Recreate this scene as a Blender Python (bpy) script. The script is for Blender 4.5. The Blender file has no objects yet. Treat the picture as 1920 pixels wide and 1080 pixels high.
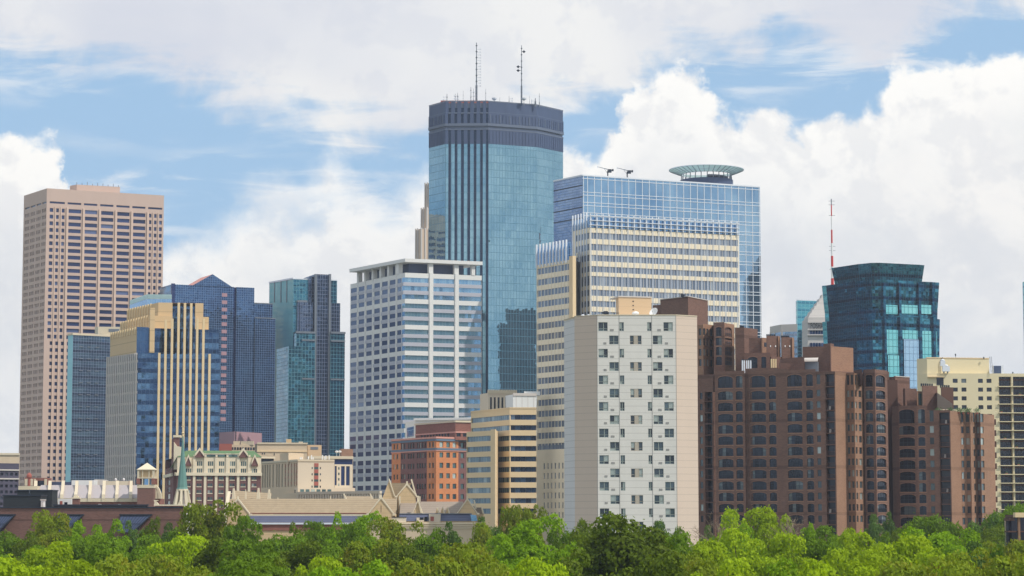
import bpy, math, random
import numpy as np
from mathutils import Vector, Matrix
random.seed(7)
R = math.radians
# ------------------------------------------------------------------ camera
H = 22.0; FPX = 4424.0; PITCH = math.atan(435/FPX)
sc = bpy.context.scene
cam = bpy.data.cameras.new('camera'); cam_o = bpy.data.objects.new('camera', cam)
sc.collection.objects.link(cam_o); sc.camera = cam_o
cam_o.location = (0, 0, H); cam_o.rotation_euler = (R(90)+PITCH, 0, 0)
cam.sensor_width = 36; cam.lens = FPX/1920*36; cam.clip_start = 1; cam.clip_end = 30000
# ------------------------------------------------------------------ light
SUN_EL = R(50); SUN_AZ = Vector((0.86, -0.51, 0)).normalized()
sun = bpy.data.lights.new('sun', 'SUN'); sun.energy = 3.3; sun.angle = R(0.6); sun.color = (1, .94, .85)
sun_o = bpy.data.objects.new('sun', sun); sc.collection.objects.link(sun_o)
to_sun = (SUN_AZ*math.cos(SUN_EL) + Vector((0, 0, math.sin(SUN_EL)))).normalized()
sun_o.rotation_euler = to_sun.to_track_quat('Z', 'Y').to_euler(); sun_o.location = (600, -200, 700)
sc.view_settings.view_transform = 'Standard'; sc.view_settings.look = 'None'
sc.view_settings.exposure = 0.12; sc.view_settings.gamma = 1
sc.cycles.max_bounces = 6; sc.cycles.diffuse_bounces = 3; sc.cycles.glossy_bounces = 3
sc.cycles.transparent_max_bounces = 4; sc.cycles.volume_bounces = 0
sc.cycles.sample_clamp_indirect = 4
try: sc.cycles.use_denoising = True
except Exception: pass
SKY_STRENGTH = 0.11

class NT:
    """tiny node-tree writer"""
    def __init__(s, tree): s.t = tree; s.l = tree.links
    def n(s, typ, ins=None, **kw):
        nd = s.t.nodes.new(typ)
        for k, v in kw.items(): setattr(nd, k, v)
        for k, v in (ins or {}).items():
            if isinstance(v, bpy.types.NodeSocket): s.l.new(v, nd.inputs[k])
            else: nd.inputs[k].default_value = v
        return nd
    def m(s, op, a, b=0.0, c=0.0, clamp=False):
        nd = s.n('ShaderNodeMath', operation=op); nd.use_clamp = clamp
        for i, v in enumerate((a, b, c)):
            if isinstance(v, bpy.types.NodeSocket): s.l.new(v, nd.inputs[i])
            else: nd.inputs[i].default_value = v
        return nd.outputs[0]
    def vm(s, op, a, b=(0, 0, 0)):
        nd = s.n('ShaderNodeVectorMath', operation=op)
        for i, v in enumerate((a, b)):
            if isinstance(v, bpy.types.NodeSocket): s.l.new(v, nd.inputs[i])
            else: nd.inputs[i].default_value = v
        return nd.outputs[0]
    def mix(s, f, a, b, mode='MIX'):
        nd = s.n('ShaderNodeMix', data_type='RGBA', blend_type=mode)
        for i, v in ((0, f), (6, a), (7, b)):
            if isinstance(v, bpy.types.NodeSocket): s.l.new(v, nd.inputs[i])
            else: nd.inputs[i].default_value = v if i == 0 or len(v) == 4 else (*v, 1)
        return nd.outputs[2]
    def noise(s, vec, scale, detail=4, rough=.55, dist=0):
        return s.n('ShaderNodeTexNoise', {'Vector': vec, 'Scale': scale, 'Detail': detail, 'Roughness': rough, 'Distortion': dist}).outputs[0]
    def ss(s, x, lo, hi):
        return s.n('ShaderNodeMapRange', {'Value': x, 'From Min': lo, 'From Max': hi}, interpolation_type='SMOOTHSTEP').outputs[0]

def ray(px, py):
    x = (px-960)/FPX; y = (540-py)/FPX; cp, sp = math.cos(PITCH), math.sin(PITCH)
    return Vector((x, cp - y*sp, sp + y*cp))
def at(px, py, Y):
    d = ray(px, py); t = Y/d.y
    return Vector((d.x*t, Y, H+d.z*t))
def roof(px, py, Z):
    d = ray(px, py); t = (Z-H)/d.z
    return Vector((d.x*t, d.y*t, Z))

# ------------------------------------------------------------------ sky
def build_world():
    w = bpy.data.worlds.new('World'); sc.world = w; w.use_nodes = True
    w.node_tree.nodes.clear(); N = NT(w.node_tree)
    sky = N.n('ShaderNodeTexSky', sky_type='NISHITA', sun_disc=False, sun_elevation=SUN_EL,
              sun_rotation=math.atan2(SUN_AZ.x, SUN_AZ.y), altitude=300, air_density=1.0, dust_density=0.6, ozone_density=1.6)
    g = N.n('ShaderNodeTexCoord').outputs['Generated']
    s3 = N.n('ShaderNodeSeparateXYZ', {0: g})
    x, y, z = s3.outputs
    yy = N.m('MAXIMUM', y, .05)
    u = N.m('DIVIDE', x, yy); v = N.m('DIVIDE', z, yy)
    # normalise to 0..1 over the part of the sky this place looks at
    r0 = ray(0, 540); r1 = ray(1920, 540)
    U = N.m('DIVIDE', N.m('SUBTRACT', u, -960/FPX), 1920/FPX, clamp=False)
    V = N.m('DIVIDE', v, 0.25)
    U0 = N.n('ShaderNodeCombineXYZ', {0: u, 1: v, 2: 3.7}).outputs[0]
    Uw = N.m('ADD', U, N.m('ADD', N.m('MULTIPLY', N.m('SUBTRACT', N.noise(U0, 30, 6, .6), .5), .06), N.m('MULTIPLY', N.m('SUBTRACT', N.noise(U0, 110, 4, .6), .5), .03)))
    UV = N.n('ShaderNodeCombineXYZ', {0: u, 1: v, 2: 0.0}).outputs[0]
    def curve(pts):
        fc = N.n('ShaderNodeFloatCurve', {'Value': Uw})
        c = fc.mapping.curves[0]
        P = []
        for px, py in pts:
            d = ray(px, py); P.append((px/1920, (d.z/d.y)/0.25))
        c.points[0].location = P[0]; c.points[-1].location = P[-1]
        for p in P[1:-1]: c.points.new(*p)
        for p in c.points: p.handle_type = 'AUTO'
        fc.mapping.update()
        return fc.outputs[0]
    strat = curve([(0,112),(120,125),(230,170),(330,180),(450,222),(560,205),(680,262),(800,262),(900,262),(1100,212),(1170,190),(1230,140),(1330,118),(1400,122),(1450,78),(1480,45),(1540,58),(1640,92),(1750,82),(1830,48),(1920,62)])
    cumul = curve([(0,250),(60,262),(105,288),(130,345),(170,395),(260,440),(330,440),(385,405),(440,372),(505,322),(560,352),(640,300),(680,322),(735,352),(770,330),(830,262),(1060,232),(1110,240),(1150,222),(1175,172),(1225,132),(1270,118),(1325,140),(1370,182),(1420,178),(1480,195),(1520,202),(1570,188),(1650,150),(1700,120),(1760,110),(1800,78),(1850,66),(1920,62)])
    nA = N.noise(UV, 22, 7, .58, .3); nB = N.noise(UV, 70, 6, .6, .2); nL = N.noise(UV, 7, 3, .5)
    st = N.n('ShaderNodeVectorMath', {0: UV, 1: (1, 4.5, 1)}, operation='MULTIPLY').outputs[0]
    nW = N.noise(st, 16, 6, .6, .5); nW2 = N.noise(st, 6, 2, .5)
    billow = N.n('ShaderNodeTexVoronoi', {'Vector': N.vm('ADD', UV, N.n('ShaderNodeVectorMath', {0: N.n('ShaderNodeTexNoise', {'Vector': UV, 'Scale': 60.0, 'Detail': 4.0}).outputs[1], 3: .02}, operation='SCALE').outputs[0]), 'Scale': 42.0, 'Smoothness': .55}, feature='SMOOTH_F1').outputs['Distance']
    # high stratus sheet
    fs = N.m('ADD', N.m('SUBTRACT', V, strat), N.m('MULTIPLY', N.m('SUBTRACT', nA, .5), .30))
    fs = N.m('ADD', fs, N.m('MULTIPLY', N.m('SUBTRACT', nW, .5), .20))
    mS = N.ss(fs, -.035, .07)
    # cumulus banks
    fc_ = N.m('SUBTRACT', cumul, V)
    fc_ = N.m('ADD', fc_, N.m('MULTIPLY', N.m('SUBTRACT', nA, .5), .14))
    fc_ = N.m('ADD', fc_, N.m('MULTIPLY', N.m('SUBTRACT', nB, .5), .10))
    fc_ = N.m('ADD', fc_, N.m('MULTIPLY', N.m('SUBTRACT', .32, billow), .10))
    wd = N.m('ADD', .026, N.m('MULTIPLY', .085, N.m('MULTIPLY', N.ss(U, .10, .2), N.ss(U, .47, .40))))
    mC = N.ss(N.m('DIVIDE', fc_, wd), -.4, 1.0)
    # wisps in the blue gap
    mW = N.m('MULTIPLY', N.ss(nW, .46, .66), N.m('MULTIPLY', N.ss(nW2, .36, .58), .8))
    # generic sky elsewhere
    nG = N.noise(N.n('ShaderNodeVectorMath', {0: g, 1: (1, 1, 2.2)}, operation='MULTIPLY').outputs[0], 2.6, 8, .6, .4)
    mG = N.ss(nG, .42, .56)
    front = N.m('MULTIPLY', N.ss(y, .2, .5), N.m('MULTIPLY', N.ss(N.m('ABSOLUTE', u), .42, .27), N.ss(v, .42, .30)))
    blue = N.mix(.85, sky.outputs[0], (3.1, 4.9, 7.0))
    # the low sky is paler
    wcol = N.mix(N.ss(nL, .35, .65), (7.6, 7.7, 8.0), (8.9, 8.7, 8.5))
    scol = N.mix(N.ss(nL, .32, .6), (6.1, 6.25, 6.85), (8.0, 7.9, 7.7))
    lit = N.m('ADD', .5, N.m('ADD', N.m('MULTIPLY', N.m('SUBTRACT', nA, N.noise(N.vm('ADD', UV, (.010, .014, 0)), 22, 7, .58, .3)), 2.6), N.m('MULTIPLY', N.m('SUBTRACT', nB, N.noise(N.vm('ADD', UV, (.004, .005, 0)), 70, 6, .6, .2)), 1.3)))
    depth = N.ss(fc_, .0, .30)
    ccol = N.mix(depth, (9.0, 8.85, 8.5), N.mix(N.ss(N.noise(UV, 11, 6, .6, .4), .36, .66), (6.5, 6.7, 7.0), (8.5, 8.3, 8.0)))
    ccol = N.mix(N.m('MULTIPLY', N.ss(lit, .62, .2), .42), ccol, (6.3, 6.45, 6.8))
    scol = N.mix(N.m('MULTIPLY', N.ss(lit, .6, .2), .35), scol, (6.0, 6.2, 6.8))
    c = N.mix(mW, blue, (7.4, 7.7, 8.0))
    c = N.mix(N.m('MULTIPLY', mS, .95), c, scol)
    c = N.mix(mC, c, ccol)
    low = N.ss(V, .38, .02)
    c = N.mix(N.m('MULTIPLY', low, .6), c, (6.4, 6.8, 7.3))
    gcol = N.mix(mG, blue, wcol)
    gl = N.ss(z, .14, .0)
    gcol = N.mix(N.m('MULTIPLY', gl, .6), gcol, (6.4, 7.2, 8.2))
    c = N.mix(front, gcol, c)
    # below the horizon: ground tone
    c = N.mix(N.ss(z, .0, -.03), c, (1.6, 1.9, 1.6))
    bg = N.n('ShaderNodeBackground', {'Color': c, 'Strength': SKY_STRENGTH})
    out = N.n('ShaderNodeOutputWorld', {'Surface': bg.outputs[0]})
    w.cycles.sampling_method = 'MANUAL'; w.cycles.sample_map_resolution = 1024
build_world()

# ------------------------------------------------------------------ materials
MATS = {}
def srgb(r, g, b):
    f = lambda c: ((c/255+.055)/1.055)**2.4 if c > 10 else c/255/12.92
    return (f(r), f(g), f(b))
def _mat(name):
    m = bpy.data.materials.new(name); m.use_nodes = True; m.node_tree.nodes.clear(); MATS[name] = m
    N = NT(m.node_tree)
    p = N.n('ShaderNodeBsdfPrincipled'); N.n('ShaderNodeOutputMaterial', {'Surface': p.outputs[0]})
    return m, N, p
def setc(N, sock, v):
    if isinstance(v, bpy.types.NodeSocket): N.l.new(v, sock)
    else: sock.default_value = (*v, 1) if len(v) == 3 else v
def m_plain(name, col, rough=.85, var=.12, scale=.15, line=None, streak=.0, metal=0.0, spec=.3):
    """painted / stone / concrete; line=(dz, width, darkness) adds joints; streak = rain streaks"""
    m, N, p = _mat(name)
    pos = N.n('ShaderNodeNewGeometry').outputs['Position']
    n1 = N.noise(pos, scale, 6, .65)
    n2 = N.noise(N.vm('MULTIPLY', pos, (1, 1, .12)), scale*6, 4, .6)
    f = N.m('ADD', N.m('MULTIPLY', N.m('SUBTRACT', n1, .5), var*2), N.m('MULTIPLY', N.m('SUBTRACT', n2, .5), streak*2))
    f = N.m('ADD', f, 1.0)
    c = N.n('ShaderNodeVectorMath', {0: col, 3: f}, operation='SCALE').outputs[0]
    if line:
        z = N.n('ShaderNodeSeparateXYZ', {0: pos}).outputs[2]
        fr = N.m('FRACT', N.m('DIVIDE', z, line[0]))
        c = N.mix(N.m('MULTIPLY', N.m('LESS_THAN', fr, line[1]/line[0]), line[2]), c, tuple(k*.35 for k in col))
    setc(N, p.inputs['Base Color'], c)
    p.inputs['Roughness'].default_value = rough; p.inputs['Metallic'].default_value = metal
    p.inputs['Specular IOR Level'].default_value = spec
    return m
def m_curtain(name, tint, tint2, du, dz, lw, line, floor=None, sp=.35, spcol=None, metal=.85, rough=.07, wob=.02, var=.25, hz=None):
    """curtain wall: panes du x dz m, mullion lines lw m wide, optional spandrel band per floor"""
    m, N, p = _mat(name)
    uv = N.n('ShaderNodeUVMap', uv_map='UVMap').outputs[0]
    s3 = N.n('ShaderNodeSeparateXYZ', {0: uv}); u, z = s3.outputs[0], s3.outputs[1]
    cu, cz = N.m('DIVIDE', u, du), N.m('DIVIDE', z, dz)
    cell = N.n('ShaderNodeCombineXYZ', {0: N.m('FLOOR', cu), 1: N.m('FLOOR', cz), 2: 0.0}).outputs[0]
    wn = N.n('ShaderNodeTexWhiteNoise', {'Vector': cell}, noise_dimensions='2D')
    fl = N.m('FLOOR', N.m('DIVIDE', z, floor or dz*4))
    big = N.noise(N.n('ShaderNodeCombineXYZ', {0: N.m('MULTIPLY', u, .05), 1: N.m('MULTIPLY', z, .05), 2: 0.0}).outputs[0], 1.0, 5, .6)
    mixf = N.m('ADD', N.m('MULTIPLY', N.m('SUBTRACT', wn.outputs['Value'], .5), var*2), N.ss(big, .3, .7))
    c = N.mix(N.m('ADD', mixf, 0.0, clamp=True), tint, tint2)
    met = metal; lines = None
    if floor:
        fr = N.m('FRACT', N.m('DIVIDE', z, floor))
        sf = N.m('LESS_THAN', fr, sp); c = N.mix(sf, c, spcol)
    lu = N.m('LESS_THAN', N.m('FRACT', cu), lw/du); lz = N.m('LESS_THAN', N.m('FRACT', cz), (hz or lw)/dz)
    ln = N.m('MAXIMUM', lu, lz)
    c = N.mix(ln, c, line)
    setc(N, p.inputs['Base Color'], c)
    N.l.new(N.m('MULTIPLY', N.m('SUBTRACT', 1.0, N.m('MULTIPLY', ln, .85)), metal), p.inputs['Metallic'])
    N.l.new(N.m('ADD', N.m('MULTIPLY', ln, .4), rough), p.inputs['Roughness'])
    nor = N.n('ShaderNodeNewGeometry').outputs['Normal']
    # each pane sits a hair out of true, and is slightly pillowed
    wv = N.n('ShaderNodeTexNoise', {'Vector': N.n('ShaderNodeCombineXYZ', {0: u, 1: N.m('MULTIPLY', z, 2.0), 2: 0.0}).outputs[0], 'Scale': .35, 'Detail': 3.0}).outputs[1]
    off = N.vm('ADD', N.n('ShaderNodeVectorMath', {0: N.vm('SUBTRACT', wn.outputs['Color'], (.5, .5, .5)), 3: wob*2}, operation='SCALE').outputs[0],
               N.n('ShaderNodeVectorMath', {0: N.vm('SUBTRACT', wv, (.5, .5, .5)), 3: wob*3}, operation='SCALE').outputs[0])
    N.l.new(N.vm('NORMALIZE', N.vm('ADD', nor, off)), p.inputs['Normal'])
    return m
def m_win(name, c1, c2, c3=None, light=.12, metal=.35, rough=.12, wob=.012):
    """window panes: every pane picks its own tone (dark room, blind, curtain)"""
    m, N, p = _mat(name)
    g = N.n('ShaderNodeNewGeometry'); ob = N.n('ShaderNodeObjectInfo')
    r = N.m('FRACT', N.m('ADD', g.outputs['Random Per Island'], N.m('MULTIPLY', ob.outputs['Random'], 7.31)))
    r2 = N.m('FRACT', N.m('MULTIPLY', r, 13.7))
    c = N.mix(r, c1, c2)
    c = N.mix(N.m('MULTIPLY', N.m('LESS_THAN', r2, light), .85), c, c3 or c2)
    setc(N, p.inputs['Base Color'], c)
    p.inputs['Metallic'].default_value = metal; p.inputs['Roughness'].default_value = rough
    wn = N.n('ShaderNodeTexWhiteNoise', {'W': r}, noise_dimensions='1D').outputs['Color']
    off = N.n('ShaderNodeVectorMath', {0: N.vm('SUBTRACT', wn, (.5, .5, .5)), 3: wob*2}, operation='SCALE').outputs[0]
    N.l.new(N.vm('NORMALIZE', N.vm('ADD', g.outputs['Normal'], off)), p.inputs['Normal'])
    return m
def m_brick(name, col, col2, scale=1.0, band=None):
    m, N, p = _mat(name)
    uv = N.n('ShaderNodeUVMap', uv_map='UVMap').outputs[0]
    br = N.n('ShaderNodeTexBrick', {'Vector': uv, 'Color1': (*col, 1), 'Color2': (*col2, 1), 'Mortar': (*[k*.8+.04 for k in col], 1), 'Scale': scale, 'Mortar Size': .012, 'Brick Width': .6, 'Row Height': .2, 'Bias': -.2})
    pos = N.n('ShaderNodeNewGeometry').outputs['Position']
    f = N.m('ADD', N.m('MULTIPLY', N.m('SUBTRACT', N.noise(pos, .12, 7, .7), .5), .55), 1.0)
    c = N.n('ShaderNodeVectorMath', {0: br.outputs[0], 3: f}, operation='SCALE').outputs[0]
    if band:
        z = N.n('ShaderNodeSeparateXYZ', {0: pos}).outputs[2]
        c = N.mix(N.m('MULTIPLY', N.m('LESS_THAN', N.m('FRACT', N.m('DIVIDE', z, band[0])), .07), band[1]), c, tuple(k*.4 for k in col))
    setc(N, p.inputs['Base Color'], c); p.inputs['Roughness'].default_value = .9; p.inputs['Specular IOR Level'].default_value = .2
    return m

# ------------------------------------------------------------------ mesh builder
class MB:
    def __init__(s): s.v = []; s.f = []; s.uv = []; s.mi = []; s.area = 0
    def poly(s, pts, uv=None, mi=0):
        pts = [Vector(p) for p in pts]; k = len(s.v); s.v += pts; s.f.append(tuple(range(k, k+len(pts)))); s.mi.append(mi)
        if uv is None:
            n = (pts[1]-pts[0]).cross(pts[2]-pts[0])
            if n.length > 1e-9: n.normalize()
            if abs(n.z) > .92: uv = [(p.x, p.y) for p in pts]
            else:
                t = Vector((-n.y, n.x, 0)); t.normalize() if t.length > 1e-6 else None
                uv = [(p.dot(t), p.z) for p in pts]
        s.uv += uv
        return s
    def hexa(s, b, t):
        """8-point solid: b, t = 4 bottom + 4 top points, same winding (counter-clockwise from above)"""
        for i in range(4): j = (i+1) % 4; s.poly([b[i], b[j], t[j], t[i]])
        s.poly(t); s.poly(b[::-1]); return s
    def prism(s, pts, z0, z1, cap=True, bottom=False, sides=None, scale_top=None):
        n = len(pts)
        ts = pts if scale_top is None else scale_top
        for i in range(n):
            if sides is not None and i not in sides: continue
            a, b = pts[i], pts[(i+1) % n]; c, d = ts[(i+1) % n], ts[i]
            s.poly([(a[0], a[1], z0), (b[0], b[1], z0), (c[0], c[1], z1), (d[0], d[1], z1)])
        if cap: s.poly([(p[0], p[1], z1) for p in ts])
        if bottom: s.poly([(p[0], p[1], z0) for p in pts][::-1])
        return s
    def box(s, c, sx, sy, z0, z1, rot=0):
        ca, sa = math.cos(rot), math.sin(rot)
        pts = [(c[0]+ca*x*sx/2-sa*y*sy/2, c[1]+sa*x*sx/2+ca*y*sy/2) for x, y in ((-1,-1),(1,-1),(1,1),(-1,1))]
        return s.prism(pts, z0, z1, True, True)
    def tube(s, pts, rads, n=8, cap=True):
        rings = []
        for i, p in enumerate(pts):
            p = Vector(p)
            d = (Vector(pts[min(i+1, len(pts)-1)])-Vector(pts[max(i-1, 0)])).normalized()
            a = d.orthogonal().normalized(); b = d.cross(a)
            r = rads[i] if isinstance(rads, (list, tuple)) else rads
            rings.append([p+(a*math.cos(q)+b*math.sin(q))*r for q in [2*math.pi*k/n for k in range(n)]])
        for i in range(len(rings)-1):
            for k in range(n):
                j = (k+1) % n; s.poly([rings[i][k], rings[i][j], rings[i+1][j], rings[i+1][k]])
        if cap: s.poly(rings[-1]); s.poly(rings[0][::-1])
        return s
    def lathe(s, c, prof, n=24):
        for (r0, z0), (r1, z1) in zip(prof[:-1], prof[1:]):
            for k in range(n):
                a0, a1 = 2*math.pi*k/n, 2*math.pi*(k+1)/n
                q = [(c[0]+r0*math.cos(a0), c[1]+r0*math.sin(a0), c[2]+z0), (c[0]+r0*math.cos(a1), c[1]+r0*math.sin(a1), c[2]+z0),
                     (c[0]+r1*math.cos(a1), c[1]+r1*math.sin(a1), c[2]+z1), (c[0]+r1*math.cos(a0), c[1]+r1*math.sin(a0), c[2]+z1)]
                if r0 < 1e-6: q = q[1:]
                elif r1 < 1e-6: q = q[:3]
                s.poly(q)
        return s
    def size(s):
        if not s.v: return 0
        a = np.array(s.v); d = a.max(0)-a.min(0); return float((math.hypot(d[0], d[1])+.01)*(d[2]+.01))
    def build(s, name, mats, parent=None, org=(0, 0, 0), smooth=False):
        me = bpy.data.meshes.new(name); o3 = Vector(org)
        me.from_pydata([tuple(p-o3) for p in s.v], [], s.f)
        if not isinstance(mats, (list, tuple)): mats = [mats]
        for m in mats: me.materials.append(m)
        ul = me.uv_layers.new(name='UVMap'); ul.data.foreach_set('uv', [c for q in s.uv for c in q])
        me.polygons.foreach_set('material_index', s.mi)
        if smooth: me.polygons.foreach_set('use_smooth', [True]*len(s.f))
        me.update()
        o = bpy.data.objects.new(name, me); sc.collection.objects.link(o)
        if parent: o.parent = parent
        else: o.location = o3
        return o
    def join(s, o, mi=0):
        k = len(s.v); s.v += o.v; s.f += [tuple(i+k for i in f) for f in o.f]; s.uv += o.uv; s.mi += [mi]*len(o.f)

class Thing:
    """a top-level thing: an empty that parents its parts"""
    def __init__(s, name, label, cat, loc, group=None):
        s.e = bpy.data.objects.new(name, None); sc.collection.objects.link(s.e); s.e.location = loc; s.e.empty_display_size = 2
        s.e['label'] = label; s.e['category'] = cat
        if group: s.e['group'] = group
        s.loc = Vector(loc); s.single = {}; s.multi = {}
    def mb(s, name, mat):
        if name not in s.single: s.single[name] = (MB(), mat)
        return s.single[name][0]
    def add(s, name, mb, mat, kids=()):
        s.multi.setdefault(name, []).append((mb, mat, kids)); return mb
    def new(s, name, mat): return s.add(name, MB(), mat)
    def done(s, smooth=()):
        for name, (mb, mat) in s.single.items():
            if mb.f: mb.build(name, MATS[mat], s.e, s.loc, name in smooth)
        for name, L in s.multi.items():
            L = [q for q in L if q[0].f]; L.sort(key=lambda q: -q[0].size())
            for mb, mat, kids in L[:100]:
                o = mb.build(name, MATS[mat], s.e, s.loc)
                for kn, kmb, kmat in kids: kmb.build(kn, MATS[kmat], o, s.loc)
            if L[100:]:
                names = []; J = MB()
                def put(mb, mat):
                    if mat not in names: names.append(mat)
                    J.join(mb, names.index(mat))
                for mb, mat, kids in L[100:]:
                    put(mb, mat)
                    for kn, kmb, kmat in kids: put(kmb, kmat)
                J.build(name, [MATS[n] for n in names], s.e, s.loc)['kind'] = 'stuff'
        return s.e

class Face:
    """vertical wall plane from A to B (left to right seen from outside)"""
    def __init__(s, A, B):
        s.A = Vector((A[0], A[1], 0)); s.B = Vector((B[0], B[1], 0)); s.t = (s.B-s.A); s.L = s.t.length; s.t /= s.L
        s.n = Vector((s.t.y, -s.t.x, 0))
    def pt(s, u, z, d=0): p = s.A+s.t*u+s.n*d; return Vector((p.x, p.y, z))
    def uz(s, px, py):
        r = ray(px, py); o = Vector((0, 0, H)); k = s.n.dot(s.A-o)/s.n.dot(r); p = o+r*k
        return (p-s.A).dot(s.t), p.z
    def U(s, px, py=700): return s.uz(px, py)[0]
    def Z(s, py, px): return s.uz(px, py)[1]
    def quad(s, mb, u0, u1, z0, z1, d=0, mi=0):
        mb.poly([s.pt(u0, z0, d), s.pt(u1, z0, d), s.pt(u1, z1, d), s.pt(u0, z1, d)], [(u0, z0), (u1, z0), (u1, z1), (u0, z1)], mi); return mb
    def box(s, mb, u0, u1, z0, z1, d0, d1):
        P = s.pt
        s.quad(mb, u0, u1, z0, z1, d1)
        mb.poly([P(u0, z0, d0), P(u0, z0, d1), P(u0, z1, d1), P(u0, z1, d0)]); mb.poly([P(u1, z0, d1), P(u1, z0, d0), P(u1, z1, d0), P(u1, z1, d1)])
        mb.poly([P(u0, z1, d1), P(u1, z1, d1), P(u1, z1, d0), P(u0, z1, d0)]); mb.poly([P(u0, z0, d0), P(u1, z0, d0), P(u1, z0, d1), P(u0, z0, d1)])
        mb.poly([P(u1, z0, d0), P(u0, z0, d0), P(u0, z1, d0), P(u1, z1, d0)])
        return mb
    def tri(s, mb, pts, d0, d1):
        """extruded polygon given as (u, z) counter-clockwise"""
        f = [s.pt(u, z, d1) for u, z in pts]; b = [s.pt(u, z, d0) for u, z in pts]
        mb.poly(f, list(pts)); mb.poly(b[::-1], list(pts)[::-1])
        for i in range(len(pts)): j = (i+1) % len(pts); mb.poly([b[i], b[j], f[j], f[i]])
        return mb
    def wall(s, mb, u0, u1, z0, z1, ops, depth=.35, pane=None, arch=False):
        """wall with real openings; ops = (u0,u1,z0,z1[,tag]); pane(i, op, mb) is given each opening's pane"""
        ops = [o for o in ops if o[1] > u0+.01 and o[0] < u1-.01 and o[3] > z0+.01 and o[2] < z1-.01]
        ops = [(max(o[0], u0), min(o[1], u1), max(o[2], z0), min(o[3], z1))+tuple(o[4:]) for o in ops]
        q = lambda a: round(a, 3)
        us = sorted({q(u0), q(u1)} | {q(o[0]) for o in ops} | {q(o[1]) for o in ops}); zs = sorted({q(z0), q(z1)} | {q(o[2]) for o in ops} | {q(o[3]) for o in ops})
        iu = {a: i for i, a in enumerate(us)}; iz = {a: i for i, a in enumerate(zs)}
        occ = np.zeros((len(us)-1, len(zs)-1), bool)
        for o in ops: occ[iu[q(o[0])]:iu[q(o[1])], iz[q(o[2])]:iz[q(o[3])]] = True
        for j in range(len(zs)-1):
            i = 0
            while i < len(us)-1:
                if occ[i, j]: i += 1; continue
                k = i
                while k < len(us)-1 and not occ[k, j]: k += 1
                s.quad(mb, us[i], us[k], zs[j], zs[j+1]); i = k
        P = s.pt
        for k, o in enumerate(ops):
            a, b, c, d = o[:4]; e = -depth
            mb.poly([P(a, c, 0), P(a, c, e), P(a, d, e), P(a, d, 0)]); mb.poly([P(b, c, e), P(b, c, 0), P(b, d, 0), P(b, d, e)])
            mb.poly([P(a, d, e), P(b, d, e), P(b, d, 0), P(a, d, 0)]); mb.poly([P(a, c, 0), P(b, c, 0), P(b, c, e), P(a, c, e)])
            if arch:
                r = min((b-a)*.22, (d-c)*.25); m = (a+b)/2; n = 5
                for sg in (0, 1):
                    x0 = a if sg == 0 else b
                    arc = [(m+(x0-m)*math.cos(t), d-r+r*math.sin(t)*.995) for t in [math.pi/2*i/n for i in range(n+1)]]
                    pts = [(x0, d)] + arc
                    if sg == 1: pts = pts[::-1]
                    # corner filler flush with the wall, 3 mm proud of the reveal
                    mb.poly([P(x, z, -.003) for x, z in (pts if sg == 1 else pts)], None)
                    mb.poly([P(x, z, -.12) for x, z in pts[::-1]], None)
                    for (x1, z1_), (x2, z2_) in zip(arc[:-1], arc[1:]):
                        mb.poly([P(x1, z1_, -.003), P(x2, z2_, -.003), P(x2, z2_, -.12), P(x1, z1_, -.12)])
            if pane: pane(k, o, s.quad(MB(), a, b, c, d, e))

def corners(L, C, Rr, Y):
    """left, near, right roof corners in photo coordinates, near corner at distance Y -> plan (ccw) and roof height"""
    c = at(C[0], C[1], Y); Z = c.z; l = roof(L[0], L[1], Z); r = roof(Rr[0], Rr[1], Z); b = l+r-c
    return [l, c, r, b], Z
def body(t, part, mat, pts, z0, z1, skip=(0, 1)):
    """plain back faces and roof of a block; the faces in skip are built as facades"""
    n = len(pts); t.mb(part, mat).prism(pts, z0, z1, cap=True, sides=[i for i in range(n) if i not in skip])
S = srgb
# ---- materials of the place
m_plain('pink_granite', S(196,171,156), var=.06, scale=.05, streak=.05)
m_plain('pink_granite_light', S(208,182,164), var=.06, scale=.05)
m_win('win_navy', S(26,42,84), S(50,70,116), S(96,112,150), .08, metal=.3)
m_win('win_grey', S(105,108,122), S(128,124,130), S(150,146,150), .1, metal=.3)
m_plain('cream', S(208,194,168), var=.07, scale=.08)
m_plain('sandstone', S(204,177,136), var=.07, scale=.06, line=(4.2, .35, .35), streak=.04)
m_plain('sandstone_fin', S(220,196,154), var=.06, scale=.08)
m_plain('slate_brown', S(150,136,122), var=.12, scale=.7, line=(.4,.08,.3))
m_plain('pink_roof', S(196,140,128), var=.08)
m_brick('dusk_brick', S(80,76,92), S(72,68,84))
m_win('win_slate', S(48,62,98), S(72,88,122), S(110,124,150), .08, metal=.3)
m_win('win_bandteal', S(82,104,116), S(112,136,146), S(150,166,168), .08, metal=.4)
m_win('win_mist', S(110,124,144), S(144,156,172), S(178,186,194), .08, metal=.35)
m_plain('silver_stone', S(196,188,180), var=.05, scale=.08)
m_plain('white_concrete', S(220,219,215), var=.05, scale=.05, streak=.03)
m_plain('grey_spandrel', S(176,177,186), var=.05, scale=.05, rough=.5)
m_plain('cream_precast', S(234,220,194), var=.05, scale=.08)
m_plain('white_metal', S(220,224,230), rough=.45, var=.03)
m_plain('grey_metal', S(120,126,134), rough=.5, var=.08, metal=.4)
m_plain('dark_metal', S(46,54,66), rough=.55, var=.15, metal=.2)
m_plain('dark_louvre', S(70,84,112), rough=.6, var=.12, scale=.04, streak=.25)
m_plain('dark_ledge', S(96,106,124), rough=.6, var=.1)
m_plain('white_panel', S(216,212,204), var=.06, scale=.09, line=(1.35, .11, .38), streak=.07)
m_plain('white_panel_side', S(206,205,203), var=.035, scale=.07, line=(1.35, .11, .4), streak=.03)
m_plain('beige_panel', S(208,189,172), var=.035, scale=.06, line=(1.35, .12, .26), streak=.03)
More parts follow.
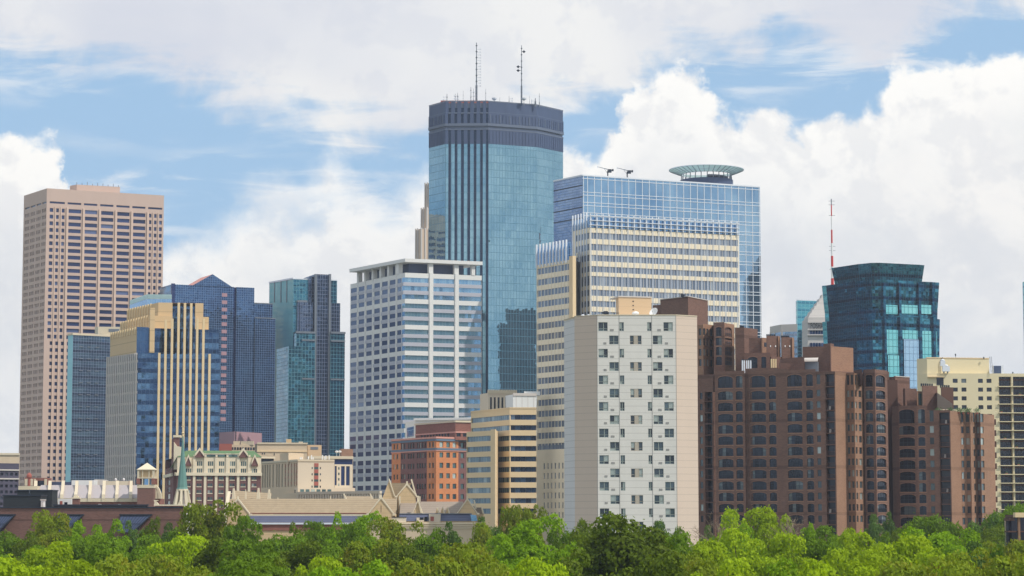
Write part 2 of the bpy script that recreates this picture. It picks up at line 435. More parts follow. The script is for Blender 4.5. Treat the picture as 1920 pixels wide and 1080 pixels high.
m_plain('beige_stucco', S(206,176,140), var=.06, scale=.08, line=(2.1,.1,.2))
m_brick('brown_brick', S(121,91,78), S(102,77,67), band=(11.6, .5))
m_brick('arch_brick', S(142,108,92), S(128,96,82))
m_brick('tan_and_sunlit_brick', S(152,117,94), S(136,103,83), band=(11.6, .35))  # tan brick; doubles as the condominium's brick with sunlight painted in
m_brick('red_brick', S(144,96,84), S(126,84,74))
m_brick('orange_brick', S(202,132,88), S(190,120,78))
m_brick('maroon_brick', S(120,84,80), S(108,76,74))
m_brick('hall_brick', S(128,94,84), S(114,84,76))
m_plain('dark_trim', S(92,66,56), var=.1)
m_plain('cream_stucco', S(218,204,168), var=.05, scale=.08, streak=.04)
m_plain('office_stone', S(222,196,156), var=.06, scale=.05, streak=.04)
m_plain('church_stone', S(206,180,140), var=.16, scale=.35, line=(.9,.1,.25))
m_plain('church_coping', S(220,207,180), var=.06)
m_plain('church_roof', S(160,142,116), var=.25, scale=.9, line=(.45,.1,.35))
m_plain('slate_roof', S(84,88,108), var=.22, scale=.5, line=(.5,.08,.4))
m_plain('copper_green', S(100,138,130), var=.12, scale=.4, rough=.6, streak=.15)
m_plain('green_tile', S(94,122,84), var=.14, scale=.4, line=(.6,.1,.3))
m_plain('terracotta_cream', S(222,208,182), var=.08, scale=.3)
m_plain('roof_sheet', S(168,160,160), var=.06, scale=.1, rough=.7)
m_plain('tan_concrete', S(204,184,156), var=.07, scale=.08, streak=.04)
m_plain('pale_concrete', S(210,196,174), var=.05, scale=.08)
m_plain('pinkish_stone', S(168,132,138), var=.06)
m_plain('black_sheet', S(40,46,50), rough=.6, var=.15, line=(.8,.08,.3))
m_plain('zinc', S(78,88,114), rough=.45, var=.1, metal=.35)
m_plain('red_paint', S(205,52,44), rough=.5, var=.05)
m_plain('white_paint', S(232,230,226), rough=.5, var=.04)
m_plain('rust_red', S(160,92,80), var=.1)
m_plain('bark', S(86,72,58), var=.3, scale=2.5)
m_plain('lettering', S(62,58,62), var=.02)
m_plain('foshay_stone', S(196,190,184), var=.06, scale=.1, line=(3.4,.3,.2))
m_plain('wells_stone', S(206,184,162), var=.04, scale=.05)
m_win('win_office', S(36,58,92), S(66,96,130), S(140,160,175), .10, metal=.45)
m_win('win_sky', S(120,162,192), S(136,174,202), S(150,184,206), .05, metal=.75, rough=.08)
m_win('win_apt', S(38,46,56), S(86,104,112), S(168,178,170), .22, metal=.3)
m_win('win_condo', S(14,18,30), S(40,50,66), S(112,122,124), .13, metal=.25)
m_win('win_condo_small', S(44,52,62), S(96,112,116), S(176,188,184), .2, metal=.3)
m_win('win_greenish', S(52,72,76), S(98,124,122), S(190,200,190), .12, metal=.35)
m_win('win_dark', S(20,24,36), S(40,46,62), S(80,90,104), .12, metal=.2)
m_win('win_band_dark', S(30,44,66), S(60,84,112), S(110,130,150), .12, metal=.45)
m_win('glass_roof', S(190,215,210), S(205,225,220), None, 0, metal=.0, rough=.2)
_g = MATS['glass_roof']; _N = NT(_g.node_tree); _t = _N.n('ShaderNodeBsdfTranslucent', {0: (.66, .76, .75, 1)}); _x = _N.n('ShaderNodeMixShader', {0: .6}); _p = [n for n in _g.node_tree.nodes if n.type == 'BSDF_PRINCIPLED'][0]; _N.l.new(_p.outputs[0], _x.inputs[1]); _N.l.new(_t.outputs[0], _x.inputs[2]); _N.l.new(_x.outputs[0], [n for n in _g.node_tree.nodes if n.type == 'OUTPUT_MATERIAL'][0].inputs[0])
m_curtain('cw_navy_small', S(66,90,128), S(110,142,172), 1.25, 1.25, .12, S(120,134,156), floor=3.8, sp=.35, spcol=S(60,78,112), wob=.02)
m_curtain('cw_lasalle', S(44,72,110), S(92,128,160), 1.6, 2.1, .1, S(60,84,112), floor=4.2, sp=.4, spcol=S(40,66,98), wob=.035)
m_curtain('cw_lasalle_dark', S(44,72,110), S(64,98,136), 1.6, 4.2, .1, S(54,78,108), wob=.015, var=.12)
m_curtain('cw_blue_grid', S(36,64,104), S(74,108,148), 1.15, 1.15, .15, S(102,126,156), wob=.02, var=.3)
m_curtain('cw_strip_dark', S(40,52,92), S(52,66,108), 3, 3.6, .2, S(50,60,96), wob=.01)
m_curtain('cw_teal_light', S(128,190,196), S(142,200,204), 9, 3.9, .25, S(100,164,174), wob=.008, var=.1, metal=.1)
m_curtain('cw_teal_dark', S(42,96,120), S(76,138,156), 1.6, 1.9, .17, S(92,140,152), wob=.022)
m_curtain('cw_teal_flat', S(14,74,102), S(24,88,116), 3.2, 3.9, .12, S(46,104,128), wob=.01, var=.1)
m_curtain('cw_mauve', S(60,78,106), S(88,104,130), 1.3, 1.9, .2, S(108,118,138), wob=.015)
m_curtain('cw_ids', S(114,156,174), S(142,180,194), 1.52, 3.75, .2, S(78,122,142), wob=.0018, var=.28, rough=.015, hz=.22)
m_curtain('cw_ids_dark', S(16,44,74), S(24,56,90), 1.52, 3.75, .2, S(22,46,72), wob=.01, var=.1, metal=.4)
m_curtain('cw_target', S(122,156,184), S(152,184,206), 2.93, 4.45, .0, S(150,180,205), rough=.02, wob=.002, var=.12)
m_curtain('cw_target_side', S(104,126,160), S(134,156,186), 1.5, 1.2, .15, S(88,108,138), wob=.01, var=.2)
m_curtain('cw_crown', S(96,140,184), S(130,168,204), 1.4, 2.2, .12, S(180,196,212), wob=.012, var=.3)
m_curtain('cw_flare_dark', S(10,76,104), S(70,140,160), 1.3, 1.5, .12, S(12,84,104), floor=6, sp=.3, spcol=S(8,50,78), wob=.05, var=.45)  # wide tint spread between panes paints in broken reflections
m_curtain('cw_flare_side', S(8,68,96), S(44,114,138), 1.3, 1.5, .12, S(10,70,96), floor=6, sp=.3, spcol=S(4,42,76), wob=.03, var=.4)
m_curtain('cw_flare_reflection', S(124,204,206), S(144,214,214), 2.1, 3.0, .26, S(52,124,134), wob=.006, var=.1)  # reflected sky painted as a lighter glass tint
m_curtain('cw_flare_reflection_pale', S(160,196,220), S(176,206,226), 2.1, 3.0, .2, S(92,120,152), wob=.006, var=.1)  # bluer patch of the same painted reflection
m_curtain('cw_teal_slab', S(70,150,164), S(104,176,186), 2.4, 2.0, .22, S(104,164,174), floor=4, sp=.3, spcol=S(60,130,150), wob=.012)
m_curtain('cw_greyblue', S(104,134,164), S(132,162,186), 2.2, 3.4, .2, S(110,128,150), floor=3.4, sp=.4, spcol=S(120,134,152), wob=.012)
m_curtain('cw_far_blue', S(120,160,196), S(140,176,208), 2.2, 2.2, .12, S(150,176,200), wob=.012)
m_curtain('cw_band', S(70,100,124), S(120,156,170), 1.5, 6, .12, S(90,104,116), wob=.02, var=.35)
def T(name, label, pts, cat='building', group=None):
    x = sum(p[0] for p in pts)/len(pts); y = sum(p[1] for p in pts)/len(pts)
    return Thing(name, label, cat, (x, y, 0), group)
def rows(y0, h, pitch, n): return [(y0+i*pitch, y0+i*pitch+h) for i in range(n)]
def gridops(fc, cols, rws, ry, rx):
    cu = [(fc.U(a, ry), fc.U(b, ry)) for a, b in cols]; zz = [(fc.Z(b, rx), fc.Z(a, rx)) for a, b in rws]
    return [(a, b, c, d) for c, d in zz for a, b in cu]
def adder(t, name, mat, frame=None, fw=.12):
    def f(k, o, mb):
        t.add(name, mb, mat)
    return f
SKYG = 'downtown towers'

# ============ 1 pink granite tower, far left
pts, Z = corners((45,367), (88,353), (307.5,366.5), 1237)
t = T('granite_tower', 'tallest tower at the left, pinkish granite with a grid of dark navy windows', pts, 'skyscraper', SKYG)
f1, f2 = Face(pts[0], pts[1]), Face(pts[1], pts[2]); W = t.mb('wall', 'pink_granite')
body(t, 'wall', 'pink_granite', pts, 0, Z)
small_l = [(93.3,100),(103.7,110.6),(114.4,121.3)]; small_r = [(278,284.2),(288,294),(297.2,304)]
wide = [(126.8,152.3),(157.6,182.6),(188,212.8),(218.4,243.2),(248.3,272.8)]
slot = [(93.3,121.8)]+wide+[(278,304.4)]
ops = gridops(f2, slot, [(377.2,381.0)], 380, 93)
ops += gridops(f2, small_l+wide+small_r, rows(389.8, 7.2, 12.5, 20), 395, 93)
ops += gridops(f2, small_l+[(125.5,132.5),(138,145)], rows(389.8+250, 6.9, 12.68, 24), 640, 93)
f2.wall(W, 0, f2.L, 0, Z, ops, .6, adder(t, 'window', 'win_navy'))
P = t.mb('pier', 'pink_granite_light')
for px in (124.2, 155, 185.4, 215.7, 245.8, 275.6):
    u = f2.U(px, 500); f2.box(P, u-.55, u+.55, 0, f2.Z(387, 93), 0, .7)
for px in (101.9, 112.5, 286.1, 295.6):
    u = f2.U(px, 500); f2.box(P, u-.3, u+.3, 0, f2.Z(387, 93), 0, .45)
lcols = []
for a, b in ((47,55.5),(57.6,66.2),(68.4,76.6),(78.6,87)):
    w = (b-a)/3; lcols += [(a+i*w+.5, a+(i+1)*w-.4) for i in range(3)]
ops = gridops(f1, [(47,55.8),(57.6,66.4),(68.4,76.8),(78.6,87)], [(377.4,380.6)], 380, 87)
ops += gridops(f1, lcols, rows(389.8, 7.0, 12.55, 44), 380, 87)
f1.wall(W, 0, f1.L, 0, Z, ops, .5, adder(t, 'window', 'win_grey'))
ph, ZZ = corners((131,348.5), (144,346), (225,350.5), 1250)
t.mb('penthouse', 'pink_granite').prism(ph, Z, ZZ)
for i in range(9): p = ph[1].lerp(ph[2], i/8.3); t.new('rooftop_post', 'grey_metal').box((p.x, p.y), .25, .25, ZZ, ZZ+random.uniform(.8, 2.2))
t.done()

# ============ far-left low pair
pts, Z = corners((-60,853), (-20,851.5), (37,852), 1150)
t = T('flat_roofed_block', 'plain beige block at the far left edge, behind the dark brick one', pts)
t.mb('wall', 'tan_concrete').prism(pts, 0, Z)
f2 = Face(pts[1], pts[2]); g = t.new('roof_edge', 'cream'); f2.box(g, 0, f2.L, Z-.4, Z+.6, -.2, .5); t.done()
pts, Z = corners((-90,872), (-30,868), (36,869), 900)
t = T('dark_brick_block', 'low dark brick block with pale bands at the far left edge', pts)
body(t, 'wall', 'dusk_brick', pts, 0, Z); f1, f2 = Face(pts[0], pts[1]), Face(pts[1], pts[2])
f1.quad(t.mb('wall', 'dusk_brick'), 0, f1.L, 0, Z)
ops = gridops(f2, [(a, a+5.5) for a in np.arange(-26, 30, 9.0)], rows(886, 5.5, 11.2, 7), 880, 0)
f2.wall(t.mb('wall', 'dusk_brick'), 0, f2.L, 0, Z, ops, .4, adder(t, 'window', 'win_dark'))
for py in (881, 897.5): z = f2.Z(py, 0); f2.box(t.new('cornice_band', 'silver_stone'), 0, f2.L, z-.25, z+.25, 0, .4)
t.done()

# ============ 2 dark blue glass block between granite and sandstone
pts, Z = corners((127.5,629.5), (137,628), (207.5,631.5), 1030)
t = T('navy_glass_block', 'slim navy glass block with a cream roof box, right against the granite tower', pts)
body(t, 'curtain_wall', 'cw_navy_small', pts, 0, Z); f1, f2 = Face(pts[0], pts[1]), Face(pts[1], pts[2])
f1.quad(t.mb('side_wall', 'cw_teal_light'), 0, f1.L, 0, Z); f2.quad(t.mb('curtain_wall', 'cw_navy_small'), 0, f2.L, 0, Z)  # paler left face: its reflection is painted as a light glass tint
c = t.new('roof_edge', 'cream'); f2.box(c, -.3, f2.L, Z, Z+.8, -1, .3); f1.box(c, 0, f1.L, Z, Z+.8, -1, .3)
ph, ZZ = corners((178,614), (184,612.5), (228,613), 1040); t.mb('penthouse', 'cream').prism(ph, Z, ZZ)
fp = Face(ph[1], ph[2]); b = t.mb('vent', 'grey_metal'); fp.box(b, fp.L*.45, fp.L*.9, ZZ-2.2, ZZ-.9, 0, .15)
for i in range(3):
    for k in range(11):
        u = f2.U(151+i*15, 700); z = f2.Z(650+k*22.4, 150)
        q = t.new('balcony_slab', 'grey_metal'); f2.box(q, u-.9, u+.9, z-.15, z+.15, 0, .5)
t.done()

# ============ 3 sandstone-crowned glass tower
Y3 = 930
lo, Zlo = corners((200,671.5), (258.5,663), (413,665), Y3)
t = T('stepped_sandstone_tower', 'stepped sandstone and blue glass tower with tall cream fins on its right face', lo, 'skyscraper', SKYG)
tL = (lo[0]-lo[1]).normalized(); tR = (lo[2]-lo[1]).normalized()
f1, f2 = Face(lo[0], lo[1]), Face(lo[1], lo[2])
body(t, 'glass_wall', 'cw_lasalle', lo, 0, Zlo)
f2.quad(t.mb('glass_wall', 'cw_lasalle'), 0, f2.L, 0, Zlo)
f1.quad(t.mb('side_wall', 'cw_lasalle'), 0, f1.L, 0, Zlo)
for i in range(17):                       # silver ribs of the left face
    q = t.new('rib', 'silver_stone'); u = f1.L*(i+.5)/17; f1.box(q, u-.42, u+.42, 0, Zlo+.3, 0, .35)
z = 6
while z < Zlo: f1.box(t.new('spandrel', 'silver_stone'), 0, f1.L, z, z+1.0, 0, .06); z += 4.1
# middle tier
mi, Zmi = corners((207,625.5), (256.5,614.5), (410.5,618.5), Y3+2)
m1, m2 = Face(mi[0], mi[1]), Face(mi[1], mi[2])
m2.quad(t.mb('glass_wall', 'cw_lasalle'), 0, m2.L, Zlo, Zmi); body(t, 'stone_tier', 'sandstone', mi, Zlo-1, Zmi)
m1.quad(t.mb('stone_tier', 'sandstone'), 0, m1.L, Zlo, Zmi)
for i in range(11): q = t.new('stone_fin', 'sandstone_fin'); u = m1.L*(i+.5)/11; m1.box(q, u-.35, u+.35, Zlo+8, Zmi+.3, 0, .45)
q = t.mb('glass_corner', 'cw_lasalle_dark'); m2.box(q, .0, m2.U(278.5,640), m2.Z(662,257), Zmi+.3, 0, .25)
# pendant pier
q = t.mb('pier', 'sandstone'); m2.box(q, m2.U(279.5,640), m2.U(288.5,640), m2.Z(661.5,284), Zmi+8, 0, 1.6)
# upper tier
up, Zup = corners((226,605), (280,591.5), (391.5,594.5), Y3+9)
u1, u2 = Face(up[0], up[1]), Face(up[1], up[2])
body(t, 'stone_tier', 'sandstone', up, Zmi-1, Zup)
u1.quad(t.mb('stone_tier', 'sandstone'), 0, u1.L, Zmi-1, Zup)
for i in range(11): q = t.new('stone_fin', 'sandstone_fin'); u = u1.L*(i+.3)/11; u1.box(q, u-.3, u+.3, Zmi, Zup+.2, 0, .45)
a, b = u2.U(323.5, 600), u2.U(366, 600)
u2.quad(t.mb('stone_tier', 'sandstone'), 0, a, Zmi-1, Zup); u2.quad(t.mb('stone_tier', 'sandstone'), b, u2.L, Zmi-1, Zup)
u2.quad(t.mb('glass_wall', 'cw_lasalle'), a, b, Zmi-1, Zup, -.01)
# top
tp, Ztp = corners((239,580.5), (297,567.2), (381.5,568.5), Y3+13)
p1, p2 = Face(tp[0], tp[1]), Face(tp[1], tp[2])
body(t, 'stone_tier', 'sandstone', tp, Zup-1, Ztp)
p1.quad(t.mb('stone_tier', 'sandstone'), 0, p1.L, Zup-1, Ztp)
for i in range(10): q = t.new('stone_fin', 'sandstone_fin'); u = p1.L*(i+.3)/12; p1.box(q, u-.3, u+.3, Zup, Ztp+.2, 0, .45)
a, b = p2.U(323.5, 580), p2.U(366, 580)
p2.quad(t.mb('stone_tier', 'sandstone'), 0, a, Zup-1, Ztp); p2.quad(t.mb('stone_tier', 'sandstone'), b, p2.L, Zup-1, Ztp)
t.mb('stone_tier', 'sandstone')
p2.quad(t.mb('glass_wall', 'cw_lasalle_dark'), a, b, Zup-1, Ztp-1.2, -2.5)
# fins on the right face; the upper ones stand free before the glass
for px, py in ((298,662),(309.5,600),(321.5,598),(333.4,568),(345,568.5),(356.8,569),(368.5,598),(380.3,598),(392.3,664)):
    u = f2.U(px, 700); q = t.new('tall_fin', 'sandstone_fin')
    f2.box(q, u-.46, u+.46, 0, f2.Z(py, px), .3 if py > 650 else -1, 1.5)
t.done()

# pale blue roof deck building behind
pts, Z = corners((243,572), (276,560.5), (322,561), 1105)
t = T('pale_glass_block', 'pale blue glass block with an open roof terrace, showing just above the sandstone crown', pts)
body(t, 'glass_wall', 'cw_far_blue', pts, 0, Z)
for f in (Face(pts[0], pts[1]), Face(pts[1], pts[2])):
    f.quad(t.mb('glass_wall', 'cw_far_blue'), 0, f.L, 0, Z); r = t.mb('terrace_rail', 'glass_roof'); f.box(r, 0, f.L, Z+.1, Z+2.2, -.2, -.05)
    for i in range(int(f.L/3)): f.box(r, i*3, i*3+.15, Z, Z+2.4, -.3, 0)
t.done()

# ============ 4 blue gabled glass tower
Y4 = 1150
pts, Z = corners((299.5,539.5), (322,533), (438.5,538), Y4)
t = T('gabled_glass_tower', 'dark blue gridded glass tower with a pointed gable roof and pink spandrels', pts, 'skyscraper', SKYG)
f1, f2 = Face(pts[0], pts[1]), Face(pts[1], pts[2])
body(t, 'glass_wall', 'cw_blue_grid', pts, 0, Z)
f1.quad(t.mb('side_wall', 'cw_greyblue'), 0, f1.L, 0, Z)
q = t.mb('glass_wall', 'cw_blue_grid'); f2.quad(q, 0, f2.L, 0, Z)
g0, g1, ga = f2.U(359, 534), f2.U(438, 538), f2.U(398.5, 515); za = f2.Z(514, 398.5); zs = Z-.5
bk = 19
roofm = t.mb('gable_roof', 'pink_roof'); P = f2.pt
fr = t.mb('gable_front', 'cw_blue_grid'); fr.poly([P(g0, zs, 0), P(g1, zs, 0), P(ga, za, 0)], [(g0, zs), (g1, zs), (ga, za)])

roofm.poly([P(g0, zs, 0), P(ga, za, 0), P(ga, za, -bk), P(g0, zs, -bk)]); roofm.poly([P(g1, zs, 0), P(g1, zs, -bk), P(ga, za, -bk), P(ga, za, 0)])
d = t.mb('corner_strip', 'cw_strip_dark'); f2.box(d, -.3, f2.U(327,600), 0, Z+.4, 0, .5)
# second bay, set back by a dark slot
ptsB, ZB = corners((438.6,538.2), (443,538), (476.5,539), Y4-1)
n2 = f2.n
a = f2.pt(f2.U(438.6,600), 0, -3); b = f2.pt(f2.U(443.5,600), 0, -3)
t.mb('corner_strip', 'cw_strip_dark').poly([f2.pt(f2.U(438.4,600), 0, -1.5), f2.pt(f2.U(444,600), 0, -1.5), f2.pt(f2.U(444,600), Z, -1.5), f2.pt(f2.U(438.4,600), Z, -1.5)])
fa = Face(f2.pt(f2.U(443.2,600), 0, 0), f2.pt(f2.U(476.3,600), 0, 0)); bb = [fa.A, fa.B, fa.B-fa.n*30, fa.A-fa.n*30]
body(t, 'glass_wall', 'cw_blue_grid', bb, 0, Z, (0,)); fa.quad(q, 0, fa.L, 0, Z)
for (xa, xb, py, dd) in ((476.6, 514, 568.5, -2.5), (477.4, 515.6, 597, .8)):
    zz = f2.Z(py, 480); fa = Face(f2.pt(f2.U(xa,600), 0, dd), f2.pt(f2.U(xb,600), 0, dd)); bb = [fa.A, fa.B, fa.B-fa.n*24, fa.A-fa.n*24]
    body(t, 'glass_wall', 'cw_blue_grid', bb, 0, zz, (0,)); fa.quad(q, 0, fa.L, 0, zz)
    f_ = t.new('roof_edge', 'grey_metal'); fa.box(f_, 0, fa.L, zz, zz+.5, -1, .2)
for k in range(18):
    w = t.new('spandrel_panel', 'pinkish_stone'); z = f2.Z(553+k*13.7, 420); f2.box(w, f2.U(415.6,600), f2.U(425.4,600), z-.9, z+.9, 0, .12)
t.done()
# pink podium
pts, Z = corners((410,811), (440,809), (491,812), 1090)
t = T('podium_block', 'low pinkish windowless block at the foot of the dark blue gridded glass tower', pts)
t.mb('wall', 'pinkish_stone').prism(pts, 0, Z); f2 = Face(pts[1], pts[2]); q = t.mb('joint', 'dark_metal'); f2.box(q, .5, 1.2, 0, Z+.1, 0, .15); t.done()

# ============ 5 teal stepped tower
Y5 = 1180
pts, Z = corners((505,531.5), (550,523.5), (632,526.5), Y5)
t = T('teal_stepped_tower', 'teal glass tower with a mauve centre shaft and stepped shoulders', pts, 'skyscraper', SKYG)
f1, f2 = Face(pts[0], pts[1]), Face(pts[1], pts[2])
body(t, 'glass_wall', 'cw_teal_dark', pts, 0, Z); f1.quad(t.mb('side_wall', 'cw_teal_light'), 0, f1.L, 0, Z)
q = t.mb('glass_wall', 'cw_teal_dark'); f2.quad(q, 0, f2.L, 0, Z)
for px in (515, 527, 538): w = t.mb('seam', 'grey_metal'); u = f1.U(px, 560); f1.box(w, u-.3, u+.3, f1.Z(567, px), Z, 0, .25)
def step(name, mat, xa, xb, py, d, back=20, base=0, rx=None):
    zz = f2.Z(py, rx or xb); A_, B_ = f2.pt(f2.U(xa,620), 0, d), f2.pt(f2.U(xb,620), 0, d)
    fa = Face(A_, B_); bb = [A_, B_, B_-fa.n*back, A_-fa.n*back]
    t.mb(name, mat).prism(bb, base, zz, sides=[1, 2, 3]); fa.quad(t.mb(name, mat), 0, fa.L, base, zz)
    return fa, zz
step('centre_shaft', 'cw_mauve', 586.5, 615, 516.2, 3.5)
for px in (587.5, 614): w = t.new('shaft_edge', 'grey_metal'); u = f2.U(px, 600); f2.box(w, u-.55, u+.55, 0, f2.Z(516, px)+.2, 3, 4.3)
step('shoulder', 'cw_mauve', 577, 586, 519, 1.0, 16)
fa, zz = step('shoulder', 'cw_teal_flat', 556, 572, 567.5, 1.6); fa.box(t.new('ledge', 'grey_metal'), -.3, fa.L+.5, zz, zz+1, -1, .5)
step('shoulder', 'cw_teal_dark', 560, 584, 568, 2.4)
fa, zz = step('wing', 'cw_teal_dark', 550.5, 586, 627, 5, 22); fa.box(t.new('ledge', 'grey_metal'), -.2, fa.L, zz, zz+1, -1, .4)
fa, zz = step('wing', 'cw_teal_flat', 535, 560.5, 651.5, 6.5, 24)
step('shoulder', 'cw_teal_dark', 615, 636, 569, 1.5); fa, zz = step('wing', 'cw_teal_dark', 615, 641.5, 627.5, 5, 24); fa.box(t.new('ledge', 'grey_metal'), 0, fa.L+.2, zz, zz+1, -1, .4)
for py in (640, 712):
    for xa, xb in ((561, 586), (615.5, 641.4)):
        z = f2.Z(py, 600); f2.box(t.new('ledge', 'grey_metal'), f2.U(xa,620), f2.U(xb,620), z-.4, z+.4, 4.5, 5.6)
rl = t.new('roof_edge', 'white_metal'); f1.box(rl, 0, f1.L, Z, Z+.8, -.5, .3); f2.box(rl, 0, f2.L, Z, Z+.5, -.5, .2)
t.done()

# ============ 6 white striped office tower
Y6 = 1020
pts, Z = corners((657,533), (759.5,511.2), (903.4,517), Y6)
t = T('white_striped_tower', 'white office tower with blue window bands under a flat overhanging roof slab', pts, 'skyscraper', SKYG)
f1, f2 = Face(pts[0], pts[1]), Face(pts[1], pts[2])
WC = t.mb('wall', 'white_concrete')
core = [pts[1]+(pts[0]-pts[1]).normalized()*(f1.L-.8)-f1.n*.8, pts[1]-(f1.n+f2.n)*.8, pts[2]-f2.n*.8, pts[3]]
body(t, 'wall', 'white_concrete', pts, 0, Z)
gy = [520.6+48.5*k for k in range(9)]
bands = []
for g in gy: bands += [(g, g+8.8), (g+15.6, g+24.2), (g+31.4, g+40)]
zb1 = [(f1.Z(b, 757), f1.Z(a, 757)) for a, b in bands]
zb2 = zb1
# right face: three bays of band windows
bays = [(755.5, 803.5), (812.3, 851.7), (860.3, 903.3)]
ops = [(max(0, f2.U(a, 640)), min(f2.L, f2.U(b, 640)), z0, z1) for z0, z1 in zb2 for a, b in bays]
f2.wall(WC, 0, f2.L, 0, Z, ops, .5, lambda k, o, mb: t.add('window_band', MB(), 'win_sky') if 0 else t.add('window_band', [f2.quad(m_, u, min(u+1.45, o[1]), o[2], o[3], -.5) for m_ in [MB()] for u in np.arange(o[0], o[1]-.1, 1.5)][-1], 'win_sky'))
for k in range(0, len(zb2)-2, 3):
    for j in (0, 1):
        for a, b in bays: f2.box(t.new('spandrel', 'grey_spandrel'), f2.U(a, 640)+.05, f2.U(b, 640)-.05, zb2[k+j+1][1]+.02, zb2[k+j][0]-.02, 0, .06)
for px in (808, 856): u = f2.U(px, 640); f2.box(t.new('column', 'white_concrete'), u-.85, u+.85, 0, Z+.4, 0, .5)
# left face: punched windows between slim piers
cols = [(657.3,668.5),(671.9,682.6),(686.5,697),(701.2,711.7),(715.6,726.4),(730,741),(744.3,752.5)]
ops = [(max(.2, f1.U(a, 640)), f1.U(b, 640), z0, z1) for z0, z1 in zb1 for a, b in cols]
f1.wall(WC, 0, f1.L, 0, Z, ops, .12, adder(t, 'window', 'win_slate'))
for (z0, z1) in zb1: f1.box(t.mb('corner_glass', 'cw_target'), f1.U(753.6,640), f1.L-.02, z0, z1, 0, .05)
for k in range(0, len(zb1)-2, 3):
    for j in (0, 1): f1.box(t.new('spandrel', 'grey_spandrel'), f1.U(658,640), f1.L-.1, zb1[k+j+1][1]+.05, zb1[k+j][0]-.05, 0, .05)
for px in (670, 684.3, 699, 713.5, 728.3, 742.7): u = f1.U(px, 640); f1.box(t.new('pier', 'white_concrete'), u-.3, u+.3, 0, Z+.2, 0, .2)
# loggia and roof slab
sl, Zs = corners((655,504.5), (759.5,484.5), (905,490.5), Y6-1.2)
lf1, lf2 = Face(sl[0], sl[1]), Face(sl[1], sl[2])
t.mb('roof_slab', 'white_concrete').prism(sl, Zs-1.5, Zs, True, True)
Zt = Zs-1.5
dk = t.mb('plant_room', 'dark_louvre')
i0 = pts[1]+(pts[0]-pts[1])*.80-f1.n*4+f1.t*3; 
ins = [f1.pt(f1.L*.16, 0, -4), f1.pt(f1.L-4.5, 0, -4), f2.pt(f2.L*.80, 0, -4), f2.pt(f2.L*.80, 0, -16), f1.pt(f1.L*.16, 0, -16)]
dk.prism([ins[0], ins[1], ins[2], ins[3], ins[4]], Z, Zt, False)
for px in (671.5, 684.3, 699, 713.5, 728.3): u = f1.U(px, 500); f1.box(t.new('loggia_column', 'white_concrete'), u-.9, u+.9, Z, Zt, -1.8, .2)
f1.box(t.new('loggia_column', 'white_concrete'), f1.U(742,500), f1.U(748,500), Z, Zt, -1.8, .2)
for px, w in ((808, 1.0), (856, 1.0), (887.5, .8)): u = f2.U(px, 500); f2.box(t.new('loggia_column', 'white_concrete'), u-w, u+w, Z, Zt, -1.8, .2)
t.done()

# ============ 7 slender stone tower behind the glass giant
t = None
Y7 = 1350
pts, Z = corners((797,340), (806,337), (850,340), Y7)
t = T('slender_stone_tower', 'slim beige stone tower peeking out left of the tallest glass tower', pts, 'skyscraper', SKYG)
for L_, py in ((797,345), (790,392), (779.5,431)):
    c, ZZ = corners((L_,py), (L_+9,py-2), (850,py+2), Y7-(.5 if L_ > 790 else 3 if L_ > 780 else 6))
    t.mb('wall', 'wells_stone').prism(c, 0, ZZ)
    fl = Face(c[0], c[1]); fr_ = Face(c[1], c[2])
    for f in (fl, fr_):
        for i in range(int(min(f.L, 16)/2.4)): f.box(t.new('fin', 'silver_stone'), i*2.4+.1, i*2.4+.9, 0, ZZ+.6, 0, .5)
t.done()
def panes(fc, o, step, d):
    m = MB(); n = max(1, round((o[1]-o[0])/step)); w = (o[1]-o[0])/n
    for i in range(n): fc.quad(m, o[0]+i*w+.03, o[0]+(i+1)*w-.03, o[2], o[3], d)
    return m
# ============ 8 tallest glass tower with two masts
Y8 = 1160
c = at(915.5, 190.5, Y8); Z8 = c.z
R8 = lambda px, py: roof(px, py, Z8)
cL, cA, cB, cC, cD = R8(804.5,199.5), R8(835.5,191), R8(915.5,190.5), R8(1007,197.5), R8(1055.5,208.5)
zig = []; n = 7
dirA = (cB-cA)/n; nrm = Vector((dirA.y, -dirA.x, 0)).normalized()
bk = [cD+Vector((-6, 26, 0)), cD+Vector((-34, 46, 0)), cL+Vector((14, 40, 0)), cL+Vector((2, 22, 0))]
outline = [cL, cA, cB, cC, cD]+bk
t = T('tallest_glass_tower', 'tallest blue-green glass tower with a dark louvred crown and dark vertical slots', outline, 'skyscraper', SKYG)
ctr = Vector((sum(p.x for p in outline)/9, sum(p.y for p in outline)/9, 0))
def ring(k): return [ctr+(Vector((p.x, p.y, 0))-ctr)*k for p in outline]
fA = Face(cL, cA); fZ = Face(cA, cB); fB = Face(cB, cC); fC = Face(cC, cD)
zg = fZ.Z(269.5, 900); zl0 = fZ.Z(236, 900); zl1 = fZ.Z(231, 900); zk = fZ.Z(240, 900)
G = t.mb('glass_wall', 'cw_ids')
for f in (fA, fB, fC): f.quad(G, 0, f.L, 0, zg)
t.mb('back_wall', 'cw_ids').prism(outline, 0, zg, cap=False, sides=[4, 5, 6, 7, 8])
slots = []
for i in range(7):
    a = fZ.U((840.8, 852.6, 864.7, 876.6, 888.4, 900.3, 911.2)[i], 300); slots.append((a, a+1.3))
e = 0; SL = t
for a, b in slots+[(fZ.L, fZ.L)]:
    if a > e: fZ.quad(G, e, a, 0, zg)
    if b > a:
        q = t.new('slot', 'cw_ids_dark'); fZ.quad(q, a, b, 0, Z8-1, -.7)
        q.poly([fZ.pt(a, 0, -.7), fZ.pt(a, 0, 0), fZ.pt(a, zg, 0), fZ.pt(a, zg, -.7)][::-1]); q.poly([fZ.pt(b, 0, 0), fZ.pt(b, 0, -.7), fZ.pt(b, zg, -.7), fZ.pt(b, zg, 0)][::-1])
    e = b
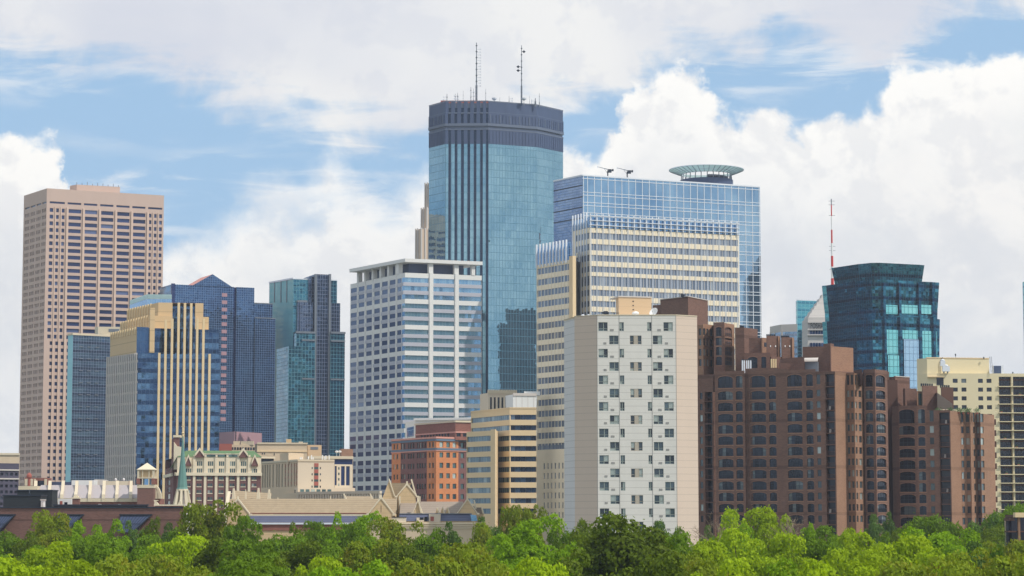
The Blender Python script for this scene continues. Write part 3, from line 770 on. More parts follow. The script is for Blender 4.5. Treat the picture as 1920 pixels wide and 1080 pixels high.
# crown: two louvred drums with a ledge between
Cr = t.mb('crown_lower', 'dark_louvre'); Cu = t.mb('crown_upper', 'dark_louvre'); Le = t.mb('ledge', 'dark_ledge')
def crown(mb, k, z0, z1, gap=True, cap=False):
    rr = ring(k); mb.prism(rr, z0, z1, cap=cap, bottom=True, sides=[i for i in range(9) if i != 1])
    f = Face(rr[1], rr[2]); e = 0
    for a, b in (slots if gap else [])+[(fZ.L, fZ.L)]:
        a2, b2 = a*k, b*k
        if a2 > e: f.quad(mb, e, min(a2, f.L), z0, z1)
        if b > a:
            mb.poly([f.pt(a2, z0, 0), f.pt(a2, z0, -1.5), f.pt(a2, z1, -1.5), f.pt(a2, z1, 0)]); mb.poly([f.pt(b2, z0, -1.5), f.pt(b2, z0, 0), f.pt(b2, z1, 0), f.pt(b2, z1, -1.5)])
        e = b2
crown(Cr, 1.003, zg, zk); crown(Cu, 1.008, zl1, Z8-5.5, cap=False); crown(Cu, 1.0, Z8-5.5, Z8)
Le.prism(ring(1.012), zl0, zl1, True, True); Le.prism(ring(.992), zk-.5, zl0, True); Le.prism(ring(1.006), Z8-6, Z8-5.3, True, True)
t.mb('roof', 'dark_ledge').prism(ring(.985), Z8-3, Z8-.6); Le.prism(ring(1.004), Z8, Z8+.5, False, False); Le.prism(ring(1.006), zk-.9, zk-.3, True, True)
# rib panels on the crown
for fq, nq in ((fB, 15), (fC, 12), (fA, 11)):
    for i in range(nq): u = fq.L*(i+.5)/nq; fq.box(t.new('crown_rib', 'dark_ledge' if i % 3 == 0 else 'dark_louvre'), u-.2, u+.2, zl1+.3, Z8-6.4, 0, .5); fq.box(t.new('crown_rib', 'dark_louvre'), u-.15, u+.15, zg+.2, zk-1.2, 0, .3)
pr = roof(893, 186, Z8+2); t.mb('roof_box', 'rust_red').box((pr.x-6, pr.y+12), 24, 10, Z8, Z8+2.6)
t.done()
def mast(label, px, py_top, base, Y, w, bars=0, side=1, name='antenna_mast', balls=(), dish=False):
    p = at(px, 400, Y); top = at(px, py_top, Y).z; Hh = top-base
    m = Thing(name, label, 'antenna', (p.x, Y, base), 'aerials on the roofs')
    b = m.mb('pole', 'grey_metal'); b.tube([(p.x, Y, base-.4), (p.x, Y, base+Hh*.35), (p.x, Y, base+Hh*.36), (p.x, Y, top)], [w, w, w*.6, w*.35], 6)
    for i in range(bars):
        z = base+Hh*(.34+.6*i/bars); a = m.new('antenna_bar', 'white_metal')
        a.tube([(p.x, Y, z), (p.x+side*1.2*(1+w), Y, z)], .14, 4); a.box((p.x+side*1.3*(1+w), Y), .55, .55, z-.25, z+.35)
    for fz, dx in balls:
        m.new('dish', 'dark_metal').lathe((p.x+dx, Y, base+Hh*fz), [(0, -.8), (.9, 0), (0, .8)], 8)
        m.new('bracket', 'dark_metal').tube([(p.x, Y, base+Hh*fz), (p.x+dx, Y, base+Hh*fz)], .12, 4)
    if dish: m.new('dish', 'white_metal').lathe((p.x, Y-.6, base+Hh), [(0, -.6), (1.1, .2), (1.3, .9)], 10)
    n_ = int(Hh/3)
    for i in range(n_): z = base+Hh*(i+.5)/n_; m.new('clamp', 'dark_metal').box((p.x, Y), w*1.7, w*1.7, z-.15, z+.15)
    m.done()
ZB = Z8-.6
mast('ladder-like mast with short side rungs, left of the two tallest on the dark crown', 893, 80, ZB, Y8+16, .55, 14)
mast('thin mast with a few round dishes, right of the two tallest on the dark crown', 978, 85, ZB, Y8+16, .45, 0, balls=((.9, 1.2), (.66, -1.7), (.6, -1.7)))
for px, py, w, lab in ((837.5,176,.35,'short lattice aerial at the far left end of the dark crown'), (853,175.5,.22,'short aerial, second from the left end of the dark crown'), (857.5,174,.25,'short aerial, third from the left end of the dark crown'),
        (868,170,.14,'hair-thin whip between the left aerials and the ladder-like mast'), (882.5,163,.3,'medium aerial just left of the ladder-like mast'), (887.3,166,.18,'thin whip touching the left side of the ladder-like mast'),
        (910.5,167,.2,'thin whip a little right of the ladder-like mast'), (937,183,.16,'tiny whip halfway between the two tallest masts'), (954.5,180,.22,'small forked aerial left of the thin tall mast'),
        (993,180,.12,'hair-thin whip right of the thin tall mast'), (1004,184,.5,'stubby cluster aerial near the right end of the dark crown'), (1011.5,174.5,.2,'tallest whip near the right end of the dark crown')):
    mast(lab, px, py, ZB, Y8+8+random.random()*8, w, 3 if w > .2 else 0, random.choice((-1, 1)), name='roof_aerial')
for px, lab in ((926.5,'small round dish on the dark crown between the ladder-like mast and the thin tall mast'), (982.5,'small round dish at the foot of the thin tall mast')):
    mast(lab, px, 187.5, ZB, Y8+6, .2, name='roof_dish', dish=True)

# ============ 9 blue glass slab with the round crown canopy
Y9 = 1000
pts, Z = corners((1038,339.5), (1092.3,328.3), (1424.8,350.3), Y9)
t = T('blue_glass_slab', 'wide pale blue glass tower with a white grid and a round canopy on its roof', pts, 'skyscraper', SKYG)
f1, f2 = Face(pts[0], pts[1]), Face(pts[1], pts[2]); body(t, 'glass_wall', 'cw_target', pts, 0, Z)
f2.quad(t.mb('glass_wall', 'cw_target'), 0, f2.L, 0, Z); f1.quad(t.mb('side_wall', 'cw_target_side'), 0, f1.L, 0, Z)
ug = [f2.U(1092.3+2, 500)]+[f2.U(1102+12.9*i, 500) for i in range(26)]
for u in ug:
    if u < f2.L-.3: f2.box(t.new('mullion', 'white_metal'), u-.12, u+.12, 0, Z, 0, .15)
fl = t.mb('floor_rail', 'white_metal')
zt = [Z-.3, Z-2.2]; z = f2.Z(360, 1094)
while z > 3:
    f2.box(fl, 0, f2.L, z-.11, z+.11, 0, .22); f2.box(fl, 0, f2.L, z-1.45, z-1.23, 0, .22); z -= 4.42
    f1.box(t.new('side_rail', 'cw_strip_dark'), 0, f1.L, z-.2, z+.2, 0, .1) if False else None
for py in (350.5, 372, 391.5, 411.5): zz = f1.Z(py-3, 1091); f1.box(t.new('side_rail', 'dark_metal'), 0, f1.L, zz-.22, zz+.22, 0, .12)
f2.box(fl, 0, f2.L, Z-.35, Z+.25, -.1, .3); f1.box(fl, 0, f1.L, Z-.35, Z+.25, -.1, .3)
f2.box(fl, 0, f2.L, f2.Z(334.6,1094)-.12, f2.Z(334.6,1094)+.12, 0, .22)
# canopy
cc = at(1324.5, 330, Y9+45); r0 = 70.5/FPX*cc.y; cx, cy = cc.x, cc.y
drum = t.mb('drum', 'zinc'); zbase = Z-1
drum.lathe((cx, cy, 0), [(11.9, zbase), (11.9, at(1324,339,cy).z)], 32)
zr = at(1324, 320.5, cy).z
t.mb('canopy', 'glass_roof').lathe((cx, cy, zr), [(11.0, -1.7), (13.4, -.95), (r0, .25), (r0, .45), (13.4, -.75), (11.0, -1.5)], 40)
for k in range(40):
    a = 2*math.pi*k/40; ca, sa = math.cos(a), math.sin(a)
    t.new('canopy_rib', 'grey_metal').tube([(cx+11*ca, cy+11*sa, zr-1.85), (cx+13.4*ca, cy+13.4*sa, zr-1.1), (cx+r0*ca, cy+r0*sa, zr+.2)], .13, 4)
rim = t.mb('canopy_rim', 'white_metal')
for rr, zz in ((r0, zr+.35), (13.4, zr-1.0), (11.1, zr-1.75)): rim.tube([(cx+rr*math.cos(a), cy+rr*math.sin(a), zz) for a in np.linspace(0, 2*math.pi, 49)], .17, 4, False)
for k in range(26):
    a = 2*math.pi*(k+.3)/26; ca, sa = math.cos(a), math.sin(a)
    t.new('post', 'grey_metal').tube([(cx+11.6*ca, cy+11.6*sa, zbase), (cx+11.1*ca, cy+11.1*sa, zr-1.7)], .2, 5)
for k in range(12):
    a = -math.pi*.48+math.pi*.42*k/11; ca, sa = math.cos(a), math.sin(a)
    t.new('fan_cowl', 'dark_metal').lathe((cx+8.6*ca, cy+8.6*sa, zr-5.0), [(0, 0), (1.0, .2), (1.2, 1.4), (.8, 2.2), (0, 2.4)], 10)
t.done()
def crane(label, px, py, Y, base):
    base = at(px, py+3.5, Y).z
    p = at(px, py, Y); m = Thing('roof_crane', label, 'crane', (p.x, Y, base), 'window washing cranes')
    z = base+1.9
    m.mb('mast', 'dark_metal').box((p.x, Y), .5, .5, base-1, z+.4)
    m.mb('cab', 'dark_metal').box((p.x+.9, Y), 1.5, 1.2, z-.5, z+.9); m.mb('counterweight', 'dark_metal').box((p.x+2.2, Y), .7, .9, z+.1, z+1.0)
    m.mb('boom', 'grey_metal').tube([(p.x+2, Y, z+.4), (p.x-4.3, Y, z+2.0)], [.2, .1], 6)
    m.mb('boom_tip', 'white_metal').box((p.x-4.4, Y), .3, .3, z+1.6, z+2.4); m.mb('brace', 'grey_metal').tube([(p.x, Y, z-1), (p.x-1.5, Y, z+1.2)], .08, 5)
    m.done()
crane('left window washing crane with raised boom on the blue glass slab roof', 1139.5, 326, Y9+14, Z-.3)
crane('right window washing crane with raised boom on the blue glass slab roof', 1176, 328, Y9+14, Z-1.8)

# ============ 10 cream banded tower
Y10 = 885
pts, Z = corners((1074,409), (1105,401.5), (1385,417), Y10)
t = T('cream_banded_tower', 'broad cream banded office tower with a blue glass crown and white vertical fins', pts, 'skyscraper', SKYG)
f1, f2 = Face(pts[0], pts[1]), Face(pts[1], pts[2]); body(t, 'wall', 'cream_precast', pts, 0, Z-5)
zc = f2.Z(427, 1107)
topw = [(427+9.3, 427+21), (457.5,469.5), (478,489.5), (499,510), (517.5,535.5), (543,554.5), (564,575), (584,595)]
topw += [(604.5+20.4*i, 616+20.4*i) for i in range(12)]
zz = [(f2.Z(b, 1115), f2.Z(a, 1115)) for a, b in topw]
f2.wall(t.mb('wall', 'cream_precast'), 0, f2.L, 0, zc, [(0.6, f2.L-.3, a, b) for a, b in zz], .3, lambda k, o, mb: t.add('window_band', panes(f2, o, 1.35, -.3), 'win_mist'))
f1.wall(t.mb('wall', 'cream_precast'), 0, f1.L, 0, zc, [(f1.L*.15, f1.L, a, b) for a, b in zz], .3, lambda k, o, mb: t.add('window_band', panes(f1, o, 1.35, -.3), 'win_mist'))
cw = t.mb('crown_glass', 'cw_crown'); f2.quad(cw, 0, f2.L, zc, Z-1.0, -.6); f1.quad(cw, 0, f1.L, zc, Z-1.0, -.6)
N_ = 25; bw = (f2.U(1384.5,500)-f2.U(1105.5,500))/24.3
for i in range(25):
    u = .3+i*bw*.998
    q = t.new('fin', 'white_metal'); f2.box(q, u-.07, u+.07, 0, zc, 0, .2); f2.box(q, u+.42, u+.52, 0, Z-.3, 0, .15); f2.box(q, u-.12, u+.12, zc, Z+.2, 0, .6)
    if i < 24: f2.box(t.new('pier', 'cream_precast'), u+1.35, u+1.43, 0, zc+.2, 0, .08)
for k in (0, .36, .7): zq = Z-.5-(Z-zc)*k; f2.box(t.new('crown_rail', 'white_metal'), 0, f2.L, zq-.12, zq+.12, -.3, .7)
for i in range(6): u = f1.L*(i+.15)/6; f1.box(t.new('fin', 'white_metal'), u-.2, u+.2, 0, Z+.9, 0, .45)
# lower wing on the left
lw, Zl = corners((1006,459), (1064,448.5), (1072,448.7), Y10-6)
l1 = Face(lw[0], lw[1]); tb = (f1.t*0+Vector((.9, .44, 0))).normalized()
zl = l1.Z(488, 1062)
e = l1.A+l1.t*(l1.U(1075.5, 600)); l1 = Face(lw[0], e)
bb = [l1.A, l1.B, l1.B+Vector((4, 20, 0)), l1.A+Vector((8, 24, 0))]; body(t, 'wall', 'cream_precast', bb, 0, zl, (0,))
wy = [(492+3.5,504)]+[(515,526.5), (534.5,546.5)]
wy = [(495.5+20.9*i, 507+20.9*i) for i in range(17)]
zz = [(l1.Z(b, 1060), l1.Z(a, 1060)) for a, b in wy]
u1_ = l1.U(1069, 600)
l1.wall(t.mb('wall', 'cream_precast'), 0, l1.L, 0, zl, [(.3, u1_, a, b) for a, b in zz]+[(l1.U(1019+4.9*i*1.42,900), l1.U(1021.6+4.9*i*1.42,900), l1.Z(868+18.5*k+11, 1040), l1.Z(868+18.5*k, 1040)) for k in range(6) for i in range(6)], .25,
        lambda k, o, mb: t.add('window_band', panes(l1, o, 1.3, -.25), 'win_mist'))
l1.box(t.mb('corner_pier', 'office_stone'), u1_+.1, l1.L+.2, 0, zl+1.2, -1, .5)
for i in range(10):
    u = l1.U(1007.5+6.2*i, 600); l1.box(t.new('fin', 'white_metal'), u-.25, u+.25, zl-1, l1.Z(459-1.05*i, 1006+6.2*i), 0, .6)
    l1.box(t.new('pier', 'cream_precast'), u+.55, u+.75, l1.Z(835,1030), zl, 0, .12)
l1.quad(t.mb('crown_glass', 'cw_crown'), 0, u1_, zl, Zl-1, -.5)
rc = t.mb('recess_glass', 'cw_ids_dark'); s_ = Face(l1.B-l1.n*3, pts[0]-f1.n*1.5); s_.quad(rc, 0, s_.L, 0, Zl-4)
t.done()

# ============ 14 flared teal tower
Y14 = 1050
def flare_ring(P, k): return [(p-cF)*k+cF for p in P]
topA, ZA = None, None
c0 = at(1655.6, 524.5, Y14); ZA = c0.z
Rf = lambda px, py: roof(px, py, ZA)
ringA = [Rf(1541,536), Rf(1549,535.2), Rf(1604,527.5), Rf(1634,524.8), Rf(1655.6,524.5), Rf(1750,529), Rf(1761,530)]
cF = (ringA[0]+ringA[6])/2+Vector((4, 12, 0)); cF.z = 0
ringA = [Vector((p.x, p.y, 0)) for p in ringA]
back = [ringA[6]+Vector((-5, 34, 0)), ringA[0]+Vector((14, 36, 0))]
base = ringA+back
t = T('flared_teal_tower', 'dark teal glass tower flaring outward at each tier, next to the red and white mast', base, 'skyscraper', SKYG)
def tier(zs, ks, mats):
    for (z0, z1), (k0, k1) in zip(zip(zs[:-1], zs[1:]), zip(ks[:-1], ks[1:])):
        lo_, hi_ = flare_ring(base, k0), flare_ring(base, k1)
        for i in range(len(base)):
            j = (i+1) % len(base); a, b, c2, d = lo_[i], lo_[j], hi_[j], hi_[i]; L = (b-a).length
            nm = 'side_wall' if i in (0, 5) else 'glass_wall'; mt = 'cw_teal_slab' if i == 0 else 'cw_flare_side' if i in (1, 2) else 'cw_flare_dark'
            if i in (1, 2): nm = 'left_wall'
            t.new(nm, mt).poly([(a.x, a.y, z0), (b.x, b.y, z0), (c2.x, c2.y, z1), (d.x, d.y, z1)], [(0, z0), (L, z0), (L, z1), (0, z1)])
    t.mb('roof', 'dark_metal').poly([(p.x, p.y, zs[-1]) for p in flare_ring(base, ks[-1])])
zA1 = at(1655, 593, Y14).z; zB0 = at(1655, 594, Y14).z
tier([0, at(1655,720,Y14).z, at(1655,650,Y14).z, zB0], [.975, .975, .982, 1.0], None)
tier([zB0-.1, zB0+4, at(1655,560,Y14).z, ZA], [.955, .96, .975, 1.0], None)
# crown tier
topr = flare_ring(base, .83); c1 = at(1645, 489.7, Y14+6).z
cr = t.mb('crown', 'cw_flare_dark'); lo_, hi_ = flare_ring(base, .735), flare_ring(base, .80)
off = Vector((-0.5, 6, 0)); lo_ = [p+off for p in lo_]; hi_ = [p+off for p in hi_]
for i in range(len(base)):
    j = (i+1) % len(base); L = (lo_[j]-lo_[i]).length
    cr.poly([(*lo_[i].xy, ZA-.5), (*lo_[j].xy, ZA-.5), (*hi_[j].xy, c1), (*hi_[i].xy, c1)], [(0, ZA), (L, ZA), (L, c1), (0, c1)])
cr.poly([(*p.xy, c1) for p in hi_])
# right face: piers, and bays with reflected sky painted into their pale tint
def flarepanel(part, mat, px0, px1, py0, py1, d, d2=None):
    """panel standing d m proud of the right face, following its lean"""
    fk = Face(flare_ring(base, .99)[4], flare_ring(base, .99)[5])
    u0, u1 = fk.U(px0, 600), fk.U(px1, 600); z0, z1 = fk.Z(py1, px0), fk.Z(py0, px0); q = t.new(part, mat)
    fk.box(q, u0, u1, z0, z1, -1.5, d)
for px in (1656.5, 1686, 1723, 1748.5):
    flarepanel('pier', 'cw_flare_side', px-1.8, px+2.2, 594.5, 760, 1.6); flarepanel('pier', 'cw_flare_side', px-2, px+2.4, 530, 592, 1.1)
for a, b in ((1659,1682),(1689,1720.5),(1726,1748)): flarepanel('reflection_bay', 'cw_flare_reflection', a, b, 571.5, 588.5, .5)
flarepanel('reflection_bay', 'cw_flare_reflection', 1659.5, 1685, 618, 664, .5); flarepanel('reflection_bay', 'cw_flare_reflection', 1662, 1687, 666, 760, .9)
flarepanel('reflection_bay', 'cw_flare_reflection', 1690, 1723.5, 619, 635, .5); flarepanel('reflection_bay', 'cw_flare_reflection_pale', 1692, 1726, 636, 780, .9)
flarepanel('reflection_bay', 'cw_flare_reflection', 1727.5, 1755, 620.5, 680, .5)
t.done()

# ============ 15 stone obelisk with carved name + red/white mast
Y15 = 1200
c = at(1559, 600, Y15); hw = 44.3/FPX*Y15
t = Thing('obelisk_tower', 'pale stone obelisk tower with dark block letters, half hidden behind the flared teal tower', 'skyscraper', (c.x, Y15+hw, 0), SKYG)
zsh = at(1516, 595, Y15).z; zt_ = at(1559, 546, Y15+hw).z
q = t.mb('shaft', 'foshay_stone'); b0, b1 = hw*1.16, hw
sq = lambda r: [Vector((c.x-r, Y15+hw-r, 0)), Vector((c.x+r, Y15+hw-r, 0)), Vector((c.x+r, Y15+hw+r, 0)), Vector((c.x-r, Y15+hw+r, 0))]
q.prism(sq(b0), 0, zsh, True, scale_top=sq(b1))
r_ = hw*.96; z_ = zsh
st_ = t.mb('stepped_cap', 'foshay_stone')
for i in range(7): h_ = (zt_-zsh)/7; st_.prism(sq(r_), z_, z_+h_, True, scale_top=sq(r_*.93)); z_ += h_; r_ -= hw*.96/7.6
fs = Face(sq(b1)[0]+Vector((0, -.35, 0)), sq(b1)[1]+Vector((0, -.35, 0)))
for py in (620, 643):
    for px in np.arange(1520.5, 1556, 5.2):
        u = fs.U(px, 620); z = fs.Z(py, px); fs.box(t.new('window', 'win_navy'), u-.55, u+.55, z-2.3, z, -.4-(zsh-z)*.03, .5)
for py in (604.5, 618.3, 628): z = fs.Z(py, 1530); fs.box(t.new('cornice', 'foshay_stone'), -.3-(zsh-z)*.03, fs.L+.3+(zsh-z)*.03, z-.3, z+.3, -1.0, .9)
cu = bpy.data.curves.new('lettering', 'FONT'); cu.body = 'FOSHAY'; cu.size = 4.6; cu.extrude = .12; cu.offset = .0; cu.space_character = 1.02
ot = bpy.data.objects.new('tmp', cu); sc.collection.objects.link(ot); bpy.context.view_layer.update()
me = bpy.data.meshes.new_from_object(ot); bpy.data.objects.remove(ot)
lt = bpy.data.objects.new('lettering', me); sc.collection.objects.link(lt); me.materials.clear(); me.materials.append(MATS['lettering'])
p = fs.pt(fs.U(1519, 612), fs.Z(616.3, 1519), 1.0); lt.parent = t.e; lt.location = p-Vector(t.e.location); lt.rotation_euler = (R(90), 0, 0)
xs = [v.co.x for v in me.vertices]; ys = [v.co.y for v in me.vertices]
tw = 28.5/FPX*Y15; th = 10.6/FPX*Y15
lt.scale = (tw/(max(xs)-min(xs)), th/(max(ys)-min(ys)), 1)
t.done()
p = at(1559, 400, Y15+hw); zb = zt_-1; zt2 = at(1559, 373, Y15+hw).z
m = Thing('antenna_mast', 'tall thin mast painted in red and white sections, left of the flared teal tower', 'antenna', (p.x, p.y, zb), 'aerials on the roofs')
ys_ = [(373,384,.25,'grey_metal'), (384,405,.3,'red_paint'), (405,431,.3,'white_paint'), (431,456,.42,'red_paint'), (456,480,.5,'white_paint'), (480,500,.62,'red_paint'), (500,522,.7,'white_paint'), (522,548,.75,'red_paint')]
for a, b_, w, mt in ys_:
    q = m.new('mast_section', mt); z1, z0 = at(1559, a, p.y).z, at(1559, b_, p.y).z; q.tube([(p.x, p.y, z0), (p.x, p.y, z1)], w, 6)
for a in (377, 384, 404, 462, 470, 505): z = at(1559, a, p.y).z; m.new('antenna_bar', 'grey_metal').tube([(p.x-1.5, p.y, z), (p.x+1.8, p.y, z)], .12, 4)
m.done()

# ============ 16/17 slabs near the obelisk
pts, Z = corners((1492,564.3), (1494.5,563.3), (1565,565.5), 1290)
t = T('teal_glass_slab', 'flat-topped bright teal glass block rising behind the stone obelisk', pts)
body(t, 'glass_wall', 'cw_teal_slab', pts, 0, Z); f1, f2 = Face(pts[0], pts[1]), Face(pts[1], pts[2])
f1.quad(t.mb('glass_wall', 'cw_teal_slab'), 0, f1.L, 0, Z); f2.quad(t.mb('glass_wall', 'cw_teal_slab'), 0, f2.L, 0, Z)
f2.box(t.mb('roof_edge', 'white_metal'), 0, f2.L, Z, Z+.7, -.5, .2); q = t.mb('low_wing', 'cw_mauve')
fq = f2; u0, u1 = f2.U(1504.5, 620), f2.U(1512, 620); fq.box(q, u0, u1, 0, f2.Z(617, 1505), 0, 8); t.done()
pts, Z = corners((1443.5,612.5), (1464,608.5), (1495,607.5), 1250)
t = T('grey_blue_block', 'low grey-blue glass block left of the bright teal one', pts)
body(t, 'glass_wall', 'cw_greyblue', pts, 0, Z); f1, f2 = Face(pts[0], pts[1]), Face(pts[1], pts[2])
f1.quad(t.mb('glass_wall', 'cw_greyblue'), 0, f1.L, 0, Z-4); f2.quad(t.mb('glass_wall', 'cw_greyblue'), 0, f2.L, 0, Z-4)
for f in (f1, f2): f.quad(t.mb('wall', 'silver_stone'), 0, f.L, Z-4, Z); 
for f in (f1, f2):
    for i in range(int(f.L/6)): f.box(t.mb('pier', 'silver_stone'), i*6, i*6+1, 0, Z-3, 0, .2)
t.done()
pts, Z = corners((1917.2,529), (1921,528), (2010,533), 1200)
t = T('edge_glass_tower', 'sliver of a teal glass tower at the right edge of the photo', pts)
body(t, 'glass_wall', 'cw_teal_slab', pts, 0, Z); f1, f2 = Face(pts[0], pts[1]), Face(pts[1], pts[2])
f1.quad(t.mb('glass_wall', 'cw_teal_slab'), 0, f1.L, 0, Z); f2.quad(t.mb('glass_wall', 'cw_teal_slab'), 0, f2.L, 0, Z); f2.box(t.mb('roof_edge', 'white_metal'), 0, f2.L, Z, Z+.7, -.5, .2); t.done()

# tower beyond the right of the frame: only its mirror image shows, in the tallest tower's glass
d_ = Vector((.73, -.68, 0)).normalized(); n_ = Vector((d_.y, -d_.x, 0)); c_ = Vector((0, 1163, 0))+d_*303
for lab, off_, w_, h_, mt in (('dark tower outside the right edge, mirrored in the tallest glass tower', -7.5, 19, 152, 'cw_ids_dark'), ('lower dark tower outside the right edge, mirrored beside the taller reflection', 4.2, 5, 143, 'cw_ids_dark')):
    A_ = c_+n_*(off_-w_/2); B_ = c_+n_*(off_+w_/2)
    q_ = [B_, A_, A_+d_*26, B_+d_*26]; t = T('mirrored_tower', lab, q_, 'skyscraper', SKYG); t.mb('glass_wall', mt).prism(q_, 0, h_)
    f = Face(A_, B_) if Face(A_, B_).n.dot(d_) < 0 else Face(B_, A_); f.box(t.mb('roof_edge', 'dark_metal'), 0, f.L, h_, h_+1.2, -1, .3); t.done()
# ============ 11 white panel apartment tower
Y11 = 470
zT = at(1193, 591, Y11).z
Q = lambda px, py: Vector((*roof(px, py, zT).xy, 0))
a0, a1, a2, a3, a4 = Q(1057.5,599.5), Q(1077,594), Q(1120,591.4), Q(1266.5,591.4), Q(1307,593.6)
bkc = Vector((-4, 22, 0))
outl = [a0, a1, a2, a3, a4, a4+Vector((.3, 9, 0)), a0+Vector((6, 12, 0))]
t = T('white_apartment_tower', 'white panelled apartment tower with beige angled sides and staggered windows, in the centre right', outl, 'apartment block')
FA, FB_, FC_, FD = Face(a0, a1), Face(a1, a2), Face(a2, a3), Face(a3, a4)
FA.quad(t.mb('pale_side', 'white_panel_side'), 0, FA.L, 0, zT-.3); FB_.quad(t.mb('left_flank', 'beige_panel'), 0, FB_.L, 0, zT); FD.quad(t.mb('right_flank', 'beige_panel'), 0, FD.L, 0, zT)
t.mb('back_wall', 'white_panel').prism(outl, 0, zT, True, sides=[4, 5, 6])
Wf = t.mb('front_wall', 'white_panel')
# front wall: columns of panels at slightly different depth
ops = []; vents = []
u = lambda px: FC_.U(px, 760)
z = lambda py: FC_.Z(py, 1193)
for r in range(16):
    y0 = 604.2+24.94*r; y1 = y0+16.6
    if r % 2 == 0: cs = [(1122.3,1139.8,'w'), (1162,1170.3,'n'), (1214.2,1222,'n'), (1244.9,1262.4,'w')]; vs = [(1144.5,1151.2), (1233.5,1240)]
    else: cs = [(1142.6,1160,'w'), (1181.4,1203.4,'c'), (1224.5,1242.2,'w')]; vs = [(1132,1137.3), (1247.6,1253.3)]
    drift = (y0-604)*.0045
    for a, b, k in cs: ops.append((u(a+drift), u(b+drift), z(y1), z(y0), k))
    for a, b in vs: vents.append((u(a+drift), u(b+drift), z(y1-.5), z(y1-4.0)))
def aptwin(k, o, mb):
    a, b, c, d, kind = o; e = -.18; h = d-c
    zs_ = c+h*.30
    cells = []
    if kind == 'w': m_ = a+(b-a)*(.5 if random.random() < .5 else .56); cells = [(a, m_), (m_, b)]
    elif kind == 'n': m_ = a+(b-a)*.5; cells = [(a, m_), (m_, b)]
    else: w = (b-a)/3; cells = [(a, a+w), (b-w, b)]
    mb2 = MB()
    for x, y in cells:
        FC_.quad(mb2, x+.04, y-.04, zs_+.05, d-.05, e); FC_.quad(mb2, x+.04, y-.04, c+.05, zs_-.05, e)
    fr = MB()
    for x, y in cells:
        for (p, q_) in ((x, x+.06), (y-.06, y)): FC_.box(fr, p, q_, c, d, e-.02, e+.07)
        for p in (c, zs_-.04, d-.07): FC_.box(fr, x+.061, y-.061, p, p+.07, e-.02, e+.06)
    if kind == 'c': FC_.box(fr, a+(b-a)/3+.02, b-(b-a)/3-.02, c, d, e-.02, -.03)
    t.add('window', mb2, 'win_apt', [('frame', fr, 'apt_frame' if kind != 'c' else 'apt_frame_beige')])
m_plain('apt_frame', S(150,158,150), var=.03); m_plain('apt_frame_beige', S(178,168,152), var=.03)
m_plain('vent_grille', S(150,148,144), var=.1)
FC_.wall(Wf, 0, FC_.L, 0, zT, ops, .2, aptwin)
for a, b, c, d in vents: FC_.box(t.new('vent', 'vent_grille'), a, b, c, d, -.02, .05)
for px in (1161.4, 1222.9): FC_.box(t.new('panel_joint', 'vent_grille'), u(px)-.05, u(px)+.05, 0, zT, 0, .03)
for f in (FB_, FD): f.box(t.new('panel_joint', 'vent_grille'), (f.L-.1) if f is FB_ else .03, (f.L-.02) if f is FB_ else .12, 0, zT, 0, .05)
cp = t.new('roof_coping', 'cream')
for f in (FA, FB_, FC_, FD): f.box(cp, 0, f.L, zT-(.3 if f is FA else 0), zT+.18-(.3 if f is FA else 0), -.4, .08)
ph, ZZ = corners((1155,561.5), (1160,557), (1221.5,558.5), Y11+7)
t.mb('roof_house', 'beige_stucco').prism(ph, zT-1, ZZ); fp = Face(ph[1], ph[2]); fp.box(t.mb('roof_house_cap', 'silver_stone'), -.1, fp.L+.1, ZZ, ZZ+.25, -6, .15)
for i in range(3): q = fp.pt(fp.L*.43, 0, 0); fp.box(t.new('vent_slot', 'win_dark'), fp.L*.42, fp.L*.46, ZZ-.9-i*.85, ZZ-.7-i*.85, 0, .06)
rr_ = t.mb('rooftop_rail', 'dark_metal')
for k in range(9): p = at(1128+4*k, 584, Y11+5); rr_.tube([(p.x, p.y, zT), (p.x, p.y, zT+.9)], .04, 4)
p, p2 = at(1128, 584, Y11+5), at(1161, 584, Y11+5); rr_.tube([(p.x, p.y, zT+.9), (p2.x, p2.y, zT+.9)], .05, 4)
for px in (1093, 1103.5, 1118): p = at(px, 588, Y11+6); t.new('roof_vent', 'white_metal').lathe((p.x, p.y, zT), [(.45, 0), (.45, .35), (.3, .6), (0, .7)], 10)
p = at(1135.5, 584, Y11+8); t.new('fan_unit', 'dark_metal').box((p.x, p.y), .9, .9, zT, zT+1.5); t.new('fan_unit', 'dark_metal').box((p.x, p.y), 1.4, 1.2, zT+1.0, zT+1.3)
t.done()
p = at(1191.5, 587, Y11+5); m = Thing('rooftop_unit', 'small white hooded unit on the white apartment tower roof, left of the dish', 'vent', (p.x, p.y, zT))
m.mb('hood', 'white_paint').lathe((p.x, p.y, zT+.5), [(.55, 0), (.75, .3), (.55, .6), (0, .75)], 12); m.mb('pipe', 'white_paint').tube([(p.x, p.y, zT-.1), (p.x, p.y, zT+.6)], .3, 8); m.done()
p = at(1227, 585, Y11+5); m = Thing('satellite_dish', 'white satellite dish on a short post, on the white apartment tower roof', 'satellite dish', (p.x, p.y, zT))
d = MB(); d.lathe((0, 0, 0), [(0, 0), (.55, .1), (.95, .32), (.97, .34), (.55, .02), (0, -.1)], 20)
M4 = Matrix.Translation((p.x, p.y, zT+.95)) @ Matrix.Rotation(R(-40), 4, 'Z') @ Matrix.Rotation(R(62), 4, 'X')
d.v = [M4 @ v for v in d.v]; m.single['reflector'] = (d, 'white_paint')
m.mb('post', 'grey_metal').tube([(p.x, p.y+.1, zT-.1), (p.x, p.y+.15, zT+.9)], .07, 6); h0 = M4 @ Vector((0, 0, .8)); m.mb('feed_arm', 'grey_metal').tube([M4 @ Vector((0, -.5, .1)), h0], .04, 5)
m.done()

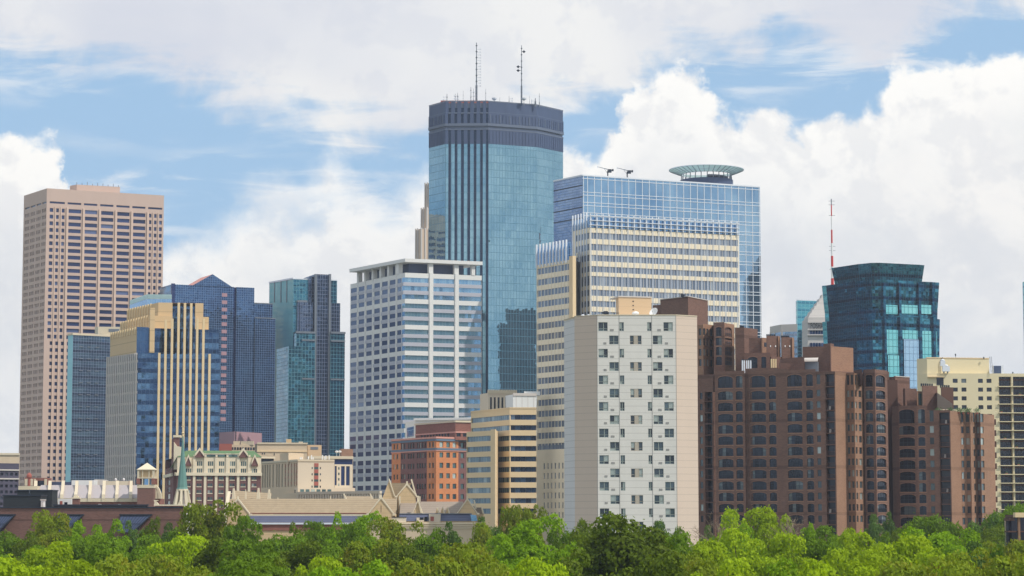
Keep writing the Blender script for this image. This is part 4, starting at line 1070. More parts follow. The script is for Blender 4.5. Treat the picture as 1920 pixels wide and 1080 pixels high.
# ============ 18 cream office block with window bands
Y18 = 700
pts, Z = corners((883,773.5), (955.5,766.2), (1006,766.3), Y18)
t = T('banded_office_block', 'cream office block with long dark window bands, between the orange brick and cream banded buildings', pts, 'office block')
f1, f2 = Face(pts[0], pts[1]), Face(pts[1], pts[2]); body(t, 'wall', 'office_stone', pts, 0, Z)
wy = [(777.6+19.55*i, 787+19.55*i) for i in range(10)]
zz = [(f2.Z(b, 956), f2.Z(a, 956)) for a, b in wy]
f1.wall(t.mb('wall', 'office_stone'), 0, f1.L, 0, Z, [(.1, f1.L-.02, a, b) for a, b in zz], .35, lambda k, o, mb: t.add('window_band', panes(f1, o, 1.5, -.35), 'win_bandteal'))
f2.wall(t.mb('wall', 'office_stone'), 0, f2.L, 0, Z, [(.02, f2.L, a, b) for a, b in zz], .35, lambda k, o, mb: t.add('window_band', panes(f2, o, 1.5, -.35), 'win_band_dark'))
l2, ZL = corners((874.7,810), (930,806.8), (934,806.9), Y18-5); g1 = Face(l2[0], l2[1])
bb = [g1.A, g1.B, g1.B+Vector((.6, 9, 0)), g1.A+Vector((1.5, 12, 0))]; body(t, 'wall', 'office_stone', bb, 0, ZL, (0,))
zz2 = [(g1.Z(b, 922), g1.Z(a, 922)) for a, b in [(816.6+19.55*i, 826.5+19.55*i) for i in range(8)]]
g1.wall(t.mb('wall', 'office_stone'), 0, g1.L, 0, ZL, [(.1, g1.U(921,900), a, b) for a, b in zz2], .35, lambda k, o, mb: t.add('window_band', panes(g1, o, 1.5, -.35), 'win_bandteal'))
g1.box(t.mb('stair_pier', 'office_stone'), g1.U(921.4,900), g1.L, 0, ZL+.3, 0, .3)
for f in (f1, f2): f.box(t.new('roof_coping', 'office_stone'), 0, f.L, Z, Z+.4, -.6, .12)
t.done()
# small buildings behind it
pts, Z = corners((900,739), (915,736.8), (970,737.5), 905)
t = T('spiked_concrete_block', 'pale concrete block with a spiky roof edge, between the white striped tower and cream tower', pts)
body(t, 'wall', 'pale_concrete', pts, 0, Z); f1, f2 = Face(pts[0], pts[1]), Face(pts[1], pts[2])
f1.quad(t.mb('wall', 'pale_concrete'), 0, f1.L, 0, Z)
f2.wall(t.mb('wall', 'pale_concrete'), 0, f2.L, 0, Z, [(u0, u0+.8, Z-9, Z-1.6) for u0 in np.arange(.8, f2.L-1, 1.5)], .5, adder(t, 'window', 'win_dark'))
for i in range(18):
    u0 = f2.L*(i+.2)/18; f2.tri(t.new('roof_spike', 'cream'), [(u0-.35, Z-.2), (u0+.35, Z-.2), (u0+.15, Z+1.3), (u0-.15, Z+1.3)], -.3, .5)
t.done()
pts, Z = corners((948,742), (962,739.5), (1006,740), 880)
t = T('plain_grey_block', 'plain pale grey block next to the spiked concrete block', pts)
t.mb('wall', 'white_concrete').prism(pts, 0, Z); f2 = Face(pts[1], pts[2]); f2.box(t.mb('parapet', 'silver_stone'), 0, f2.L, Z-.5, Z+.5, 0, .3)
for i in range(4): f2.box(t.mb('wall_joint', 'silver_stone'), f2.L*(i+.5)/4, f2.L*(i+.5)/4+.15, 0, Z-.5, 0, .06)
p = at(998, 740, 884); t.mb('roof_box', 'white_concrete').box((p.x, p.y+4), 6, 5, Z-.1, Z+1.4); t.done()
# ============ 19 orange brick
Y19 = 800
pts, Z = corners((734.5,824), (817.8,818.4), (888,821), Y19)
t = T('orange_brick_block', 'orange and maroon brick block with blue cornice stripes and a setback top floor', pts, 'office block')
f1, f2 = Face(pts[0], pts[1]), Face(pts[1], pts[2]); body(t, 'wall', 'maroon_brick', pts, 0, Z)
rws = [(828.5,838.2)]+[(848+19.5*i, 857.5+19.5*i) for i in range(6)]
zz = [(f2.Z(b, 820), f2.Z(a, 820)) for a, b in rws]
c2 = [(824,831), (836.8,843.6), (848.7,855.6), (863.8,870)]
u_ = lambda f, px: f.U(px, 880)
us_ = u_(f2, 859.5)
o2 = [(u_(f2,a), u_(f2,b), c_, d_) for c_, d_ in zz for a, b in c2]
f2.wall(t.mb('orange_wall', 'orange_brick'), 0, us_, 0, Z, [o for o in o2 if o[1] < us_], .3, adder(t, 'window', 'win_greenish'))
f2.wall(t.mb('maroon_wall', 'maroon_brick'), us_, f2.L, 0, Z, [o for o in o2 if o[0] > us_], .3, adder(t, 'window', 'win_greenish'))
segs = [(0, u_(f1,751), 'orange_wall', 'orange_brick'), (u_(f1,751), u_(f1,800.4), 'maroon_wall', 'maroon_brick'), (u_(f1,800.4), f1.L, 'orange_wall', 'orange_brick')]
c1 = [(737.5,740.8), (743.2,746.6), (752,755.2), (756.6,759.8), (764.5,767.6), (769,772.2), (773.8,776.8), (781.5,784.6), (786,789.2), (790.6,793.6), (796,799), (803.8,807.4), (810,813.4)]
for a, b, nm, mt in segs:
    f1.wall(t.new(nm, mt), a, b, 0, Z, [(u_(f1,x), u_(f1,y), c_, d_) for c_, d_ in zz for x, y in c1 if u_(f1,x) >= a and u_(f1,y) <= b], .3, adder(t, 'window', 'win_greenish'))
m_plain('blue_trim', S(96,116,134), var=.05); m_plain('pink_trim', S(206,150,136), var=.05)
for f in (f1, f2):
    for py, mt, w in ((820.3,'pink_trim',.45), (824.6,'blue_trim',.55), (841.6,'blue_trim',.55), (844.4,'pink_trim',.3)):
        zq = f2.Z(py, 820); f.box(t.new('cornice' if mt == 'blue_trim' else 'trim_band', mt), -.2, f.L+.2, zq-w*.6, zq+w*.6, -.1, .35 if mt == 'blue_trim' else .25)
for a, b in c1[2:11]: f1.box(t.new('key_panel', 'cream'), u_(f1,a)-.1, u_(f1,b)+.1, f1.Z(851.5, a)+.9, f1.Z(848, a)+.9, 0, .08)
ph, ZZ = corners((779,797), (854,791.2), (905,792.3), Y19+6); p1, p2 = Face(ph[0], ph[1]), Face(ph[1], ph[2])
body(t, 'setback_wall', 'red_brick', ph, Z-1, ZZ)
zw = (f2.Z(817.3, 820), f2.Z(810.5, 820))
p1.wall(t.mb('setback_wall', 'red_brick'), 0, p1.L, Z-1, ZZ, [(p1.U(789+5.5*i, 812), p1.U(792.8+5.5*i, 812), *zw) for i in range(10)], .3, adder(t, 'window', 'win_dark'))
p2.wall(t.mb('setback_wall', 'red_brick'), 0, p2.L, Z-1, ZZ, [(p2.U(856,812), p2.U(864,812), *zw), (p2.U(868,812), p2.U(878,812), *zw)], .3, adder(t, 'window', 'win_dark'))
for f in (p1, p2): f.box(t.new('trim_band', 'pink_trim'), 0, f.L, f2.Z(809, 820)-.25, f2.Z(809, 820)+.25, 0, .2); f.box(t.new('roof_coping', 'cream'), -.2, f.L+.2, ZZ-.1, ZZ+.5, -.6, .35)
t.done()
pts, Z = corners((760,792.5), (779,788.3), (905,786.5), 865)
t = T('grey_panel_block', 'pale grey block with one blue window bay, behind the orange brick one', pts)
t.mb('wall', 'white_concrete').prism(pts, 0, Z); f1 = Face(pts[0], pts[1]); f2 = Face(pts[1], pts[2])
f1.box(t.mb('window_bay', 'cw_far_blue'), f1.L*.2, f1.L*.85, f1.Z(820,765), f1.Z(802,765), 0, .15); f2.box(t.mb('roof_edge', 'white_paint'), -.5, f2.L, Z, Z+.8, -1, .6); t.done()

# ============ 20 brick block with green tiled roof
Y21 = 760
pts, Z = corners((310,889), (332,884), (489.5,884.5), Y21)
t = T('green_roofed_block', 'brick and cream terracotta block with a green tiled roof and pointed gables', pts, 'apartment block')
f1, f2 = Face(pts[0], pts[1]), Face(pts[1], pts[2])
zE = f2.Z(856.5, 400); body(t, 'wall', 'maroon_brick', pts, 0, zE)
f1.wall(t.mb('wall', 'maroon_brick'), 0, f1.L, 0, zE-3, [(f1.L*.2, f1.L*.45, z_, z_+1.6) for z_ in np.arange(6, zE-6, 2.3)]+[(f1.L*.6, f1.L*.85, z_, z_+1.6) for z_ in np.arange(6, zE-6, 2.3)], .2, adder(t, 'window', 'win_greenish'))
zu = f2.Z(889, 400); bayc = [353.5+20.6*i for i in range(7)]
lowr = [(894,899.5), (906.5,912), (919,924.5), (932,937.5), (945,950), (958,963)]
uppr = [(865,873.5), (878.5,886)]
ops = []
for cx_ in bayc:
    if cx_ > 486: continue
    for dx in ((-5,-1.2), (-.2,3.6), ): 
        for a, b in lowr: ops.append((f2.U(cx_+dx[0],900), f2.U(cx_+dx[1],900), f2.Z(b,400), f2.Z(a,400)))
f2.wall(t.mb('wall', 'maroon_brick'), 0, f2.L, 0, zu, ops, .2, adder(t, 'window', 'win_greenish'))
for o in ops: f2.box(t.new('window_sill', 'terracotta_cream'), o[0]-.1, o[1]+.1, o[2]-.25, o[2]-.02, 0, .12)
ops = [(f2.U(cx_+d0,880), f2.U(cx_+d1,880), f2.Z(b,400), f2.Z(a,400)) for cx_ in bayc if cx_ < 486 for d0, d1 in ((-5,-1.9),(-1.1,1.6),(2.3,5)) for a, b in uppr]
f2.wall(t.mb('upper_wall', 'terracotta_cream'), 0, f2.L, zu, zE, ops, .3, adder(t, 'window', 'win_greenish'))
f2.box(t.new('cornice', 'terracotta_cream'), -.3, f2.L+.3, zu-.5, zu+.5, 0, .7); f1.box(t.new('cornice', 'terracotta_cream'), 0, f1.L, zu-.5, zu+.5, 0, .7)
for i in range(7):
    u0 = f2.U(364-20.6+20.6*i, 900)
    if u0 > .5: f2.box(t.new('pilaster', 'terracotta_cream'), u0-.42, u0+.42, 0, f2.Z(857,400), 0, .4); f2.box(t.new('finial', 'terracotta_cream'), u0-.3, u0+.35, f2.Z(857,400), f2.Z(853,400), 0, .5)
# roof
zR = f2.Z(843.8, 400); r0_, r1_ = f2.U(350,850), f2.U(478,850); P = f2.pt; gr = t.mb('roof', 'green_tile')
gr.poly([P(0,zE,.2), P(f2.L+.2,zE,.2), P(r1_,zR,-7), P(r0_,zR,-7)]); gr.poly([P(f2.L+.2,zE,.2), P(f2.L,zE,-14), P(r1_,zR,-7)]); gr.poly([P(f2.L,zE,-14), P(-2,zE,-14), P(r0_,zR,-7), P(r1_,zR,-7)]); gr.poly([P(-3,zE-5,-14), P(-3.,zE-5,0), P(r0_,zR,-7)]); gr.poly([P(-3.,zE-5,0), P(0,zE,.2), P(r0_,zR,-7)])
for px, pk, w in ((374,844.5,8.5), (456,845,8.2), (353,857,5.5), (477.5,857,6)):
    a, b, cc_ = f2.U(px-w,870), f2.U(px+w,870), f2.U(px,870); zt_ = f2.Z(pk, px); z0 = zE-(.2 if w > 7 else 3)
    g = t.new('gable', 'maroon_brick'); zs_ = f2.Z(856, px) if w > 7 else z0+.5; f2.tri(g, [(a, z0), (b, z0), (b, zs_), (cc_, zt_), (a, zs_)], -2, .75)
    k = t.new('gable_coping', 'terracotta_cream')
    for s0, s1 in ((a, cc_), (cc_, b)):
        za, zb_ = (zs_, zt_) if s0 == a else (zt_, zs_)
        f2.tri(k, [(s0, za), (s1, zb_), (s1, zb_+.9), (s0, za+.9)], -2, 1.0)
for px in (388.5,402.5,414,432,442):
    u0 = f2.U(px,850); zz_ = f2.Z(852, px); f2.box(t.new('dormer', 'win_greenish'), u0-1.3, u0+1.3, zE, zz_, -3, .1); f2.box(t.new('dormer_cap', 'terracotta_cream'), u0-1.5, u0+1.5, zz_, zz_+.25, -3, .2)
c3, Zc = corners((322,824), (326,820), (337,820), Y21+2); t.mb('chimney', 'maroon_brick').prism(c3, 0, Zc); fc3 = Face(c3[1], c3[2]); fc3.box(t.mb('chimney_cap', 'terracotta_cream'), -.2, fc3.L+.2, Zc, Zc+.7, -3, .3)
fc3 = Face(at(326,838,Y21+1), at(341,838,Y21+1)); fc3.tri(t.new('gable', 'terracotta_cream'), [(0, f2.Z(880,330)), (fc3.L, f2.Z(880,330)), (fc3.L, f2.Z(838,330)), (fc3.L*.35, f2.Z(836,330)), (0, f2.Z(829,330))], -4, .1)
t.done()

# ============ 23 tan block with slit windows and plain stair tower
Y23 = 850
pts, Z = corners((490,868.5), (558.5,863.8), (627,864.2), Y23)
t = T('slit_window_block', 'tan office block with a red-striped plain front and a left wing of slit windows', pts, 'office block')
f1, f2 = Face(pts[0], pts[1]), Face(pts[1], pts[2]); body(t, 'wall', 'pale_concrete', pts, 0, Z)
zb_, zt_ = f1.Z(912, 556), f1.Z(868, 556)
xs_ = [492.5,497,501.6,505.8,512,519,523,529,535,540.5,546.5,552,556]
f1.wall(t.mb('wing_wall', 'tan_concrete'), 0, f1.L, 0, Z-.3, [(max(.1, f1.U(x-1.2,890)), min(f1.L-.05, f1.U(x+1.2,890)), zb_, zt_) for x in xs_], .4, adder(t, 'window_strip', 'win_greenish'))
for k in range(4):
    zq = zb_+(zt_-zb_)*(k+.35)/4; f1.box(t.new('spandrel', 'rust_red'), f1.U(531,890), f1.L-.1, zq, zq+1.1, -.35, -.3)
f2.quad(t.mb('wall', 'pale_concrete'), 0, f2.L, 0, Z)
for k in range(4):
    z1 = f2.Z(868.5+11.6*k, 590); f2.box(t.new('red_stripe', 'rust_red'), f2.U(589,890), f2.U(597,890), z1-1.35, z1, 0, .12)
    f2.box(t.new('stair_glass', 'win_greenish'), f2.U(589,890), f2.U(597,890), z1-2.2, z1-1.36, 0, .06)
    for px in (585.3, 600.7): f2.box(t.new('window', 'win_dark'), f2.U(px-1,890), f2.U(px+1,890), z1-2.1, z1-1.4, 0, .06)
for f in (f1, f2): f.box(t.new('roof_coping', 'cream'), 0, f.L, Z-.2, Z+.5, -.5, .25)
ph, ZZ = corners((525,851), (541,848.8), (569,850), Y23+8); t.mb('plant_room', 'tan_concrete').prism(ph, Z-1, ZZ)
for px in (563,566,578,584,587,604.5,608.5,611,617): p = at(px, 860, Y23+4); t.new('roof_pipe', 'white_paint').tube([(p.x, p.y, Z-.5), (p.x, p.y, Z+random.uniform(1.3, 2.5))], .22, 6)
w2, ZW = corners((626.5,871), (627.5,870.5), (660.5,871), Y23+5); g2 = Face(w2[1], w2[2]); body(t, 'wall', 'tan_concrete', w2, 0, ZW, (1,))
g2.wall(t.mb('wall', 'tan_concrete'), 0, g2.L, 0, ZW, [(g2.U(a,890), g2.U(b,890), g2.Z(910,640), g2.Z(874,640)) for a, b in ((627.8,631.5), (639.5,646.5), (649,656))], .3, adder(t, 'window_strip', 'win_navy'))
for k in range(4): g2.box(t.new('window', 'win_greenish'), g2.U(634,890), g2.U(636.5,890), g2.Z(876+10.2*k,640)-.9, g2.Z(876+10.2*k,640), 0, .05)
# podium
pd, ZP = corners((505,920), (558.5,914.5), (666,914.8), Y23-6); h1, h2 = Face(pd[0], pd[1]), Face(pd[1], pd[2])
t.mb('podium', 'pale_concrete').prism(pd, 0, ZP)
for k in range(6): h2.box(t.new('podium_window', 'win_greenish'), h2.U(563+10.2*k,920), h2.U(570+10.2*k,920), h2.Z(923.3,600), h2.Z(917.5,600), 0, .1)
for k in range(12): h1.box(t.new('podium_window', 'win_greenish'), h1.U(508+4*k,920), h1.U(510.3+4*k,920), h1.Z(924,556), h1.Z(918,556), 0, .1)
t.done()
pd, ZP = corners((500,929), (560,923.5), (716,921.5), Y23-28); h1, h2 = Face(pd[0], pd[1]), Face(pd[1], pd[2])
t = T('ribbed_podium_block', 'long low block with upright concrete ribs, just above the church ridge', pd, 'office block')
body(t, 'wall', 'tan_concrete', pd, 0, ZP); h1.quad(t.mb('wall', 'tan_concrete'), 0, h1.L, 0, ZP); h2.quad(t.mb('wall', 'dark_trim'), 0, h2.L, 0, ZP)
h2.box(t.mb('parapet', 'pale_concrete'), 0, h2.L, ZP-.7, ZP+.2, 0, 1.0)
for i in range(32): u0 = h2.L*(i+.5)/32; h2.box(t.new('rib', 'pale_concrete'), u0-.42, u0+.42, 0, ZP-.7, 0, .9)
t.done()
# ============ 24 tan blocks behind
pts, Z = corners((478,832.5), (482,831.5), (576,832), 950)
t = T('long_tan_block', 'long plain tan block with a square stub chimney, in front of the teal stepped tower', pts)
t.mb('wall', 'tan_concrete').prism(pts, 0, Z); f2 = Face(pts[1], pts[2]); f2.box(t.new('roof_coping', 'cream'), 0, f2.L+.2, Z-.2, Z+.4, -1, .4); f2.box(t.mb('lintel_band', 'office_stone'), 0, f2.L, f2.Z(846,500)-.3, f2.Z(846,500)+.3, 0, .3)
for a, b, c_, d_ in ((491,493,849,852), (495,497,849,852), (513.5,515,849,854)): f2.box(t.new('window', 'win_dark'), f2.U(a,850), f2.U(b,850), f2.Z(d_,500), f2.Z(c_,500), 0, .08)
p = at(541.5, 828, 956); t.mb('chimney', 'sandstone').box((p.x, p.y), 1.9, 1.9, Z-.5, at(541, 823.5, 956).z); p = at(564, 831, 956); t.mb('roof_hatch', 'cream').box((p.x, p.y), 1.6, 1.6, Z-.1, Z+.9)
b2, Z2 = corners((575,834.5), (577,834.2), (603,834.5), 955); t.mb('annex', 'beige_stucco').prism(b2, 0, Z2); g = Face(b2[1], b2[2]); g.box(t.mb('louvre', 'grey_metal'), g.L*.2, g.L*.75, g.Z(843,590), g.Z(838,590), 0, .1)
t.done()
pts, Z = corners((401,834.5), (404,833.3), (480,834), 975)
t = T('red_roofed_low_block', 'low tan block with reddish roof trim behind the green tiled roof', pts)
t.mb('wall', 'tan_concrete').prism(pts, 0, Z); f2 = Face(pts[1], pts[2]); f2.box(t.mb('roof_trim', 'rust_red'), -.3, f2.L*.4, Z-3, Z+.3, -2, .5)
for i in range(9): f2.box(t.new('window', 'win_dark'), f2.U(434+5*i,840), f2.U(437.6+5*i,840), f2.Z(843.5,440), f2.Z(838.5,440), 0, .1)
for px in (444, 458, 470): p = at(px, 830, 980); t.new('roof_unit', 'cream').box((p.x, p.y), 2.6, 2, Z-.1, Z+1.5)
t.done()
pts, Z = corners((575,855.5), (577,855), (662,855.5), 930)
t = T('blue_windowed_low_block', 'low block with pale roof slab over blue windows, left of the white striped tower', pts)
t.mb('wall', 'tan_concrete').prism(pts, 0, Z); f2 = Face(pts[1], pts[2]); f2.box(t.mb('roof_slab', 'cream'), 0, f2.L, Z-1.1, Z, -.5, .8); f2.box(t.mb('window_strip', 'win_navy'), .2, f2.L-.2, Z-3.4, Z-1.2, 0, .15)
b2, Z2 = corners((636,842), (640,841.5), (662,842), 945); t.mb('upper_block', 'tan_and_sunlit_brick').prism(b2, 0, Z2)
for px in (631.5, 637): p = at(px, 850, 935); q = t.new('roof_dish', 'white_paint'); q.tube([(p.x, p.y, Z-.2), (p.x, p.y, at(px, 848, 935).z)], .1, 4); q.lathe((p.x, p.y, at(px, 847, 935).z), [(0, -.5), (.7, -.2), (.7, .3), (0, .5)], 8)
t.done()
pts, Z = corners((480,856.5), (482,856), (514,856.5), 900)
t = T('shaded_window_block', 'small low block with pale canopy over dark windows, right of the green roof', pts)
t.mb('wall', 'tan_concrete').prism(pts, 0, Z); f2 = Face(pts[1], pts[2]); f2.box(t.mb('canopy', 'cream'), 0, f2.L, Z-.7, Z, -.5, 1.0); f2.box(t.mb('window_strip', 'win_dark'), .2, f2.L-.2, Z-2.6, Z-.8, 0, .15); t.done()
# ============ 12 big brown brick condominium (left) and 13 its twin (right)
Y12 = 600
def hor(px, Y): p = at(px, 800, Y); return Vector((p.x, p.y, 0))
def balcony_stack(t, fc, u0, u1, zr, wallmat):
    """open loggias: dark recess, slab edge and rail on every floor"""
    for i, (z0, z1) in enumerate(zr):
        s = t.new('balcony', 'dark_trim'); fc.box(s, u0-.05, u1+.05, z0-.28, z0, -1.5, .12); fc.box(s, u0, u1, z0+.95, z0+1.02, .0, .06)
        for k in range(int((u1-u0)/.28)): fc.box(s, u0+k*.28+.02, u0+k*.28+.06, z0+.005, z0+.95, .01, .045)
        if random.random() < .18:
            x = random.uniform(u0+.3, u1-.9); fc.box(t.new('balcony_chair', 'silver_stone'), x, x+.45, z0, z0+.42, -.7, -.3); fc.box(t.new('balcony_chair', 'silver_stone'), x, x+.45, z0+.43, z0+.9, -.72, -.66)
def archwin(t, fc, rail=True):
    def f(k, o, mb):
        a, b, c, d = o[:4]; w = b-a; e = -.3
        m = MB(); n = 4 if w > 2.6 else 2
        for i in range(n): fc.quad(m, a+w*i/n+.03, a+w*(i+1)/n-.03, c, d, e)
        fr = MB()
        for i in range(1, n): fc.box(fr, a+w*i/n-.035, a+w*i/n+.035, c, d, e-.01, e+.05)
        fc.box(fr, a, b, c+(d-c)*.78-.03, c+(d-c)*.78+.03, e-.01, e+.04)
        kids = [('frame', fr, 'dark_metal')]
        r = min((b-a)*.22, (d-c)*.25); mm = (a+b)/2; AC = t.mb('arch_course', 'arch_brick')
        arc = [(mm+(a-.1-mm)*math.cos(q), d-r+(r+.02)*math.sin(q)) for q in [math.pi*i/10 for i in range(11)]]
        for (x1, y1), (x2, y2) in zip(arc[:-1], arc[1:]): AC.poly([fc.pt(x1, y1, .03), fc.pt(x2, y2, .03), fc.pt(x2, y2+.2, .03), fc.pt(x1, y1+.2, .03)])
        if rail and w > 1.2:
            r = MB(); fc.box(r, a, b, c+.95, c+1.02, -.07, -.03)
            for i in range(int(w/.22)): fc.box(r, a+i*.22, a+i*.22+.035, c+.02, c+.95, -.065, -.035)
            kids.append(('railing', r, 'dark_metal'))
        t.add('arched_window', m, 'win_condo', kids)
    return f
def smallwin(t, mat='win_condo_small'):
    return lambda k, o, mb: t.add('window', mb, mat)
def segment(t, A, B, ztop, bigs=(), smalls=(), balc=(), wall='brown_brick', part='wall', rz=None, small_rz=None, cut=None):
    """one flat facade strip from plan point A to B, all columns given in photo px"""
    fc = Face(A, B); W = t.new(part, wall); ops = []
    for (a, b) in bigs:
        for z0, z1 in rz: ops.append((fc.U(a, 850), fc.U(b, 850), z0, z1, 'b'))
    so = []
    for (a, b) in smalls:
        for z0, z1 in (small_rz or rz): so.append((fc.U(a, 850), fc.U(b, 850), z0+(.4 if z1-z0 > 2.1 else 0), z1-.12, 's'))
    bo = []
    for (a, b) in balc:
        u0, u1 = fc.U(a, 850), fc.U(b, 850); bo.append((u0, u1, 3, min(ztop-.6, rz[0][1]), 'l'))
    aw = archwin(t, fc); sw = smallwin(t)
    # one wall sheet; arches are only put on the big openings
    cuts = sorted([(o[0]-.02, o[1]+.02, k) for k, L in (('b', ops), ('s', so), ('l', bo)) for o in {(q[0], q[1]) for q in L}])
    u = 0
    for i, (a, b, k) in enumerate(cuts):
        e = (b+cuts[i+1][0])/2 if i+1 < len(cuts) else fc.L
        L = {'b': ops, 's': so, 'l': bo}[k]
        if k == 'b': fc.wall(W, u, e, 0, ztop, L, .3, aw, arch=True)
        elif k == 's': fc.wall(W, u, e, 0, ztop, L, .22, sw, arch=False)
        else:
            fc.wall(W, u, e, 0, ztop, L, 1.6, lambda kk, o, mb: t.add('loggia_back', mb, 'win_dark'))
            for o in L:
                if o[0] >= u-.01 and o[1] <= e+.01: balcony_stack(t, fc, o[0], o[1], [(z0-.15, z1) for z0, z1 in rz], wall)
        u = e
    if not cuts: fc.quad(W, 0, fc.L, 0, ztop)
    # soldier courses over the arches
    for o in ops:
        fc.box(t.new('sill_course', 'tan_and_sunlit_brick'), o[0]-.12, o[1]+.12, o[2]-.3, o[2]-.1, 0, .07)
    return fc
pm = [hor(1304, 604), hor(1337.5, 601), hor(1341, 600.5), hor(1397, 597), hor(1399, 598.6), hor(1461, 594.5), hor(1475.5, 593.5), hor(1530.5, 590), hor(1567, 588),
      hor(1588, 593), hor(1603, 591), hor(1619.5, 595), hor(1621, 594), hor(1642, 592.4), hor(1665, 598)]
t = T('brown_brick_condominium', 'large stepped dark brown brick apartment building with arched windows, right of the white apartment tower', [pm[0], pm[-1], pm[7]], 'apartment block')
zref = lambda py: at(1430, py, 596).z
main = [(726, 704)]+[(748.5+21.2*i, 732.6+21.2*i) for i in range(12)]
rz = [(zref(a), zref(b)) for a, b in main]
smr = rz
zM = zref(694.5)
segment(t, pm[0], pm[1], at(1325, 706, 602).z, (), [(1312.8,1318)], [(1321.8,1336)], rz=rz[1:])
segment(t, pm[2], pm[3], zM, [(1347,1375), (1380.6,1393.2)], rz=rz)
segment(t, pm[3]+Vector((0, 1.6, 0)), pm[4]+Vector((0, .8, 0)), zM, (), (), part='recess_wall', wall='dark_trim', rz=rz)
segment(t, pm[4], pm[5], zM+.6, [(1407.6,1436.7), (1442.8,1456)], [(1401.4,1404.4)], rz=rz)
segment(t, pm[5], pm[6], zM+.3, (), (), rz=rz, wall='brown_brick')
segment(t, pm[6], pm[7], at(1500, 693, 592).z, [(1477.4,1505), (1513,1525.6)], rz=rz)
segment(t, pm[7], pm[8], at(1550, 697, 589).z, (), [(1532.4,1539.6)], [(1549,1565.5)], rz=rz)
segment(t, pm[8], pm[9], at(1577, 697.5, 590).z, (), (), wall='tan_and_sunlit_brick', part='sunlit_tone_wall', rz=rz)  # sun-facing strip, sunlight painted in by the lighter brick
segment(t, pm[9], pm[10], at(1595, 699, 592).z, (), [(1589.3,1594), (1596.8,1601.5)], wall='tan_and_sunlit_brick', part='bay_wall', rz=rz)
segment(t, pm[10], pm[11], at(1610, 700.5, 593).z, (), [(1604.8,1608), (1611.5,1616.5)], wall='tan_and_sunlit_brick', part='bay_wall', rz=rz)
segment(t, pm[11], pm[12], zM, (), (), rz=rz)
segment(t, pm[12], pm[13], at(1630, 692.5, 593).z, [(1624.6,1638)], rz=rz)
segment(t, pm[13], pm[14], at(1655, 693.5, 595).z, [(1644,1661.5)], rz=rz)
bkp = [pm[14], pm[14]+Vector((2, 16, 0)), pm[0]+Vector((4, 18, 0)), pm[0]]
t.mb('back_wall', 'brown_brick').prism([pm[0]+Vector((.5, 2, 0)), pm[3]+Vector((0, 1.8, 0)), pm[5]+Vector((0, 1.5, 0)), pm[8]+Vector((-.5, 2.5, 0)), pm[11]+Vector((0, 2, 0)), pm[14]+Vector((-.3, .8, 0)), pm[14]+Vector((2, 16, 0)), pm[0]+Vector((4, 18, 0))], 0, zM-.5, sides=[0,1,2,3,4,5,6,7])
# taller rear wings
def wing(A, B, py, bigs, smalls, n, ys, Yd, wall='brown_brick', part='rear_wall', depth=12):
    mx = (A+B)/2; zt = at(A_px[0], py, Yd).z
    r = [(at(A_px[0], b, Yd).z, at(A_px[0], a, Yd).z) for a, b in ys]
    fc = segment(t, A, B, zt, bigs, smalls, (), wall, part, rz=r)
    t.mb('rear_back_wall', 'brown_brick').prism([fc.A*1.001, fc.B*1.001, fc.B*(1+depth/600), fc.A*(1+depth/600)], zM-20, zt, sides=[0, 1, 2, 3])
    return fc, zt
rowsR = [(614.5+18.9*i, 629.5+18.9*i) for i in range(5)]
A_px = (1320,); wing(hor(1304, 627), hor(1320, 624), 609, (), [(1311.5,1316.5)], 0, [(615+19.2*i, 628.5+19.2*i) for i in range(4)], 625, 'tan_and_sunlit_brick', 'bay_wall')
A_px = (1325,); wing(hor(1320, 624), hor(1339.5, 629), 607.5, (), [(1319.8,1324.6), (1326.5,1330), (1333.5,1338)], 0, [(615+19.2*i, 628.5+19.2*i) for i in range(4)], 625, 'tan_and_sunlit_brick', 'bay_wall')
A_px = (1350,); wing(hor(1339.5, 622), hor(1360, 621), 604.5, [(1344,1354.8)], (), 0, [(613.5+18.5*i, 631.5+18.5*i-(2.2 if i else 0)) for i in range(4)], 622)
A_px = (1370,); wing(hor(1360, 621), hor(1378.5, 626), 606, [(1361,1374.5)], (), 0, [(613.5+18.5*i, 631.5+18.5*i-(2.2 if i else 0)) for i in range(4)], 622, 'tan_and_sunlit_brick', 'bay_wall')
def blk(part, mat, L_, C_, R_, Y, zlow):
    p, zt = corners(L_, C_, R_, Y); t.new(part, mat).prism(p, zlow, zt); return Face(p[0], p[1]), Face(p[1], p[2]), zt
zl = zM-4
blk('rear_block', 'brown_brick', (1224,572.5), (1238,571.5), (1262,572.5), 640, zl)
fa, fb, zt = blk('rear_block', 'brown_brick', (1238,562.3), (1290,556.2), (1327,563.8), 630, zl)
fb.box(t.new('roof_coping', 'silver_stone'), 0, fb.L, zt, zt+.2, -.4, .1); fa.box(t.new('roof_coping', 'silver_stone'), 0, fa.L, zt, zt+.2, -.4, .1)
for k in range(5): p = fb.pt(-1.2+k*.5, 0, -1.5); t.new('flue', 'dark_metal').tube([(p.x, p.y, zt-.1), (p.x, p.y, zt+.75)], .16, 6)
fa, fb, zt = blk('stair_block', 'brown_brick', (1378,614.5), (1395.5,614), (1420.5,617.3), 618, zl)
for k in range(4): p = fb.pt(.4+k*.6, 0, -1.5); t.new('flue', 'dark_metal').tube([(p.x, p.y, zt-.1), (p.x, p.y, zt+.7)], .16, 6)
blk('stair_block', 'brown_brick', (1404,634), (1409,634), (1429,633.5), 613, zl); fa, fb, zt = blk('stair_block', 'tan_and_sunlit_brick', (1427,633.5), (1429,633), (1441,634), 611, zl)
fb.box(t.new('window', 'win_dark'), fb.L*.3, fb.L*.75, fb.Z(650,1433), fb.Z(642,1433), 0, .06)
